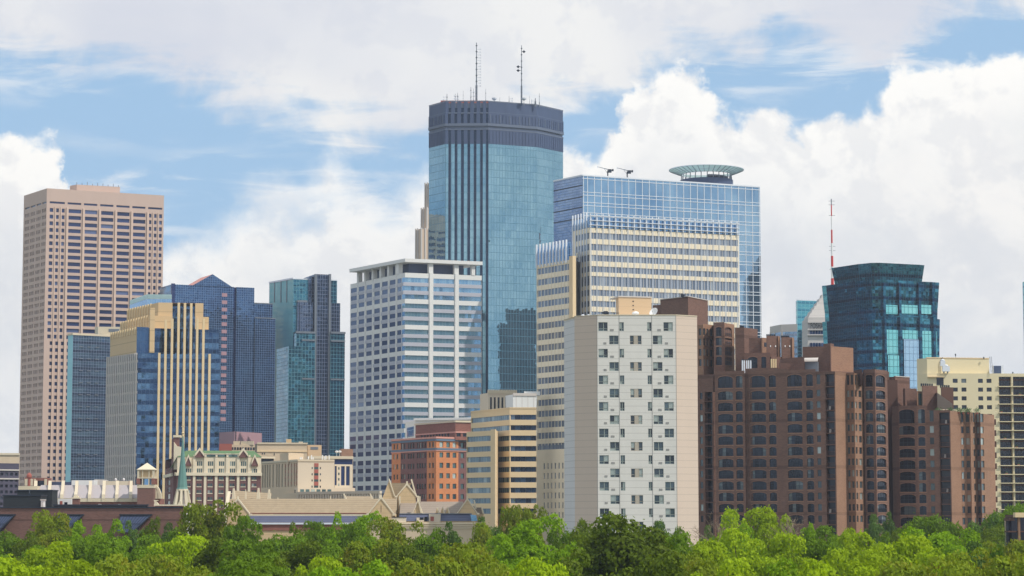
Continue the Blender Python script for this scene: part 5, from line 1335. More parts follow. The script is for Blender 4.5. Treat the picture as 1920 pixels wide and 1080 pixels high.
for a, b in ((1437,1463), (1465,1489)):
    py = 630 if a == 1437 else 632.5
    fa, fb, zt = blk('chimney_stack', 'brown_brick', (a,py), (a+1,py-.3), (b-4,py), 607, zl); fc_, fd_, _ = blk('chimney_stack', 'tan_and_sunlit_brick', (b-4.1,py), (b-4,py), (b,py+1), 607.2, zl)
    for k in range(5): p = fb.pt(fb.L*(k+.8)/6, 0, -1.2); t.new('flue', 'dark_metal').tube([(p.x, p.y, zt-.1), (p.x, p.y, zt+.5)], .22, 6)
    for k in (.3, .75): u0 = fb.L*k; fb.box(t.new('wall_light', 'white_paint'), u0-.12, u0+.12, fb.Z(650.5,a+5), fb.Z(647.5,a+5), 0, .15)
A_px = (1415,); wing(hor(1396, 607), hor(1445, 605), 661.5, [(1404,1422), (1429,1438.5)], (), 0, [(669,690)], 606, part='terrace_wall')
blk('terrace_wall', 'brown_brick', (1444,669), (1446,668.5), (1492,670), 606, zl); fa, fb, zt = blk('terrace_wall', 'brown_brick', (1461,681), (1463,680.5), (1508,679.5), 601, zl)
fa, fb, zt = blk('terrace_wall', 'brown_brick', (1462,673), (1463,672.5), (1508,669), 604, zl); p = t.new('arched_window', 'win_dark')
fa, fb, zt = blk('lift_house', 'brown_brick', (1505,650.5), (1557.5,649), (1599.5,652.5), 600, zl)
fb2 = fb; blk('lift_house', 'tan_and_sunlit_brick', (1557.4,649.2), (1557.6,649), (1599.7,652.4), 599.6, zl)  # lighter brick copy paints the sunlit right face
blk('lift_house', 'brown_brick', (1543.5,645), (1557,643.5), (1563.5,645), 599.2, zl)
aw_ = t.new('metal_awning', 'silver_stone'); p0, p1 = at(1509, 676, 600), at(1535.5, 676, 599)
fw = Face(p0, p1)
for k in range(6):
    a0_, a1_ = R(90*k/6), R(90*(k+1)/6); zb = at(1520, 679, 600).z; hh = at(1520, 671, 600).z-zb
    aw_.poly([fw.pt(0, zb+hh*math.sin(a0_), 1.8*math.cos(a0_)), fw.pt(fw.L, zb+hh*math.sin(a0_), 1.8*math.cos(a0_)), fw.pt(fw.L, zb+hh*math.sin(a1_), 1.8*math.cos(a1_)), fw.pt(0, zb+hh*math.sin(a1_), 1.8*math.cos(a1_))])
fw.box(t.new('awning_screen', 'grey_metal'), .2, fw.L-.2, zl, at(1520, 679, 600).z, -1, 1.2)
for px in (1392,1395.5,1400,1403.5,1407.5): p = at(px, 690, 599); t.new('steel_flue', 'white_metal').tube([(p.x, p.y, zM-1), (p.x, p.y, at(px, 675.5, 599).z)], .18, 6); t.new('steel_flue', 'dark_metal').tube([(p.x, p.y, at(px, 675.4, 599).z), (p.x, p.y, at(px, 674, 599).z)], .24, 6)
for px in (1446.5,1450.5,1454.5): p = at(px, 690, 597); t.new('steel_flue', 'sandstone_fin').tube([(p.x, p.y, zM-1), (p.x, p.y, at(px, 673, 597).z)], .2, 6)
fa, fb, zt = blk('stair_block', 'dark_trim', (1600,697), (1601,695), (1616,692), 597, zl)
for f_ in () and ((1341,1397,694.5,596.8),(1399,1461,693.8,595),(1476,1530,692.2,591.8)): 
    A_ = at(f_[0], f_[2], f_[3]+1); B_ = at(f_[1], f_[2], f_[3]-2); ff = Face(A_, B_); ff.box(t.new('roof_coping', 'tan_and_sunlit_brick'), 0, ff.L, zM+.15, zM+.3, -.6, -.1)
t.done()

Yb = 612
gp_ = Face(hor(1658, 622), hor(1684, 622)); t_ = t
pb = [hor(1673, 617), hor(1685.5, 612), hor(1719, 610.2), hor(1737.5, 609.6), hor(1760, 608.6), hor(1782, 607.6), hor(1800.5, 612), hor(1810, 612.4), hor(1819.5, 611.3), hor(1830, 614), hor(1838.4, 612.3), hor(1864.5, 620)]
t = T('brick_condominium_wing', 'lower brown brick apartment building with roof terrace plants, right of the big stepped one', [pb[0], pb[-1], pb[5]], 'apartment block')
zq = lambda py: at(1700, py, 611).z
rz = [(zq(793.8), zq(767.5))]+[(zq(814.8+21.45*i), zq(798.5+21.45*i)) for i in range(9)]
zN = zq(760.5)
segment(t, pb[0], pb[1], zN, (), (), rz=rz)
segment(t, pb[1], pb[2], zN, [(1686.5,1715.6)], rz=rz); segment(t, pb[2], pb[3], zN, [(1722.5,1735.4)], rz=rz)
segment(t, pb[3], pb[5], zN-1.3, (), [(1744,1751.7)], [(1762,1781)], rz=rz)
segment(t, pb[5], pb[6], zN-1.5, (), (), wall='tan_and_sunlit_brick', part='sunlit_tone_wall', rz=rz)  # sunlight on this turned strip is painted in the brick tone
segment(t, pb[6], pb[7], zN-1.6, (), [(1802.3,1807.7)], wall='tan_and_sunlit_brick', part='bay_wall', rz=rz)
segment(t, pb[7], pb[8], zN-1.6, (), [(1811.5,1818.5)], wall='tan_and_sunlit_brick', part='bay_wall', rz=rz)
segment(t, pb[8], pb[9], zN-1.7, (), [(1825.5,1829)], wall='tan_and_sunlit_brick', part='bay_wall', rz=rz)
segment(t, pb[9], pb[10], zN-1.7, (), [(1831.6,1837)], wall='brown_brick', rz=rz)
segment(t, pb[10], pb[11], zN-2.0, (), [(1839.5,1845.3)], wall='tan_and_sunlit_brick', part='sunlit_tone_wall', rz=rz)
t.mb('back_wall', 'brown_brick').prism([pb[0]+Vector((.3, 1.5, 0)), pb[3]+Vector((0, 2, 0)), pb[5]+Vector((-.5, 2.5, 0)), pb[10]+Vector((-.3, 2.5, 0)), pb[11]+Vector((-.3, .8, 0)), pb[11]+Vector((-3, 16, 0)), pb[0]+Vector((2, 17, 0))], 0, zN-2.2, sides=list(range(7)))
ff = Face(pb[11], pb[11]+Vector((-.2, 3, 0)))
for i in range(10): q = t.new('side_balcony', 'dark_trim'); q.box((pb[11].x+.1, pb[11].y+1.5), 1.0, 1.6, rz[0][0]-2.9*i, rz[0][0]-2.9*i+1.5)
gp_.box(t.mb('recess_wall', 'dark_trim'), 0, gp_.L, 0, at(1665, 712, 622).z, -4, 0)
fa, fb, zt = blk('stair_block', 'brown_brick', (1663,707), (1678.5,706.2), (1705.5,707.8), 623, zN-6)
fb.box(t.new('roof_coping', 'silver_stone'), 0, fb.L, zt, zt+.2, -.4, .12)
fa, fb, zt = blk('stair_block', 'dark_trim', (1657,697), (1659,696), (1667,697), 622, zN-6)
fa, fb, zt = blk('stair_block', 'brown_brick', (1693,729), (1697,728), (1719,728.5), 619, zN-5)
fa, fb, zt = blk('chimney_stack', 'brown_brick', (1728.5,723.6), (1729.5,723), (1757.5,723.8), 616, zN-5)
for k in range(6): p = fb.pt(fb.L*(k+.8)/7, 0, -1.2); t.new('flue', 'dark_metal').tube([(p.x, p.y, zt-.1), (p.x, p.y, zt+.65)], .22, 6)
fa, fb, zt = blk('chimney_stack', 'dark_trim', (1764,726.3), (1765,726), (1787.5,726.4), 618, zN-5)
for k in range(5): p = fb.pt(fb.L*(k+.8)/6, 0, -1.2); t.new('flue', 'dark_metal').tube([(p.x, p.y, zt-.1), (p.x, p.y, zt+.65)], .22, 6)
q = t.mb('sloped_roof', 'slate_brown'); a_, b_ = at(1757, 736, 615), at(1786, 757, 613); q.poly([a_, Vector((a_.x, a_.y, zN-2)), Vector((b_.x, b_.y, zN-2)), b_]); q.poly([a_, b_, b_+Vector((0, 5, 0)), a_+Vector((0, 5, 0))])
fa, fb, zt = blk('stair_block', 'tan_and_sunlit_brick', (1719,733.5), (1719.5,733.3), (1728.5,733.8), 616.5, zN-5); fb.box(t.new('window', 'win_greenish'), fb.L*.3, fb.L*.85, zt-3.6, zt-.6, 0, .1)
t.done()
# terrace furniture and plants
for i, (px, kind, lab) in enumerate(((1765,'c','cream patio chair at the left end of the roof terrace row'), (1770,'c','second cream patio chair from the left on the roof terrace'), (1776,'c','third cream patio chair from the left on the roof terrace'), (1788,'c','cream patio chair standing alone, furthest right on the roof terrace'))):
    p = at(px, 765, 611.5); z0 = zN-2.05; m = Thing('patio_chair', lab, 'chair', (p.x, p.y, z0), 'patio chairs on the roof terrace'); m.mb('seat', 'cream').box((p.x, p.y), .6, .6, z0+.4, z0+.5)
    m.mb('backrest', 'cream').box((p.x, p.y+.28), .6, .08, z0+.5, z0+1.15)
    for dx in (-.26, .26):
        for dy in (-.26, .26): m.new('leg', 'cream').box((p.x+dx, p.y+dy), .06, .06, z0, z0+.4)
    m.done()
m_plain('shrub_green', S(70,98,52), var=.4, scale=2.0)
for i, (px, w, lab) in enumerate(((1760,1.1,'leftmost potted shrub on the roof terrace'), (1782,.8,'potted shrub between the patio chairs on the roof terrace'), (1797,1.2,'potted shrub right of all the patio chairs'), (1806,1.5,'bushy potted shrub near the right end of the roof terrace'), (1815,1.0,'small potted shrub near the right end of the roof terrace'), (1832,.9,'lowest potted shrub at the far right corner of the roof terrace'))):
    p = at(px, 765, 611.2); z0 = zN-2.1-(px > 1800)*.1; m = Thing('potted_shrub', lab, 'plant', (p.x, p.y, z0), 'potted shrubs on the roof terrace')
    m.mb('pot', 'rust_red').lathe((p.x, p.y, z0), [(0, 0), (.22, 0), (.3, .45), (.24, .45), (0, .4)], 10); q = m.mb('foliage', 'shrub_green')
    for k in range(160):
        a = Vector((random.gauss(0, .45*w), random.gauss(0, .4), abs(random.gauss(.75, .32)))); c = p+a; c.z = z0+.2+a.z; s_ = .14; r1_ = Vector((random.gauss(0, 1), random.gauss(0, 1), random.gauss(0, 1))).normalized()*s_; r2_ = r1_.orthogonal().normalized()*s_
        q.poly([c-r1_, c-r2_*.6, c+r1_, c+r2_*.6])
    m.done()

# ============ cream apartment block on the right
YC = 755
pts, Z = corners((1722,702), (1738,700), (1960,700.5), YC)
t = T('cream_apartment_block', 'cream plastered apartment block with stacked glass balconies at the right edge', pts, 'apartment block')
f1, f2 = Face(pts[0], pts[1]), Face(pts[1], pts[2]); body(t, 'wall', 'cream_stucco', pts, 0, Z)
f1.quad(t.mb('wall', 'cream_stucco'), 0, f1.L, 0, Z)
zr = [(f2.Z(717.9+16.47*i, 1840), f2.Z(710.2+16.47*i, 1840)) for i in range(17)]
u = lambda px: f2.U(px, 820); us = u(1872)
f2.wall(t.mb('wall', 'cream_stucco'), 0, us, 0, Z, [(u(a), u(b), c_, d_) for c_, d_ in zr for a, b in ((1788.3,1797.6),(1804.5,1813.8),(1835.8,1845),(1851.8,1861.2))], .25, adder(t, 'window', 'win_condo'))
BA = [(1875,1898.5), (1901.5,1925), (1928,1951)]
f2.wall(t.mb('wall', 'cream_stucco'), us, f2.L, 0, Z, [(u(a), u(b), 4, Z-1.0) for a, b in BA], 1.7, lambda k, o, mb: t.add('balcony_glazing', panes(f2, o, 1.25, -1.7), 'win_condo'))
for i in range(17):
    zs = f2.Z(724.6+16.47*i, 1880)
    for a, b in BA:
        s = t.new('balcony', 'cream_stucco'); f2.box(s, u(a)-.35, u(b)+.1, zs-.14, zs+.1, -1.6, .7)
        r = MB(); f2.box(r, u(a)-.3, u(b), zs+1.0, zs+1.06, .6, .66); n_ = int((u(b)-u(a))/.5)
        for k in range(n_): f2.box(r, u(a)-.3+k*.5, u(a)-.26+k*.5, zs+.1, zs+1.0, .61, .65)
        t.multi['balcony'][-1] = (s, 'cream_stucco', [('railing', r, 'dark_metal')])
        f2.box(t.new('balcony_back', 'dark_trim'), u(a), u(b), zs+2.0, zs+2.45, -1.69, -1.5)
        if random.random() < .3: x = random.uniform(u(a), u(b)-1.2); f2.box(t.new('balcony_planter', 'rust_red'), x, x+.8, zs+.1, zs+.4, .2, .5); f2.box(t.new('balcony_plant', 'shrub_green'), x+.05, x+.75, zs+.4, zs+.85, .22, .48)
ph, ZZ = corners((1719,673), (1738,671.5), (1854.5,672.8), YC+2); t.mb('penthouse', 'cream_stucco').prism(ph, Z-12, ZZ)
fp = Face(ph[1], ph[2]); fp.box(t.mb('penthouse_edge', 'office_stone'), 0, fp.L, ZZ, ZZ+.3, -1, .15)
f2.box(t.mb('canopy', 'office_stone'), u(1741), u(1772), f2.Z(707.5,1745), f2.Z(706,1745), 0, .9); f2.box(t.mb('canopy_recess', 'win_dark'), u(1758), u(1771), f2.Z(722,1760), f2.Z(708,1760), 0, .1)
ppx = fp.U(1762, 685); pp = t.mb('drain_pipe', 'dark_metal'); pp.tube([fp.pt(ppx+.9, ZZ+.3, .3), fp.pt(ppx, ZZ-1.2, .3), fp.pt(ppx, Z, .3)], .1, 5)
t.done()
for px, py, w, lab in ((1767.5,682,1.5,'upper silver duct unit on the cream apartment roof'), (1773.5,692,2.3,'lower silver duct unit on the cream apartment roof, beside the pipe')):
    p = at(px, py, YC-.2); m = Thing('duct_unit', lab, 'ventilation unit', (p.x, p.y, Z), 'silver duct units'); zc_ = p.z
    m.mb('casing', 'white_metal').box((p.x, p.y), w, 1.3, zc_-.8, zc_+.9); m.mb('cap', 'white_metal').lathe((p.x, p.y, zc_+.9), [(.5, 0), (.7, .2), (.5, .5), (0, .6)], 10); m.mb('duct', 'grey_metal').tube([(p.x+w*.2, p.y-.3, zc_-.8), (p.x+w*.2, p.y-.3, Z)], .25, 8); m.done()
p = at(1870.5, 692, YC+3); m = Thing('cooling_unit', 'boxy cooling unit with a dark louvred front on the cream apartment roof', 'ventilation unit', (p.x, p.y, Z)); zt_ = at(1870, 685.3, YC+3).z
m.mb('casing', 'white_metal').box((p.x+.3, p.y+.8), 3.3, 2, Z-.05, zt_); m.mb('louvre', 'dark_louvre').box((p.x-.1, p.y-.3), 2.3, .15, Z+.15, zt_-.15); m.done()
for px, py, lab in ((1791.5,663,'short aerial with a dark head on the cream penthouse'), (1844.5,669,'tiny aerial at the right end of the cream penthouse'), (1899,697,'tiny aerial over the stacked balconies')):
    b_ = ZZ if px < 1870 else Z; p = at(px, py, YC+4); m = Thing('roof_aerial', lab, 'antenna', (p.x, p.y, b_), 'aerials on the roofs'); m.mb('pole', 'grey_metal').tube([(p.x, p.y, b_-.1), (p.x, p.y, p.z)], .09, 5); m.mb('head', 'dark_metal').box((p.x, p.y), .35, .35, p.z-.7, p.z-.1); m.done()
p0 = at(1856, 671, YC+1); m = Thing('roof_ladder', 'thin metal ladder leaning at the right end of the cream penthouse', 'ladder', (p0.x, p0.y, Z)); a_, b_ = at(1855.5, 668.5, YC+1), at(1858.5, 698.5, YC)
for dx in (0, .55): m.new('rail', 'grey_metal').tube([a_+Vector((dx, 0, 0)), b_+Vector((dx, 0, 0))], .06, 5)
for i in range(12): c_ = a_.lerp(b_, (i+.5)/12); m.new('rung', 'grey_metal').tube([c_, c_+Vector((.55, 0, 0))], .04, 4)
m.done()

# ============ small frame building at the lower right
t = Thing('concrete_frame_pavilion', 'dark porch with tan beam and post, half hidden by trees at the lower right', 'building', (at(1905, 1000, 335).x, 335, 0))
Yf = 335; A_, B_ = hor(1888, Yf), hor(1960, Yf); ff = Face(A_, B_); zt_ = at(1903, 961, Yf).z; zb_ = at(1903, 970, Yf).z
ff.box(t.mb('beam', 'office_stone'), ff.U(1902.5,965), ff.L, zb_, zt_, -1, .4); ff.box(t.new('post', 'tan_and_sunlit_brick'), ff.U(1909,990), ff.U(1912.8,990), 0, zb_, -.5, .1)
ff.box(t.new('post', 'tan_and_sunlit_brick'), ff.U(1950,990), ff.U(1954,990), 0, zb_, -.5, .1); ff.box(t.mb('recess_wall', 'win_dark'), .2, ff.L, 0, zb_-.05, -4, -3); ff.box(t.mb('balcony_slab', 'dark_trim'), ff.U(1891,990), ff.L, ff.Z(998,1900), ff.Z(995.5,1900), -2.8, -.1)
ff.box(t.mb('roof', 'dark_trim'), ff.U(1893,970), ff.U(1902.4,965), zb_-.5, zb_-.1, -4, .0); t.mb('body', 'dark_trim').box((B_.x-1, Yf+8), 5, 7.5, 0, zt_-.3); t.done()
# ============ 25 auditorium with ribbed roof
Y25 = 640
A_, B_ = hor(33, Y25), hor(262, Y25+1)
t = T('ribbed_hall', 'long hall whose pale sloping roof has curved cream ribs, above the brown brick hall', [A_, B_], 'hall')
f = Face(A_, B_); zE, zR = at(150, 934, Y25).z, at(150, 909.5, Y25+9).z; P = f.pt
t.mb('roof', 'roof_sheet').poly([P(f.U(66,930), zE, 0), P(f.L, zE, 0), P(f.L, zR, -9), P(f.U(66,930), zR, -9)])
t.mb('roof', 'roof_sheet').poly([P(f.U(66,930), zR, -9), P(f.L, zR, -9), P(f.L, zR-6, -22), P(f.U(66,930), zR-6, -22)])
f.box(t.mb('eaves_band', 'cream'), f.U(98,930), f.L, zE-1.0, zE-.05, -1, .5); f.box(t.mb('wall', 'red_brick'), 1, f.L, 0, zE-1, -20, .1)
f.box(t.mb('end_block', 'cream'), 0, f.U(66,930), f.Z(918,40), f.Z(911,40), -10, -3); f.box(t.mb('end_block_wall', 'tan_concrete'), .3, f.U(66,930)-.2, 0, f.Z(918,40), -10, -3.2)
for px in (64,91,116,142,168,194,219,245):
    r = t.new('roof_rib', 'cream'); u0 = f.U(px, 920)
    prof = [(-9, zR+.9), (-8.2, zR+1.2), (-6.5, zR-.2), (-4.2, zR-1.6), (-2, zE+1.7), (.4, zE+1.0), (.7, zE), (.7, zE-1.0), (-.5, zE-1.0), (-9, zR-.6)]
    sh = [(p_[0], p_[1]) for p_ in prof]
    l_ = [P(u0-.42+(-d_)*-.12, z_, d_) for d_, z_ in sh]; r2 = [P(u0+.42+(-d_)*-.12, z_, d_) for d_, z_ in sh]
    r.poly(l_[::-1]); r.poly(r2)
    for i in range(len(sh)): j = (i+1) % len(sh); r.poly([l_[i], l_[j], r2[j], r2[i]])
for px in (113,188,225): u0 = f.U(px, 940); f.box(t.new('wall_lamp', 'white_paint'), u0-.4, u0+.4, zE-1.9, zE-1.6, .1, .9)
t.done()
# cupola tower
Yq = 636; c = at(273, 900, Yq); w = 33/FPX*Yq/2
t = Thing('brick_lantern_tower', 'square brick tower with a cream pyramid-roofed lantern, right end of the ribbed hall', 'tower', (c.x, Yq+w, 0))
zz = lambda py: at(273, py, Yq).z
def sqr(r): return [Vector((c.x-r, Yq+w-r, 0)), Vector((c.x+r, Yq+w-r, 0)), Vector((c.x+r, Yq+w+r, 0)), Vector((c.x-r, Yq+w+r, 0))]
t.mb('shaft', 'hall_brick').prism(sqr(w*.93), 0, zz(915)); t.mb('base_course', 'cream').prism(sqr(w*.97), zz(915), zz(909), True, True)
t.mb('lantern_glass', 'cw_far_blue').prism(sqr(w*.5), zz(909), zz(896)); t.mb('lantern_drum', 'office_stone').prism(sqr(w*.62), zz(896), zz(880), True, True)
t.mb('pyramid_roof', 'church_coping').prism(sqr(w*1.0), zz(880), zz(867.3), False, True, scale_top=sqr(.02)); t.mb('eaves', 'cream').prism(sqr(w*1.03), zz(881.3), zz(880), False, True)
for dx, dy in ((-1,-1),(1,-1),(1,1),(-1,1)):
    t.new('corner_post', 'cream').box((c.x+dx*w*.86, Yq+w+dy*w*.86), w*.22, w*.22, zz(909), zz(881)); t.new('corner_block', 'red_brick').box((c.x+dx*w*.86, Yq+w+dy*w*.86), w*.36, w*.36, zz(908), zz(897))
for dx in (-.3, .3): t.new('mullion', 'cream').box((c.x+dx*w*1.2, Yq+w*.12), .25, .25, zz(909), zz(881))
t.mb('mid_course', 'cream').prism(sqr(w*.95), zz(897), zz(895), True, True)
t.done()
t = Thing('brick_end_bay', 'narrow brick bay with two curved cream ribs, right of the lantern tower', 'building', (at(296, 900, 640).x, 640, 0)); f = Face(hor(291, 640), hor(302, 640))
f.box(t.mb('wall', 'red_brick'), 0, f.L, 0, f.Z(935,296), -8, 0); 
for i, px in enumerate((293.5, 299)):
    q = t.new('curved_rib', 'cream'); u0 = f.U(px, 920); f.tri(q, [(u0-.35, f.Z(935,px)), (u0+.55, f.Z(935,px)), (u0+.5, f.Z(926,px)), (u0-.1, f.Z(916,px)), (u0-1.0, f.Z(908.5,px)), (u0-1.0, f.Z(912,px)), (u0-.5, f.Z(919,px))], -1, .8)
t.done()
# items behind the hall
def boxthing(name, label, cat, mat, px0, px1, py0, py1, Y, d=5, part='casing', group=None, trim=None):
    A_, B_ = hor(px0, Y), hor(px1, Y); m = Thing(name, label, cat, ((A_.x+B_.x)/2, Y, at(px0, py1, Y).z), group); f = Face(A_, B_); z0, z1 = at(px0, py1, Y).z, at(px0, py0, Y).z
    f.box(m.mb(part, mat), 0, f.L, z0, z1, -d, 0)
    if trim: f.box(m.mb('cap', trim), -.15, f.L+.15, z1, z1+.25, -d-.1, .15)
    return m, f, z0, z1
m, f, z0, z1 = boxthing('flat_roofed_annex', 'low annex with a cream roof edge, below the silver-ribbed face of the sandstone tower', 'building', 'red_brick', 199, 243, 902, 960, 665, 8, 'wall', 'cream'); f.box(m.mb('fascia', 'cream'), 0, f.L, z1-1.2, z1, 0, .4); 
for px in (217,232): p = at(px, 898, 667); m.new('roof_lamp', 'white_paint').lathe((p.x, p.y, z1+.2), [(.3, 0), (.35, .4), (0, .7)], 8)
m.done()
m, f, z0, z1 = boxthing('grey_roof_block', 'low grey-green roofed block behind the ribbed hall', 'building', 'zinc', 98, 140, 903.5, 960, 672, 8, 'wall'); m.done()
m, f, z0, z1 = boxthing('white_low_block', 'low white block behind the ribbed hall roof', 'building', 'white_concrete', 136, 178, 900.5, 960, 670, 8, 'wall', 'silver_stone'); m.done()
m, f, z0, z1 = boxthing('white_low_annex', 'slightly lower pale annex right of the low white block', 'building', 'silver_stone', 178.5, 195, 899, 960, 676, 8, 'wall'); m.done()
m, f, z0, z1 = boxthing('brick_parapet_block', 'brick parapet block with cream panels and dark window, left above the ribbed hall', 'building', 'red_brick', 48, 91, 896, 960, 668, 6, 'wall', 'tan_concrete'); f.box(m.mb('window', 'win_dark'), f.L*.5, f.L*.85, z1-3.6, z1-.8, 0, .1)
for a, b in ((0.02,.14),(.27,.38),(.42,.5),(.87,.98)): f.box(m.new('panel', 'cream'), f.L*a, f.L*b, z1-2.2, z1-.3, 0, .25)
m.done()
p = at(54.5, 900, 662); m = Thing('red_roof_fan', 'rusty red mushroom-topped vent stack at the left above the ribbed hall', 'vent', (p.x, p.y, at(54,909,662).z)); zb_ = at(54,912,662).z; zt_ = at(54,884.5,662).z
m.mb('stack', 'rust_red').tube([(p.x, p.y, zb_), (p.x, p.y, zt_-.8)], .42, 10); m.mb('hood', 'rust_red').lathe((p.x, p.y, zt_-1.7), [(.5, 0), (.75, .1), (.75, .7), (.45, 1.2), (0, 1.5)], 12); m.done()

# ============ green copper spire on a stone belfry
Ys = 610; c = at(342, 900, Ys)
t = Thing('copper_spire_belfry', 'slim green copper spire over a pale open stone belfry with a cross on top', 'steeple', (c.x, Ys, 0))
zz = lambda py: at(342, py, Ys).z
oct_ = lambda r, o=0: [Vector((c.x+r*math.cos(math.pi/4*k+math.pi/8), Ys+r*math.sin(math.pi/4*k+math.pi/8), 0)) for k in range(8)]
sp = t.mb('spire', 'copper_green'); rb = 11.3/FPX*Ys
sp.prism(oct_(rb), zz(917), zz(914), False, True, scale_top=oct_(rb*.86)); sp.prism(oct_(rb*.86), zz(914), zz(863), False, scale_top=oct_(rb*.40)); sp.prism(oct_(rb*.40), zz(863), zz(817), True, scale_top=oct_(.12))
t.mb('finial', 'sandstone_fin').tube([(c.x, Ys, zz(818)), (c.x, Ys, zz(802))], [.22, .1], 6); t.mb('finial', 'sandstone_fin').lathe((c.x, Ys, zz(812)), [(0, -.35), (.4, 0), (0, .35)], 8)
t.mb('cross', 'sandstone_fin').box((c.x, Ys), .16, .16, zz(803), zz(796)); t.mb('cross', 'sandstone_fin').box((c.x, Ys), .9, .16, zz(800.2), zz(799.2))
t.mb('cornice', 'church_coping').prism(oct_(rb*1.02), zz(920), zz(917), True, True)
for k in range(8):
    a = math.pi/4*k; x, y = math.cos(a), math.sin(a); q = t.new('belfry_pier', 'church_coping')
    q.tube([(c.x+x*rb*1.35, Ys+y*rb*1.35, zz(950)), (c.x+x*rb*1.05, Ys+y*rb*1.05, zz(932)), (c.x+x*rb*.85, Ys+y*rb*.85, zz(920))], [.5, .42, .36], 4)
t.mb('belfry_core', 'foshay_stone').prism(oct_(rb*.38), zz(955), zz(920))
t.mb('belfry_base', 'foshay_stone').prism(oct_(rb*1.5), 0, zz(946)); t.done()

# ============ 27 tan stone church range
Yc = 500
def gable(t, px, wpx, pk, foot, base, Y, depth, part='gable_wall', mat='church_stone', cop=True, slit=True, roofmat='church_roof', cw=.32):
    A_, B_ = hor(px-wpx, Y), hor(px+wpx, Y); f = Face(A_, B_); zp, zf, zb = f.Z(pk, px), f.Z(foot, px), f.Z(base, px)
    f.tri(t.new(part, mat), [(0, zb), (f.L, zb), (f.L, zf), (f.L/2, zp), (0, zf)], -.5, 0)
    if depth:
        r = t.mb('cross_roof', roofmat); P = f.pt
        r.poly([P(0, zf, -.5), P(f.L/2, zp-.15, -.5), P(f.L/2, zp-.15, -depth), P(0, zf, -depth)]); r.poly([P(f.L, zf, -depth), P(f.L/2, zp-.15, -depth), P(f.L/2, zp-.15, -.5), P(f.L, zf, -.5)])
    if cop:
        k = t.new('gable_coping', 'church_coping')
        f.tri(k, [(-.25, zf-.1), (-.25, zf+.2), (f.L/2, zp+cw*1.3), (f.L/2, zp-.1)][::-1], -.65, .15); f.tri(k, [(f.L/2, zp-.1), (f.L/2, zp+cw*1.3), (f.L+.25, zf+.2), (f.L+.25, zf-.1)][::-1], -.65, .15)
        f.box(k, f.L/2-.16, f.L/2+.16, zp, zp+cw+.45, -.5, 0); 
        for u0 in (-.7, f.L+.1): f.box(k, u0, u0+.6, zf-.25, zf+.1, -.65, .2)
    if slit: f.box(t.new('slit_window', 'dark_trim'), f.L/2-.06, f.L/2+.06, zp-2.9, zp-1.5, 0, .03)
    return f
t = Thing('stone_church', 'long tan stone church with steep shingled roofs and pale gable copings', 'church', (at(650,950,Yc).x, Yc, 0))
fl = Face(hor(425, Yc+1), hor(742, Yc)); zE = fl.Z(963.5, 600); zR = fl.Z(937, 600)+.25; P = fl.pt; rm = t.mb('nave_roof', 'church_roof')
rm.poly([P(0, zE, 0), P(fl.L, zE, 0), P(fl.L, zR, -5), P(0, zR, -5)]); rm.poly([P(0, zR, -5), P(fl.L, zR, -5), P(fl.L, zE, -10), P(0, zE, -10)])
fl.box(t.mb('nave_wall', 'church_stone'), .2, fl.L, 0, zE-.1, -9.8, -.3); fl.box(t.mb('eaves', 'church_coping'), 0, fl.L, zE-.45, zE-.1, -.3, .25); fl.box(t.mb('gutter', 'red_brick'), 0, fl.L, zE+.02, zE+.22, -.3, .1)
e = t.new('end_coping', 'church_coping'); e.hexa([P(-.5, zE-.6, .3), P(.25, zE-.6, .3), P(.25, zE-.6, -.5), P(-.5, zE-.6, -.5)], [P(-.3, zR+1.6, -4.6), P(.3, zR+1.6, -4.6), P(.3, zR+1.6, -5.4), P(-.3, zR+1.6, -5.4)])
gable(t, 447.3, 20.5, 937, 964, 985, Yc-1.5, 6); gable(t, 715.3, 21, 934.5, 963, 990, Yc-2.5, 6)
# upper roof behind
fu = Face(hor(438, Yc+12), hor(507, Yc+12)); zU = fu.Z(919.3, 470); zb = fu.Z(940, 470); P = fu.pt; um = t.mb('upper_roof', 'church_roof')
um.poly([P(0, zb, 0), P(fu.U(506,930), zb, 0), P(fu.U(506,930), zU-.6, -4), P(0, zU, -4)]); fu.box(t.mb('upper_wall', 'church_stone'), 0, fu.L, 0, zb+.3, -8, -.1)
for px, pk in ((438,915.5), (484.5,914.8), (504.5,917.5)):
    u0 = fu.U(px, 930); q = t.new('coping_post', 'church_coping'); fu.tri(q, [(u0-.45, zb-.3), (u0+.45, zb-.3), (u0+.14, fu.Z(pk, px)), (u0-.14, fu.Z(pk, px))], -.6, .4)
for px, pk, dx in ((521,932.5,0), (619.5,930,0), (460.5,917.5,0)): u0 = fu.U(px, 930); q = t.new('finial', 'church_coping'); fu.tri(q, [(u0-.2, zb-.3), (u0+.2, zb-.3), (u0+.05, fu.Z(pk, px)), (u0-.05, fu.Z(pk, px))], -.4, .2)
for px in (649.5, 699): u0 = fu.U(px, 930); q = t.new('coping_post', 'church_coping'); fu.tri(q, [(u0-.15, zb+.1), (u0+.3, zb+.1), (u0-.45, fu.Z(925.5, px)), (u0-.7, fu.Z(925.5, px))], -.6, .4)
s2 = t.new('rear_roof', 'church_roof'); s2.poly([P(fu.U(648,930), zb, 0), P(fu.U(699,930), zb, 0), P(fu.U(696,930), fu.Z(930,680), -4), P(fu.U(646,930), fu.Z(930,680), -4)])
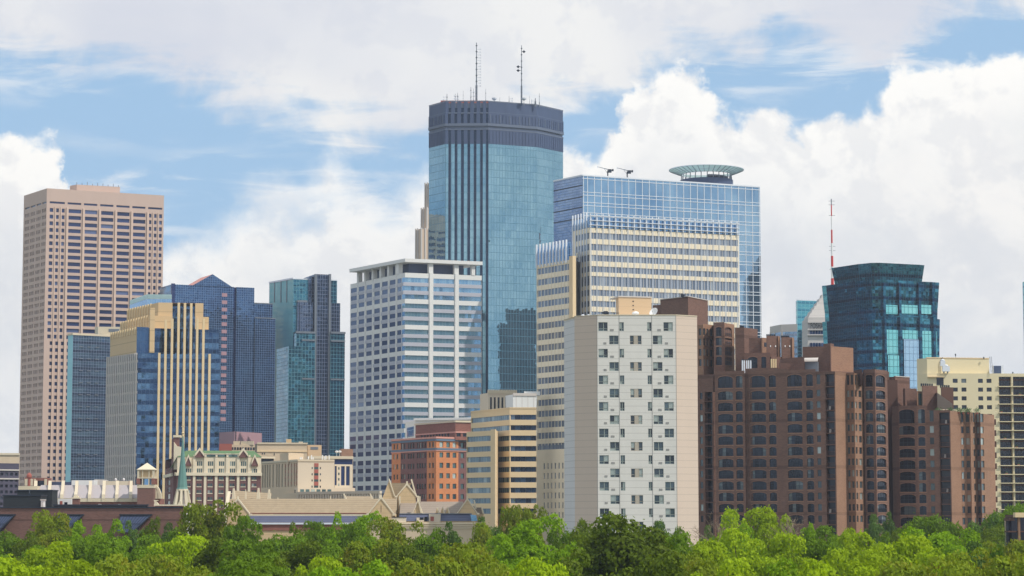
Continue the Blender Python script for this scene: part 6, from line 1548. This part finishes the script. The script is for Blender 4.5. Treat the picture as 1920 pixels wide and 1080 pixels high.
# transept: tall gables
Yt = Yc+8; ft = Face(hor(716, Yt), hor(783, Yt)); zt0 = ft.Z(941, 740); P = ft.pt
tw = t.new('transept_wall', 'church_stone'); ft.tri(tw, [(ft.U(717,930), 0), (ft.U(742,930), 0), (ft.U(740,930), ft.Z(929,740)), (ft.U(729.5,930), ft.Z(900,729)), (ft.U(717,930), ft.Z(934,717))], -.6, 0)
k = t.new('gable_coping', 'church_coping'); ft.tri(k, [(ft.U(739,930), ft.Z(930.5,740)), (ft.U(741.2,930), ft.Z(930.5,740)), (ft.U(730,930), ft.Z(897.5,729)), (ft.U(728.2,930), ft.Z(898,729))], -.7, .2)
tr = t.mb('transept_roof', 'church_roof'); tr.poly([P(ft.U(729.5,930), ft.Z(905.5,730), -.2), P(ft.U(740.5,930), ft.Z(930,740), -.2), P(ft.U(762,930), ft.Z(930,760), -.2), P(ft.U(771,930), ft.Z(905.5,770), -.25)][::1])
ft.box(t.mb('transept_core', 'church_stone'), ft.U(741,930), ft.U(776,930), 0, ft.Z(931,760), -6, -.7)
k = t.new('gable_coping', 'church_coping'); ft.tri(k, [(ft.U(778.5,930), ft.Z(930,779)), (ft.U(781,930), ft.Z(930,779)), (ft.U(771.7,930), ft.Z(898,771)), (ft.U(769.5,930), ft.Z(899,771))], -2, -.9)
gable(t, 763.5, 16.5, 909, 930.5, 975, Yt-2.5, 3, slit=False, roofmat='church_roof')
for px in (743.6, 750.3):
    u0 = ft.U(px, 930); q = t.new('buttress_pinnacle', 'church_coping'); ft.tri(q, [(u0-.34, 0), (u0+.34, 0), (u0+.22, ft.Z(931,px)), (u0-.12, ft.Z(930,px))], 1.6, 2.6)
ft.box(t.mb('chimney', 'church_coping'), ft.U(782,930), ft.U(788,930), 0, ft.Z(930.5,785), -1.5, -.2)
# right range
fr_ = Face(hor(750, Yc+2), hor(892, Yc+2)); zb, zU = fr_.Z(963.5, 820), fr_.Z(942, 820)+.2; P = fr_.pt; rm = t.mb('range_roof', 'slate_brown')
rm.poly([P(0, zb, 0), P(fr_.U(868,950), zb, 0), P(fr_.U(868,950), zU, -4), P(0, zU, -4)]); fr_.box(t.mb('range_wall', 'church_stone'), 0, fr_.L-2, 0, zb-.05, -8, -.2)
gable(t, 784, 7.2, 941, 962.5, 964.5, Yc+.8, 0, slit=False, part='spiked_gable'); 
for px in (820,829.5,839): gable(t, px, 3.4, 951.5, 963, 964.5, Yc+.9, 0, cop=False, slit=False, part='spiked_gable'); 
for px, a_, b_ in ((822,951,963.3),(831.8,951,963.3),(841.2,951,963.3),(788,940.5,962)):
    u0 = fr_.U(px, 955); q = t.new('spike_coping', 'church_coping'); w = 3.2 if px > 800 else 5; fr_.tri(q, [(fr_.U(px+w*.35,955)-.1, fr_.Z(b_,px)), (fr_.U(px+w*.35,955)+.25, fr_.Z(b_,px)), (fr_.U(px-w*.5,955)+.12, fr_.Z(a_,px)), (fr_.U(px-w*.5,955)-.1, fr_.Z(a_,px))], 1.3, 1.6)
f = gable(t, 876.5, 16.5, 937, 962.5, 985, Yc-.5, 6, slit=False)
for px, a_, b_ in ((890,937.5,954), (904,951,963)):
    f2_ = Face(hor(px-3, Yc+4), hor(px+6, Yc+4)); q = t.new('coping_post', 'church_coping'); f2_.tri(q, [(f2_.U(px+1.5,950)-.1, f2_.Z(b_,px)), (f2_.U(px+3.8,950), f2_.Z(b_,px)), (f2_.U(px-.5,950)+.1, f2_.Z(a_,px)), (f2_.U(px-2.2,950), f2_.Z(a_,px))], -.5, .2)
f2_ = Face(hor(886, Yc+4.5), hor(907, Yc+4.5)); f2_.tri(t.mb('range_roof', 'slate_brown'), [(0, f2_.Z(964,890)), (f2_.L, f2_.Z(964,890)), (f2_.U(902,955), f2_.Z(951.5,890)), (f2_.U(893,955), f2_.Z(951.5,890)), (0, f2_.Z(948,890))], -4, -.6); f2_.box(t.mb('range_wall', 'church_stone'), 0, f2_.L, 0, f2_.Z(964,890), -5, 0)
# low slate roofed aisles in front
f3 = Face(hor(457, Yc-7), hor(700, Yc-7)); z0, z1 = f3.Z(980, 550), f3.Z(967.2, 550); P = f3.pt; ar = t.mb('aisle_roof', 'slate_roof'); ar.poly([P(0, z0, 0), P(f3.L, z0, 0), P(f3.L, z1, -3), P(.35, z1, -3)])
ar.poly([P(.35, z1, -3), P(f3.L, z1, -3), P(f3.L, z1-.3, -5), P(.35, z1-.3, -5)]); f3.box(t.mb('aisle_wall', 'church_stone'), .2, f3.L, 0, z0-.05, -5, -.2); f3.box(t.mb('aisle_gutter', 'white_metal'), 0, f3.L, z0-.35, z0-.02, -.2, .3); f3.box(t.mb('aisle_band', 'red_brick'), 2, f3.L, z0-1.6, z0-.4, -.2, 0)
f4 = Face(hor(741, Yc-6), hor(888, Yc-6)); z0, z1 = f4.Z(977, 800), f4.Z(963.8, 800); P = f4.pt
for a, b in ((748,804), (826,884)): q = t.mb('aisle_roof', 'slate_roof'); ua, ub = f4.U(a,970), f4.U(b,970); q.poly([P(ua, z0, 0), P(ub, z0, 0), P(ub, z1, -2.5), P(ua, z1, -2.5)])
f4.box(t.mb('link_wall', 'pale_concrete'), f4.U(804.2,970), f4.U(825.8,970), z0-.2, z1, -2.5, -.3); f4.box(t.new('door', 'rust_red'), f4.U(807,970), f4.U(813.5,970), z0, f4.Z(968.5,800), -.3, -.22)
f4.box(t.mb('roof_edge', 'grey_metal'), f4.U(748,970), f4.U(884,970), z1, z1+.15, -2.6, -2.2); f4.box(t.mb('aisle_wall', 'church_stone'), -.4, f4.L+2.2, 0, z0-.25, -5, .1); f4.box(t.mb('aisle_cornice', 'church_coping'), -9, f4.L+.3, z0-.4, z0-.2, .0, .7)
f4.box(t.mb('flat_box', 'pale_concrete'), f4.U(735,972), f4.U(761.5,972), z0-.2, f4.Z(970.2,750), -1, .3); f4.box(t.mb('flat_box_cap', 'dark_metal'), f4.U(734,972), f4.U(761.8,972), f4.Z(970.2,750), f4.Z(969,750), -1, .4)
f4.box(t.mb('dormer', 'pale_concrete'), f4.U(781,975), f4.U(795,975), z0-.1, f4.Z(970.5,790), -1.5, .1); f4.box(t.new('window', 'win_dark'), f4.U(787,975), f4.U(794.5,975), z0+.25, z0+.75, .1, .14); f4.box(t.new('window', 'win_dark'), f4.U(796,975), f4.U(801,975), z0-.1, z0+.9, -1, .05)
f4.tri(t.mb('sloped_glazing', 'win_sky'), [(f4.U(884,975), z0), (f4.U(895,975), z0), (f4.U(893,975), z1-.25), (f4.U(882,975), z1-.1)], -1.0, -.2)
for px in (706.5, 722.5): fq = Face(hor(px-3, Yc-2.56), hor(px+4, Yc-2.56)); fq.box(t.new('window', 'win_dark'), .2, fq.L-.05, fq.Z(977.5,px), fq.Z(974.8,px), 0, .05)
f5 = Face(hor(660, Yc-8.5), hor(905, Yc-8.5)); zc_ = f5.Z(979, 800); f5.box(t.mb('boundary_wall', 'tan_concrete'), 0, f5.L, 0, zc_, -.5, 0)
for py in (982, 986, 990): f5.box(t.new('boundary_band', 'church_coping'), 0, f5.L, f5.Z(py,800)-.08, f5.Z(py,800)+.08, 0, .25)
t.done()

# ============ 26 brown brick hall with sloping dark skylights
Yh = 470
pts = [hor(-60, Yh+6), hor(346.5, Yh-2), hor(350, Yh+20), hor(-60, Yh+30)]
zt0, zt1 = at(0, 957, Yh+4).z, at(346, 950, Yh-2).z
t = Thing('brown_brick_hall', 'wide brown brick hall with a flat roof and slanting dark ribbed window hoods, lower left', 'hall', (at(150,970,Yh).x, Yh+10, 0))
f = Face(pts[0], pts[1]); zT = (zt0+zt1)/2+.1
t.mb('wall', 'hall_brick').prism(pts, 0, zT); f.box(t.mb('roof_edge', 'dark_metal'), 0, f.L, zT, zT+.22, -1, .2)
zl_ = f.Z(974.5, 250); f.box(t.mb('wall_joint', 'dark_trim'), 0, f.L, zl_-.05, zl_+.05, 0, .04)
for a, b, e in ((-20,27,2), (109,155,129.5), (226.5,283,254)):
    q = t.new('window_hood', 'zinc'); P = f.pt; z1 = f.Z(965.5, a if a > 0 else 20)-.1; z0 = f.Z(998, a if a > 0 else 20)
    ua, ub, ue = f.U(a,970), f.U(b,970), f.U(e,990)
    lo = [P(ua, z0, 1.9), P(ue, z0, 1.9)]; hi = [P(ub, z1, .12), P(ua, z1, .12)]
    q.poly([lo[0], lo[1], hi[0], hi[1]]); q.poly([lo[1], P(ue, z0, 0), P(ub, z1, 0), hi[0]]); q.poly([P(ua, z0, 0), lo[0], hi[1], P(ua, z1, 0)]); q.poly([P(ua,z0,0), P(ue,z0,0), lo[1], lo[0]])
    k = t.new('hood_frame', 'dark_metal'); f.box(k, ua-.2, ub+.3, z1, z1+.25, 0, .35)
    k.tube([hi[0]+f.n*.1, lo[1]+f.n*.1], .14, 4)
    n_ = 9
    for i in range(n_+1):
        s = i/n_; top = P(ua+(ub-ua)*s, z1, .17); bot = P(ua+(ue-ua)*s, z0, 1.95); t.new('hood_rib', 'dark_metal').tube([bot, top], .045, 4)
    for s in (.5,): a_, b_ = hi[1].lerp(lo[0], s), hi[0].lerp(lo[1], s); k.tube([a_+f.n*.06, b_+f.n*.06], .05, 4)
t.done()
zT_ = zT
m, f, z0, z1 = boxthing('black_plant_box', 'long black metal plant box on the flat roof, leftmost above the brown brick hall', 'plant unit', 'black_sheet', 9, 79, 930, 956.5, Yh+10, 6, trim='dark_metal'); m.done()
m, f, z0, z1 = boxthing('black_plant_tower', 'taller black metal plant box behind and right of the long one', 'plant unit', 'black_sheet', 35, 100, 920.5, 956.5, Yh+18, 6, trim='dark_metal'); m.done()
m, f, z0, z1 = boxthing('white_roof_cabinet', 'small white upright cabinet between the black plant boxes', 'cabinet', 'white_paint', 79.5, 85, 938.5, 955, Yh+9, 1.5, trim='silver_stone'); f.box(m.mb('door', 'silver_stone'), f.L*.2, f.L*.8, z0+.2, z1-.3, 0, .05); m.done()
m, f, z0, z1 = boxthing('white_stair_hut', 'low white roof hut with a pink door, left of the brick chimney', 'roof hut', 'white_concrete', 111, 137, 935.5, 950, Yh+30, 4); f.box(m.mb('door', 'rust_red'), f.L*.15, f.L*.34, z0, f.Z(939.5,115), 0, .06); f.box(m.mb('window', 'win_dark'), f.L*.48, f.L*.7, f.Z(946,120), f.Z(941.5,120), 0, .06); m.done()
m, f, z0, z1 = boxthing('brick_chimney', 'short brick chimney with a pale cap, on the brown brick hall roof', 'chimney', 'hall_brick', 138, 150.5, 935, 956, Yh+12, 1.4, 'stack', None, 'church_coping'); f.box(m.mb('cap', 'church_coping'), f.L*.15, f.L*.85, z1+.26, z1+.6, -1.2, -.2); m.done()
m, f, z0, z1 = boxthing('dark_roof_duct', 'long low dark duct along the brown brick hall roof', 'duct', 'black_sheet', 104, 278, 948, 953.5, Yh+8, 1.5, trim='dark_metal'); m.done()
p = at(55, 950, Yh+14); m = Thing('roof_whip', 'thin whip aerial rising above the black plant boxes', 'antenna', (p.x, p.y, zT_), 'aerials on the roofs'); m.mb('pole', 'grey_metal').tube([(p.x, p.y, zT_+3), (p.x, p.y, at(55, 917, Yh+14).z)], .05, 4); m.mb('foot', 'dark_metal').box((p.x, p.y), .3, .3, zT_+2.5, zT_+3.1); m.done()
# pale stone balustrade beside the belfry
t = Thing('stone_balustrade', 'low pale stone parapet with a scrolled left end, beside the foot of the green spire', 'parapet', (at(318,945,540).x, 540, 0)); f = Face(hor(291, 540), hor(345, 540))
f.box(t.mb('wall', 'red_brick'), .3, f.L, 0, f.Z(948,318), -1, 0); f.box(t.mb('coping', 'church_coping'), 0, f.L, f.Z(948.5,318), f.Z(946,318), -1.2, .2); f.tri(t.mb('scroll', 'church_coping'), [(0, f.Z(948.4,292)), (1.3, f.Z(948.4,292)), (.9, f.Z(944,292)), (.5, f.Z(940,292)), (1.1, f.Z(937.5,292)), (-.1, f.Z(937.5,292)), (.1, f.Z(942,292))], -.8, .1)
f.tri(t.mb('scroll', 'church_coping'), [(f.U(333,945), f.Z(946,336)), (f.U(341,945), f.Z(946,336)), (f.U(339,945), f.Z(940,336)), (f.U(337,945), f.Z(938,336))], -.8, .1); t.done()
# ------------------------------------------------------------------ ground
m, N, p = _mat('ground_cover')
pos = N.n('ShaderNodeNewGeometry').outputs['Position']
c = N.mix(N.ss(N.noise(pos, .02, 6, .6), .4, .6), S(62,84,44), S(112,112,104)); setc(N, p.inputs['Base Color'], c); p.inputs['Roughness'].default_value = .95
g = MB(); g.poly([(-2900, -900, 0), (2900, -900, 0), (2900, 2900, 0), (-2900, 2900, 0)]); go = g.build('ground', MATS['ground_cover']); go['kind'] = 'structure'
# ------------------------------------------------------------------ leaves
def m_leaf(name, c1, c2, c3):
    m, N, p = _mat(name)
    g = N.n('ShaderNodeNewGeometry'); ob = N.n('ShaderNodeObjectInfo'); r = g.outputs['Random Per Island']
    tc = N.n('ShaderNodeTexCoord').outputs['Object']
    c = N.mix(N.m('ADD', .18, N.m('MULTIPLY', r, .64)), c1, c2); c = N.mix(N.ss(N.noise(tc, .45, 3, .6), .45, .72), c, c3)
    v = N.m('ADD', .86, N.m('MULTIPLY', ob.outputs['Random'], .28)); c = N.n('ShaderNodeVectorMath', {0: c, 3: v}, operation='SCALE').outputs[0]
    setc(N, p.inputs['Base Color'], c); p.inputs['Roughness'].default_value = .7; p.inputs['Specular IOR Level'].default_value = .1
    tr = N.n('ShaderNodeBsdfTranslucent'); N.l.new(N.n('ShaderNodeVectorMath', {0: c, 1: (1.4, 1.3, .5)}, operation='MULTIPLY').outputs[0], tr.inputs[0])
    mx = N.n('ShaderNodeMixShader', {0: .36}); N.l.new(p.outputs[0], mx.inputs[1]); N.l.new(tr.outputs[0], mx.inputs[2])
    out = [n for n in m.node_tree.nodes if n.type == 'OUTPUT_MATERIAL'][0]; N.l.new(mx.outputs[0], out.inputs[0])
K = 2.0
lc = lambda *a: tuple(x*K for x in a)
m_leaf('leaf_yellow', lc(.135,.195,.004), lc(.180,.240,.006), lc(.105,.155,.004))
m_leaf('leaf_bright', lc(.092,.165,.004), lc(.125,.205,.006), lc(.078,.135,.004))
m_leaf('leaf_mid', lc(.058,.104,.005), lc(.086,.142,.007), lc(.046,.080,.005))
m_leaf('leaf_dark', lc(.042,.066,.005), lc(.072,.102,.007), lc(.080,.105,.012))
m_leaf('leaf_olive', lc(.085,.118,.008), lc(.120,.155,.010), lc(.125,.120,.012))
m_leaf('leaf_blue', lc(.040,.076,.016), lc(.066,.110,.022), lc(.036,.064,.014))
rng = np.random.default_rng(11)
def crown_mesh(name, mat, seed, nl=46, leaves=430, ls=.21, H0=18, Rr=6.2, vert=1.0, low=.30, lobe=(1.1, 2.3), gap=0.0, spiky=0.0):
    """crown: leaf-sized faces gathered round many unequal boughs"""
    g = np.random.default_rng(seed)
    cz = H0*(1+low)/2; hz = H0*(1-low)/2*vert
    C = []; k = 0
    while len(C) < nl:
        k += 1
        d = g.normal(size=3); d /= np.linalg.norm(d)
        rad = g.uniform(.45, .92) if k % 3 else g.uniform(.1, .5)
        wob = 1+.22*math.sin(3*math.atan2(d[1], d[0])+seed)+.14*math.sin(5*d[2]*3+seed*2)
        r = g.uniform(*lobe)
        c = np.array([d[0]*(Rr-r*.7)*rad*wob, d[1]*(Rr-r*.7)*rad*wob, cz+d[2]*(hz-r*.8)*rad*wob])
        if c[2]+r > H0: c[2] = H0-r*g.uniform(.8, 1.1)
        C.append((c, r))
    V = []; 
    for c, r in C:
        n = int(leaves*(r/1.7)**2*g.uniform(.8, 1.15))
        d = g.normal(size=(n, 3)); d /= np.linalg.norm(d, axis=1)[:, None]
        d[:, 2] = np.where(d[:, 2] < -.35, -d[:, 2], d[:, 2])
        # sub-clumps so that each bough is itself tufted
        tf = g.normal(size=(14, 3)); tf /= np.linalg.norm(tf, axis=1)[:, None]
        dist = (d @ tf.T).max(1)
        rr = r*(.62+.42*np.clip((dist-.72)/.28, 0, 1)*g.uniform(.75, 1.15, n))*np.where(g.random(n) < .12, g.uniform(1.0, 1.25+spiky, n), 1)
        P = c+d*rr[:, None]*np.array([1.08, 1.08, .86])
        nn = d+g.normal(size=(n, 3))*.55; nn /= np.linalg.norm(nn, axis=1)[:, None]
        a = np.cross(nn, g.normal(size=(n, 3))); a /= np.linalg.norm(a, axis=1)[:, None]; b = np.cross(nn, a)
        s = (ls*g.uniform(.6, 1.35, n))[:, None]
        V.append(np.stack([P-a*s, P-b*s*.62, P+a*s, P+b*s*.62], 1).reshape(-1, 3))
    V = np.concatenate(V); V[:, 2] *= H0/V[:, 2].max(); nf = len(V)//4
    me = bpy.data.meshes.new(name); me.vertices.add(len(V)); me.vertices.foreach_set('co', V.astype(np.float32).ravel())
    me.loops.add(nf*4); me.loops.foreach_set('vertex_index', np.arange(nf*4, dtype=np.int32)); me.polygons.add(nf)
    me.polygons.foreach_set('loop_start', np.arange(0, nf*4, 4, dtype=np.int32)); me.polygons.foreach_set('loop_total', np.full(nf, 4, dtype=np.int32))
    me.materials.append(MATS[mat]); me.update(calc_edges=True); me.validate()
    T_ = MB(); g2 = random.Random(seed)
    T_.tube([(0, 0, -.3), (.1, .05, H0*.2), (.15, -.1, H0*.45), (0, .1, H0*.74)], [.5, .36, .24, .1], 8)
    for i, (c, r) in enumerate(C[:nl//3]):
        z0 = g2.uniform(.28, .55)*H0; mid = (c[0]*.5, c[1]*.5, z0+(c[2]-z0)*.62); T_.tube([(.1, 0, z0), mid, tuple(c)], [.16, .1, .04], 5)
    return me, T_
PROTO = {}
def proto(kind, variants):
    PROTO[kind] = []
    for i, kw in enumerate(variants):
        me, T_ = crown_mesh('crown_'+kind, 'leaf_'+kind, **kw)
        tm = T_.build('trunk', MATS['bark']); tme = tm.data; bpy.data.objects.remove(tm)
        PROTO[kind].append((me, tme))
proto('yellow', [dict(seed=1, nl=52, lobe=(1.0, 2.0)), dict(seed=2, nl=44), dict(seed=21, nl=60, lobe=(.9, 1.8), spiky=.1)])
proto('bright', [dict(seed=3, nl=48, lobe=(1.2, 2.1)), dict(seed=4, nl=60, lobe=(.9, 1.7))])
proto('mid', [dict(seed=5), dict(seed=6, nl=56, lobe=(1.0, 2.0)), dict(seed=22, nl=40, lobe=(1.3, 2.6))])
proto('dark', [dict(seed=7, nl=56, lobe=(1.0, 2.0)), dict(seed=8, nl=46, leaves=480, spiky=.15)])
proto('olive', [dict(seed=9, leaves=360, spiky=.25), dict(seed=10, nl=56, lobe=(.9, 1.9), leaves=360)])
proto('blue', [dict(seed=12, nl=50, lobe=(1.0, 1.9)), dict(seed=13, nl=42)])
HUE = {'yellow': 'yellow-green', 'bright': 'bright green', 'mid': 'mid green', 'dark': 'dark green', 'olive': 'olive green', 'blue': 'blue-green'}
# px of the crown's middle, py of its top, distance, kind, crown width in px
TREES = [
 # far row, against the buildings
 (28,1000,430,'mid',110),(92,962,415,'olive',92),(60,1000,400,'dark',90),(155,980,420,'bright',84),(205,978,425,'bright',92),(262,982,430,'blue',60),(300,992,405,'mid',110),(278,974,430,'dark',44),(316,984,428,'blue',50),
 (384,943,400,'olive',128),(462,972,395,'mid',96),(520,1002,385,'mid',100),(548,984,400,'dark',70),(592,982,405,'mid',76),(622,964,410,'bright',66),(680,962,412,'bright',96),(655,985,400,'mid',70),
 (745,975,392,'olive',110),(806,992,385,'mid',80),(852,984,388,'blue',64),(900,978,392,'olive',64),(925,975,400,'blue',70),(962,944,415,'olive',64),(990,952,410,'olive',60),
 (1062,985,380,'mid',80),(1100,978,372,'dark',70),(1235,980,402,'blue',66),(1262,990,395,'mid',66),(1294,1002,392,'bright',76),(1330,986,430,'blue',60),
 (1368,951,395,'yellow',92),(1440,948,385,'yellow',112),(1405,982,380,'bright',90),(1505,980,398,'bright',70),(1545,986,405,'mid',88),(1590,988,400,'yellow',60),
 (1640,964,520,'blue',50),(1668,961,525,'blue',44),(1722,963,455,'mid',112),(1775,966,450,'mid',76),(1700,985,430,'dark',70),(1836,964,470,'blue',82),(1880,946,480,'mid',90),(1850,985,440,'dark',90),(1918,940,490,'mid',70),
 # middle rows
 (20,1020,300,'mid',150),(90,1012,290,'yellow',150),(180,1004,330,'mid',130),(245,1008,300,'mid',150),(330,1000,310,'yellow',140),(300,1030,270,'olive',130),(410,1006,305,'dark',150),(470,1012,290,'mid',150),(555,1012,300,'dark',150),(640,1004,315,'mid',140),
 (600,1040,255,'yellow',120),(715,1002,300,'olive',150),(790,1015,290,'dark',130),(865,1008,285,'olive',150),(992,962,330,'bright',180),(930,1006,300,'bright',120),(1165,961,285,'dark',230),(1085,990,290,'dark',110),(1060,1015,270,'bright',110),(1250,1000,290,'mid',130),
 (1320,1008,290,'yellow',120),(1390,985,300,'yellow',150),(1462,996,310,'yellow',130),(1525,1003,320,'mid',120),(1600,994,295,'yellow',150),(1680,1000,285,'yellow',170),(1760,986,330,'bright',150),(1838,990,340,'bright',130),(1900,1006,310,'olive',130),
 (1285,1030,270,'olive',120),(1560,1024,270,'yellow',140),(1640,1026,255,'yellow',130),(1820,1016,285,'blue',130),(1740,1022,262,'yellow',150),
 # front row
 (40,1040,215,'yellow',210),(150,1046,205,'yellow',200),(255,1038,222,'olive',190),(350,1050,215,'olive',190),(450,1040,210,'mid',200),(530,1045,222,'dark',180),(640,1046,205,'bright',190),(730,1042,215,'olive',190),(830,1034,210,'olive',190),(915,1046,222,'olive',160),
 (1002,1040,205,'yellow',150),(1090,1026,218,'dark',210),(1195,1032,208,'dark',220),(1300,1038,215,'olive',190),(1370,1040,205,'yellow',180),(1450,1044,190,'bright',190),(1540,1046,205,'yellow',180),(1625,1046,215,'yellow',190),(1720,1044,205,'olive',200),(1800,1036,222,'yellow',180),(1880,1028,212,'olive',200),
]
LAND = [(30,"the brick hall's far left end"),(115,"the brick hall's left part"),(200,"the brick hall's middle hood"),(300,"the brick hall's right hood"),(370,"the brick hall's right end"),(440,"the gap between brick hall and church"),(500,'the left church gable'),(600,'the left part of the church roof'),(690,'the right part of the church roof'),(780,'the church transept'),(870,'the right range of the church'),(940,'the banded office block'),(1020,'the foot of the cream banded tower'),(1110,"the white apartment tower's left edge"),(1200,"the white apartment tower's windowed front"),(1300,"the white apartment tower's right edge"),(1380,"the brown condominium's left end"),(1460,"the brown condominium's centre"),(1550,"the brown condominium's balcony column"),(1640,"the brown condominium's right end"),(1730,"the condominium wing's left part"),(1810,"the condominium wing's right part"),(1870,'the cream apartment block'),(2000,'the tan porch at the right edge')]
seen = {}; rows_ = {}
for i, (px, py, Y, kind, w) in enumerate(TREES):
    row = 'far' if Y >= 365 else 'middle' if Y > 230 else 'front'
    land = next(n for x, n in LAND if px <= x); rows_.setdefault((row, land, kind), []).append(px)
for i, (px, py, Y, kind, w) in enumerate(TREES):
    row = 'far' if Y >= 365 else 'middle' if Y > 230 else 'front'
    land = next(n for x, n in LAND if px <= x); L = sorted(rows_[(row, land, kind)]); k = L.index(px)
    size = 'broad' if w/Y > .55 else 'narrow' if w/Y < .2 else 'round'
    where = {'far': 'close to', 'middle': 'halfway down below', 'front': 'at the bottom edge below'}[row]
    lab = f"{HUE[kind]} tree {where} {land}" + ('' if len(L) == 1 else ', left one' if k == 0 else ', right one')
    p = at(px, py-(8 if Y >= 365 and px < 1300 else 3), Y); Rz = random.uniform(0, 6.28); me, tme = PROTO[kind][i % len(PROTO[kind])]
    top = p.z; s = top/18.0; sw = (w*1.12/FPX*Y)/(2*6.0)
    r = bpy.data.objects.new('tree', None); sc.collection.objects.link(r); r.location = (p.x, Y, 0); r.rotation_euler = (0, 0, Rz)
    r.scale = (sw*1.0, sw*random.uniform(.92, 1.08), s); r['label'] = lab; r['category'] = 'tree'; r['group'] = 'trees of the park'
    for nm, md in (('crown', me), ('trunk', tme)):
        o = bpy.data.objects.new(nm, md); sc.collection.objects.link(o); o.parent = r
# bare twigs of two half-dead trees
def bare(px, py, Y, lab, seed):
    g = random.Random(seed); p = at(px, py, Y); m = Thing('bare_tree', lab, 'tree', (p.x, Y, 0), 'trees of the park'); h = p.z; q = m.mb('trunk', 'bark'); q.tube([(p.x, Y, 0), (p.x+.2, Y, h*.7), (p.x, Y, h*.85)], [.3, .16, .08], 6)
    b = m.mb('branches', 'twig')
    def grow(a, d, L, r, n):
        e = a+d*L; mid = a+d*L*.5+Vector((g.gauss(0, .1), g.gauss(0, .1), g.gauss(0, .1)))*L*.5; b.tube([a, mid, e], [r, r*.8, r*.6], 4, False)
        if n: 
            for _ in range(3): grow(a.lerp(e, g.uniform(.4, 1)), (d+Vector((g.gauss(0, .5), g.gauss(0, .4), g.gauss(.05, .35)))).normalized(), L*g.uniform(.5, .75), r*.6, n-1)
    for i in range(7): grow(Vector((p.x, Y, h*g.uniform(.6, .85))), Vector((g.gauss(0, .8), g.gauss(0, .5), g.uniform(.4, 1))).normalized(), h*.14, .07, 3)
    m.done()
m_plain('twig', S(150,132,112), var=.1)
bare(1336, 975, 376, 'half-bare tree with grey twigs at the left foot of the brown brick condominium', 3)
bare(1484, 962, 372, 'half-bare tree with pale twigs reaching over the centre of the brown brick condominium', 5)
# ------------------------------------------------------------------ haze
HAZE = 0.00009
if HAZE:
    m = bpy.data.materials.new('haze'); m.use_nodes = True; m.node_tree.nodes.clear(); N = NT(m.node_tree)
    v = N.n('ShaderNodeVolumePrincipled', {'Color': (.80, .88, 1.0, 1), 'Density': HAZE, 'Anisotropy': .25}); o_ = N.n('ShaderNodeOutputMaterial', {'Volume': v.outputs[0]})
    hb = MB(); hb.prism([(-2950, -950), (2950, -950), (2950, 2950), (-2950, 2950)], -1, 300, True, True); ho = hb.build('haze', m); ho['kind'] = 'stuff'; ho['label'] = 'thin pale summer haze over the city'
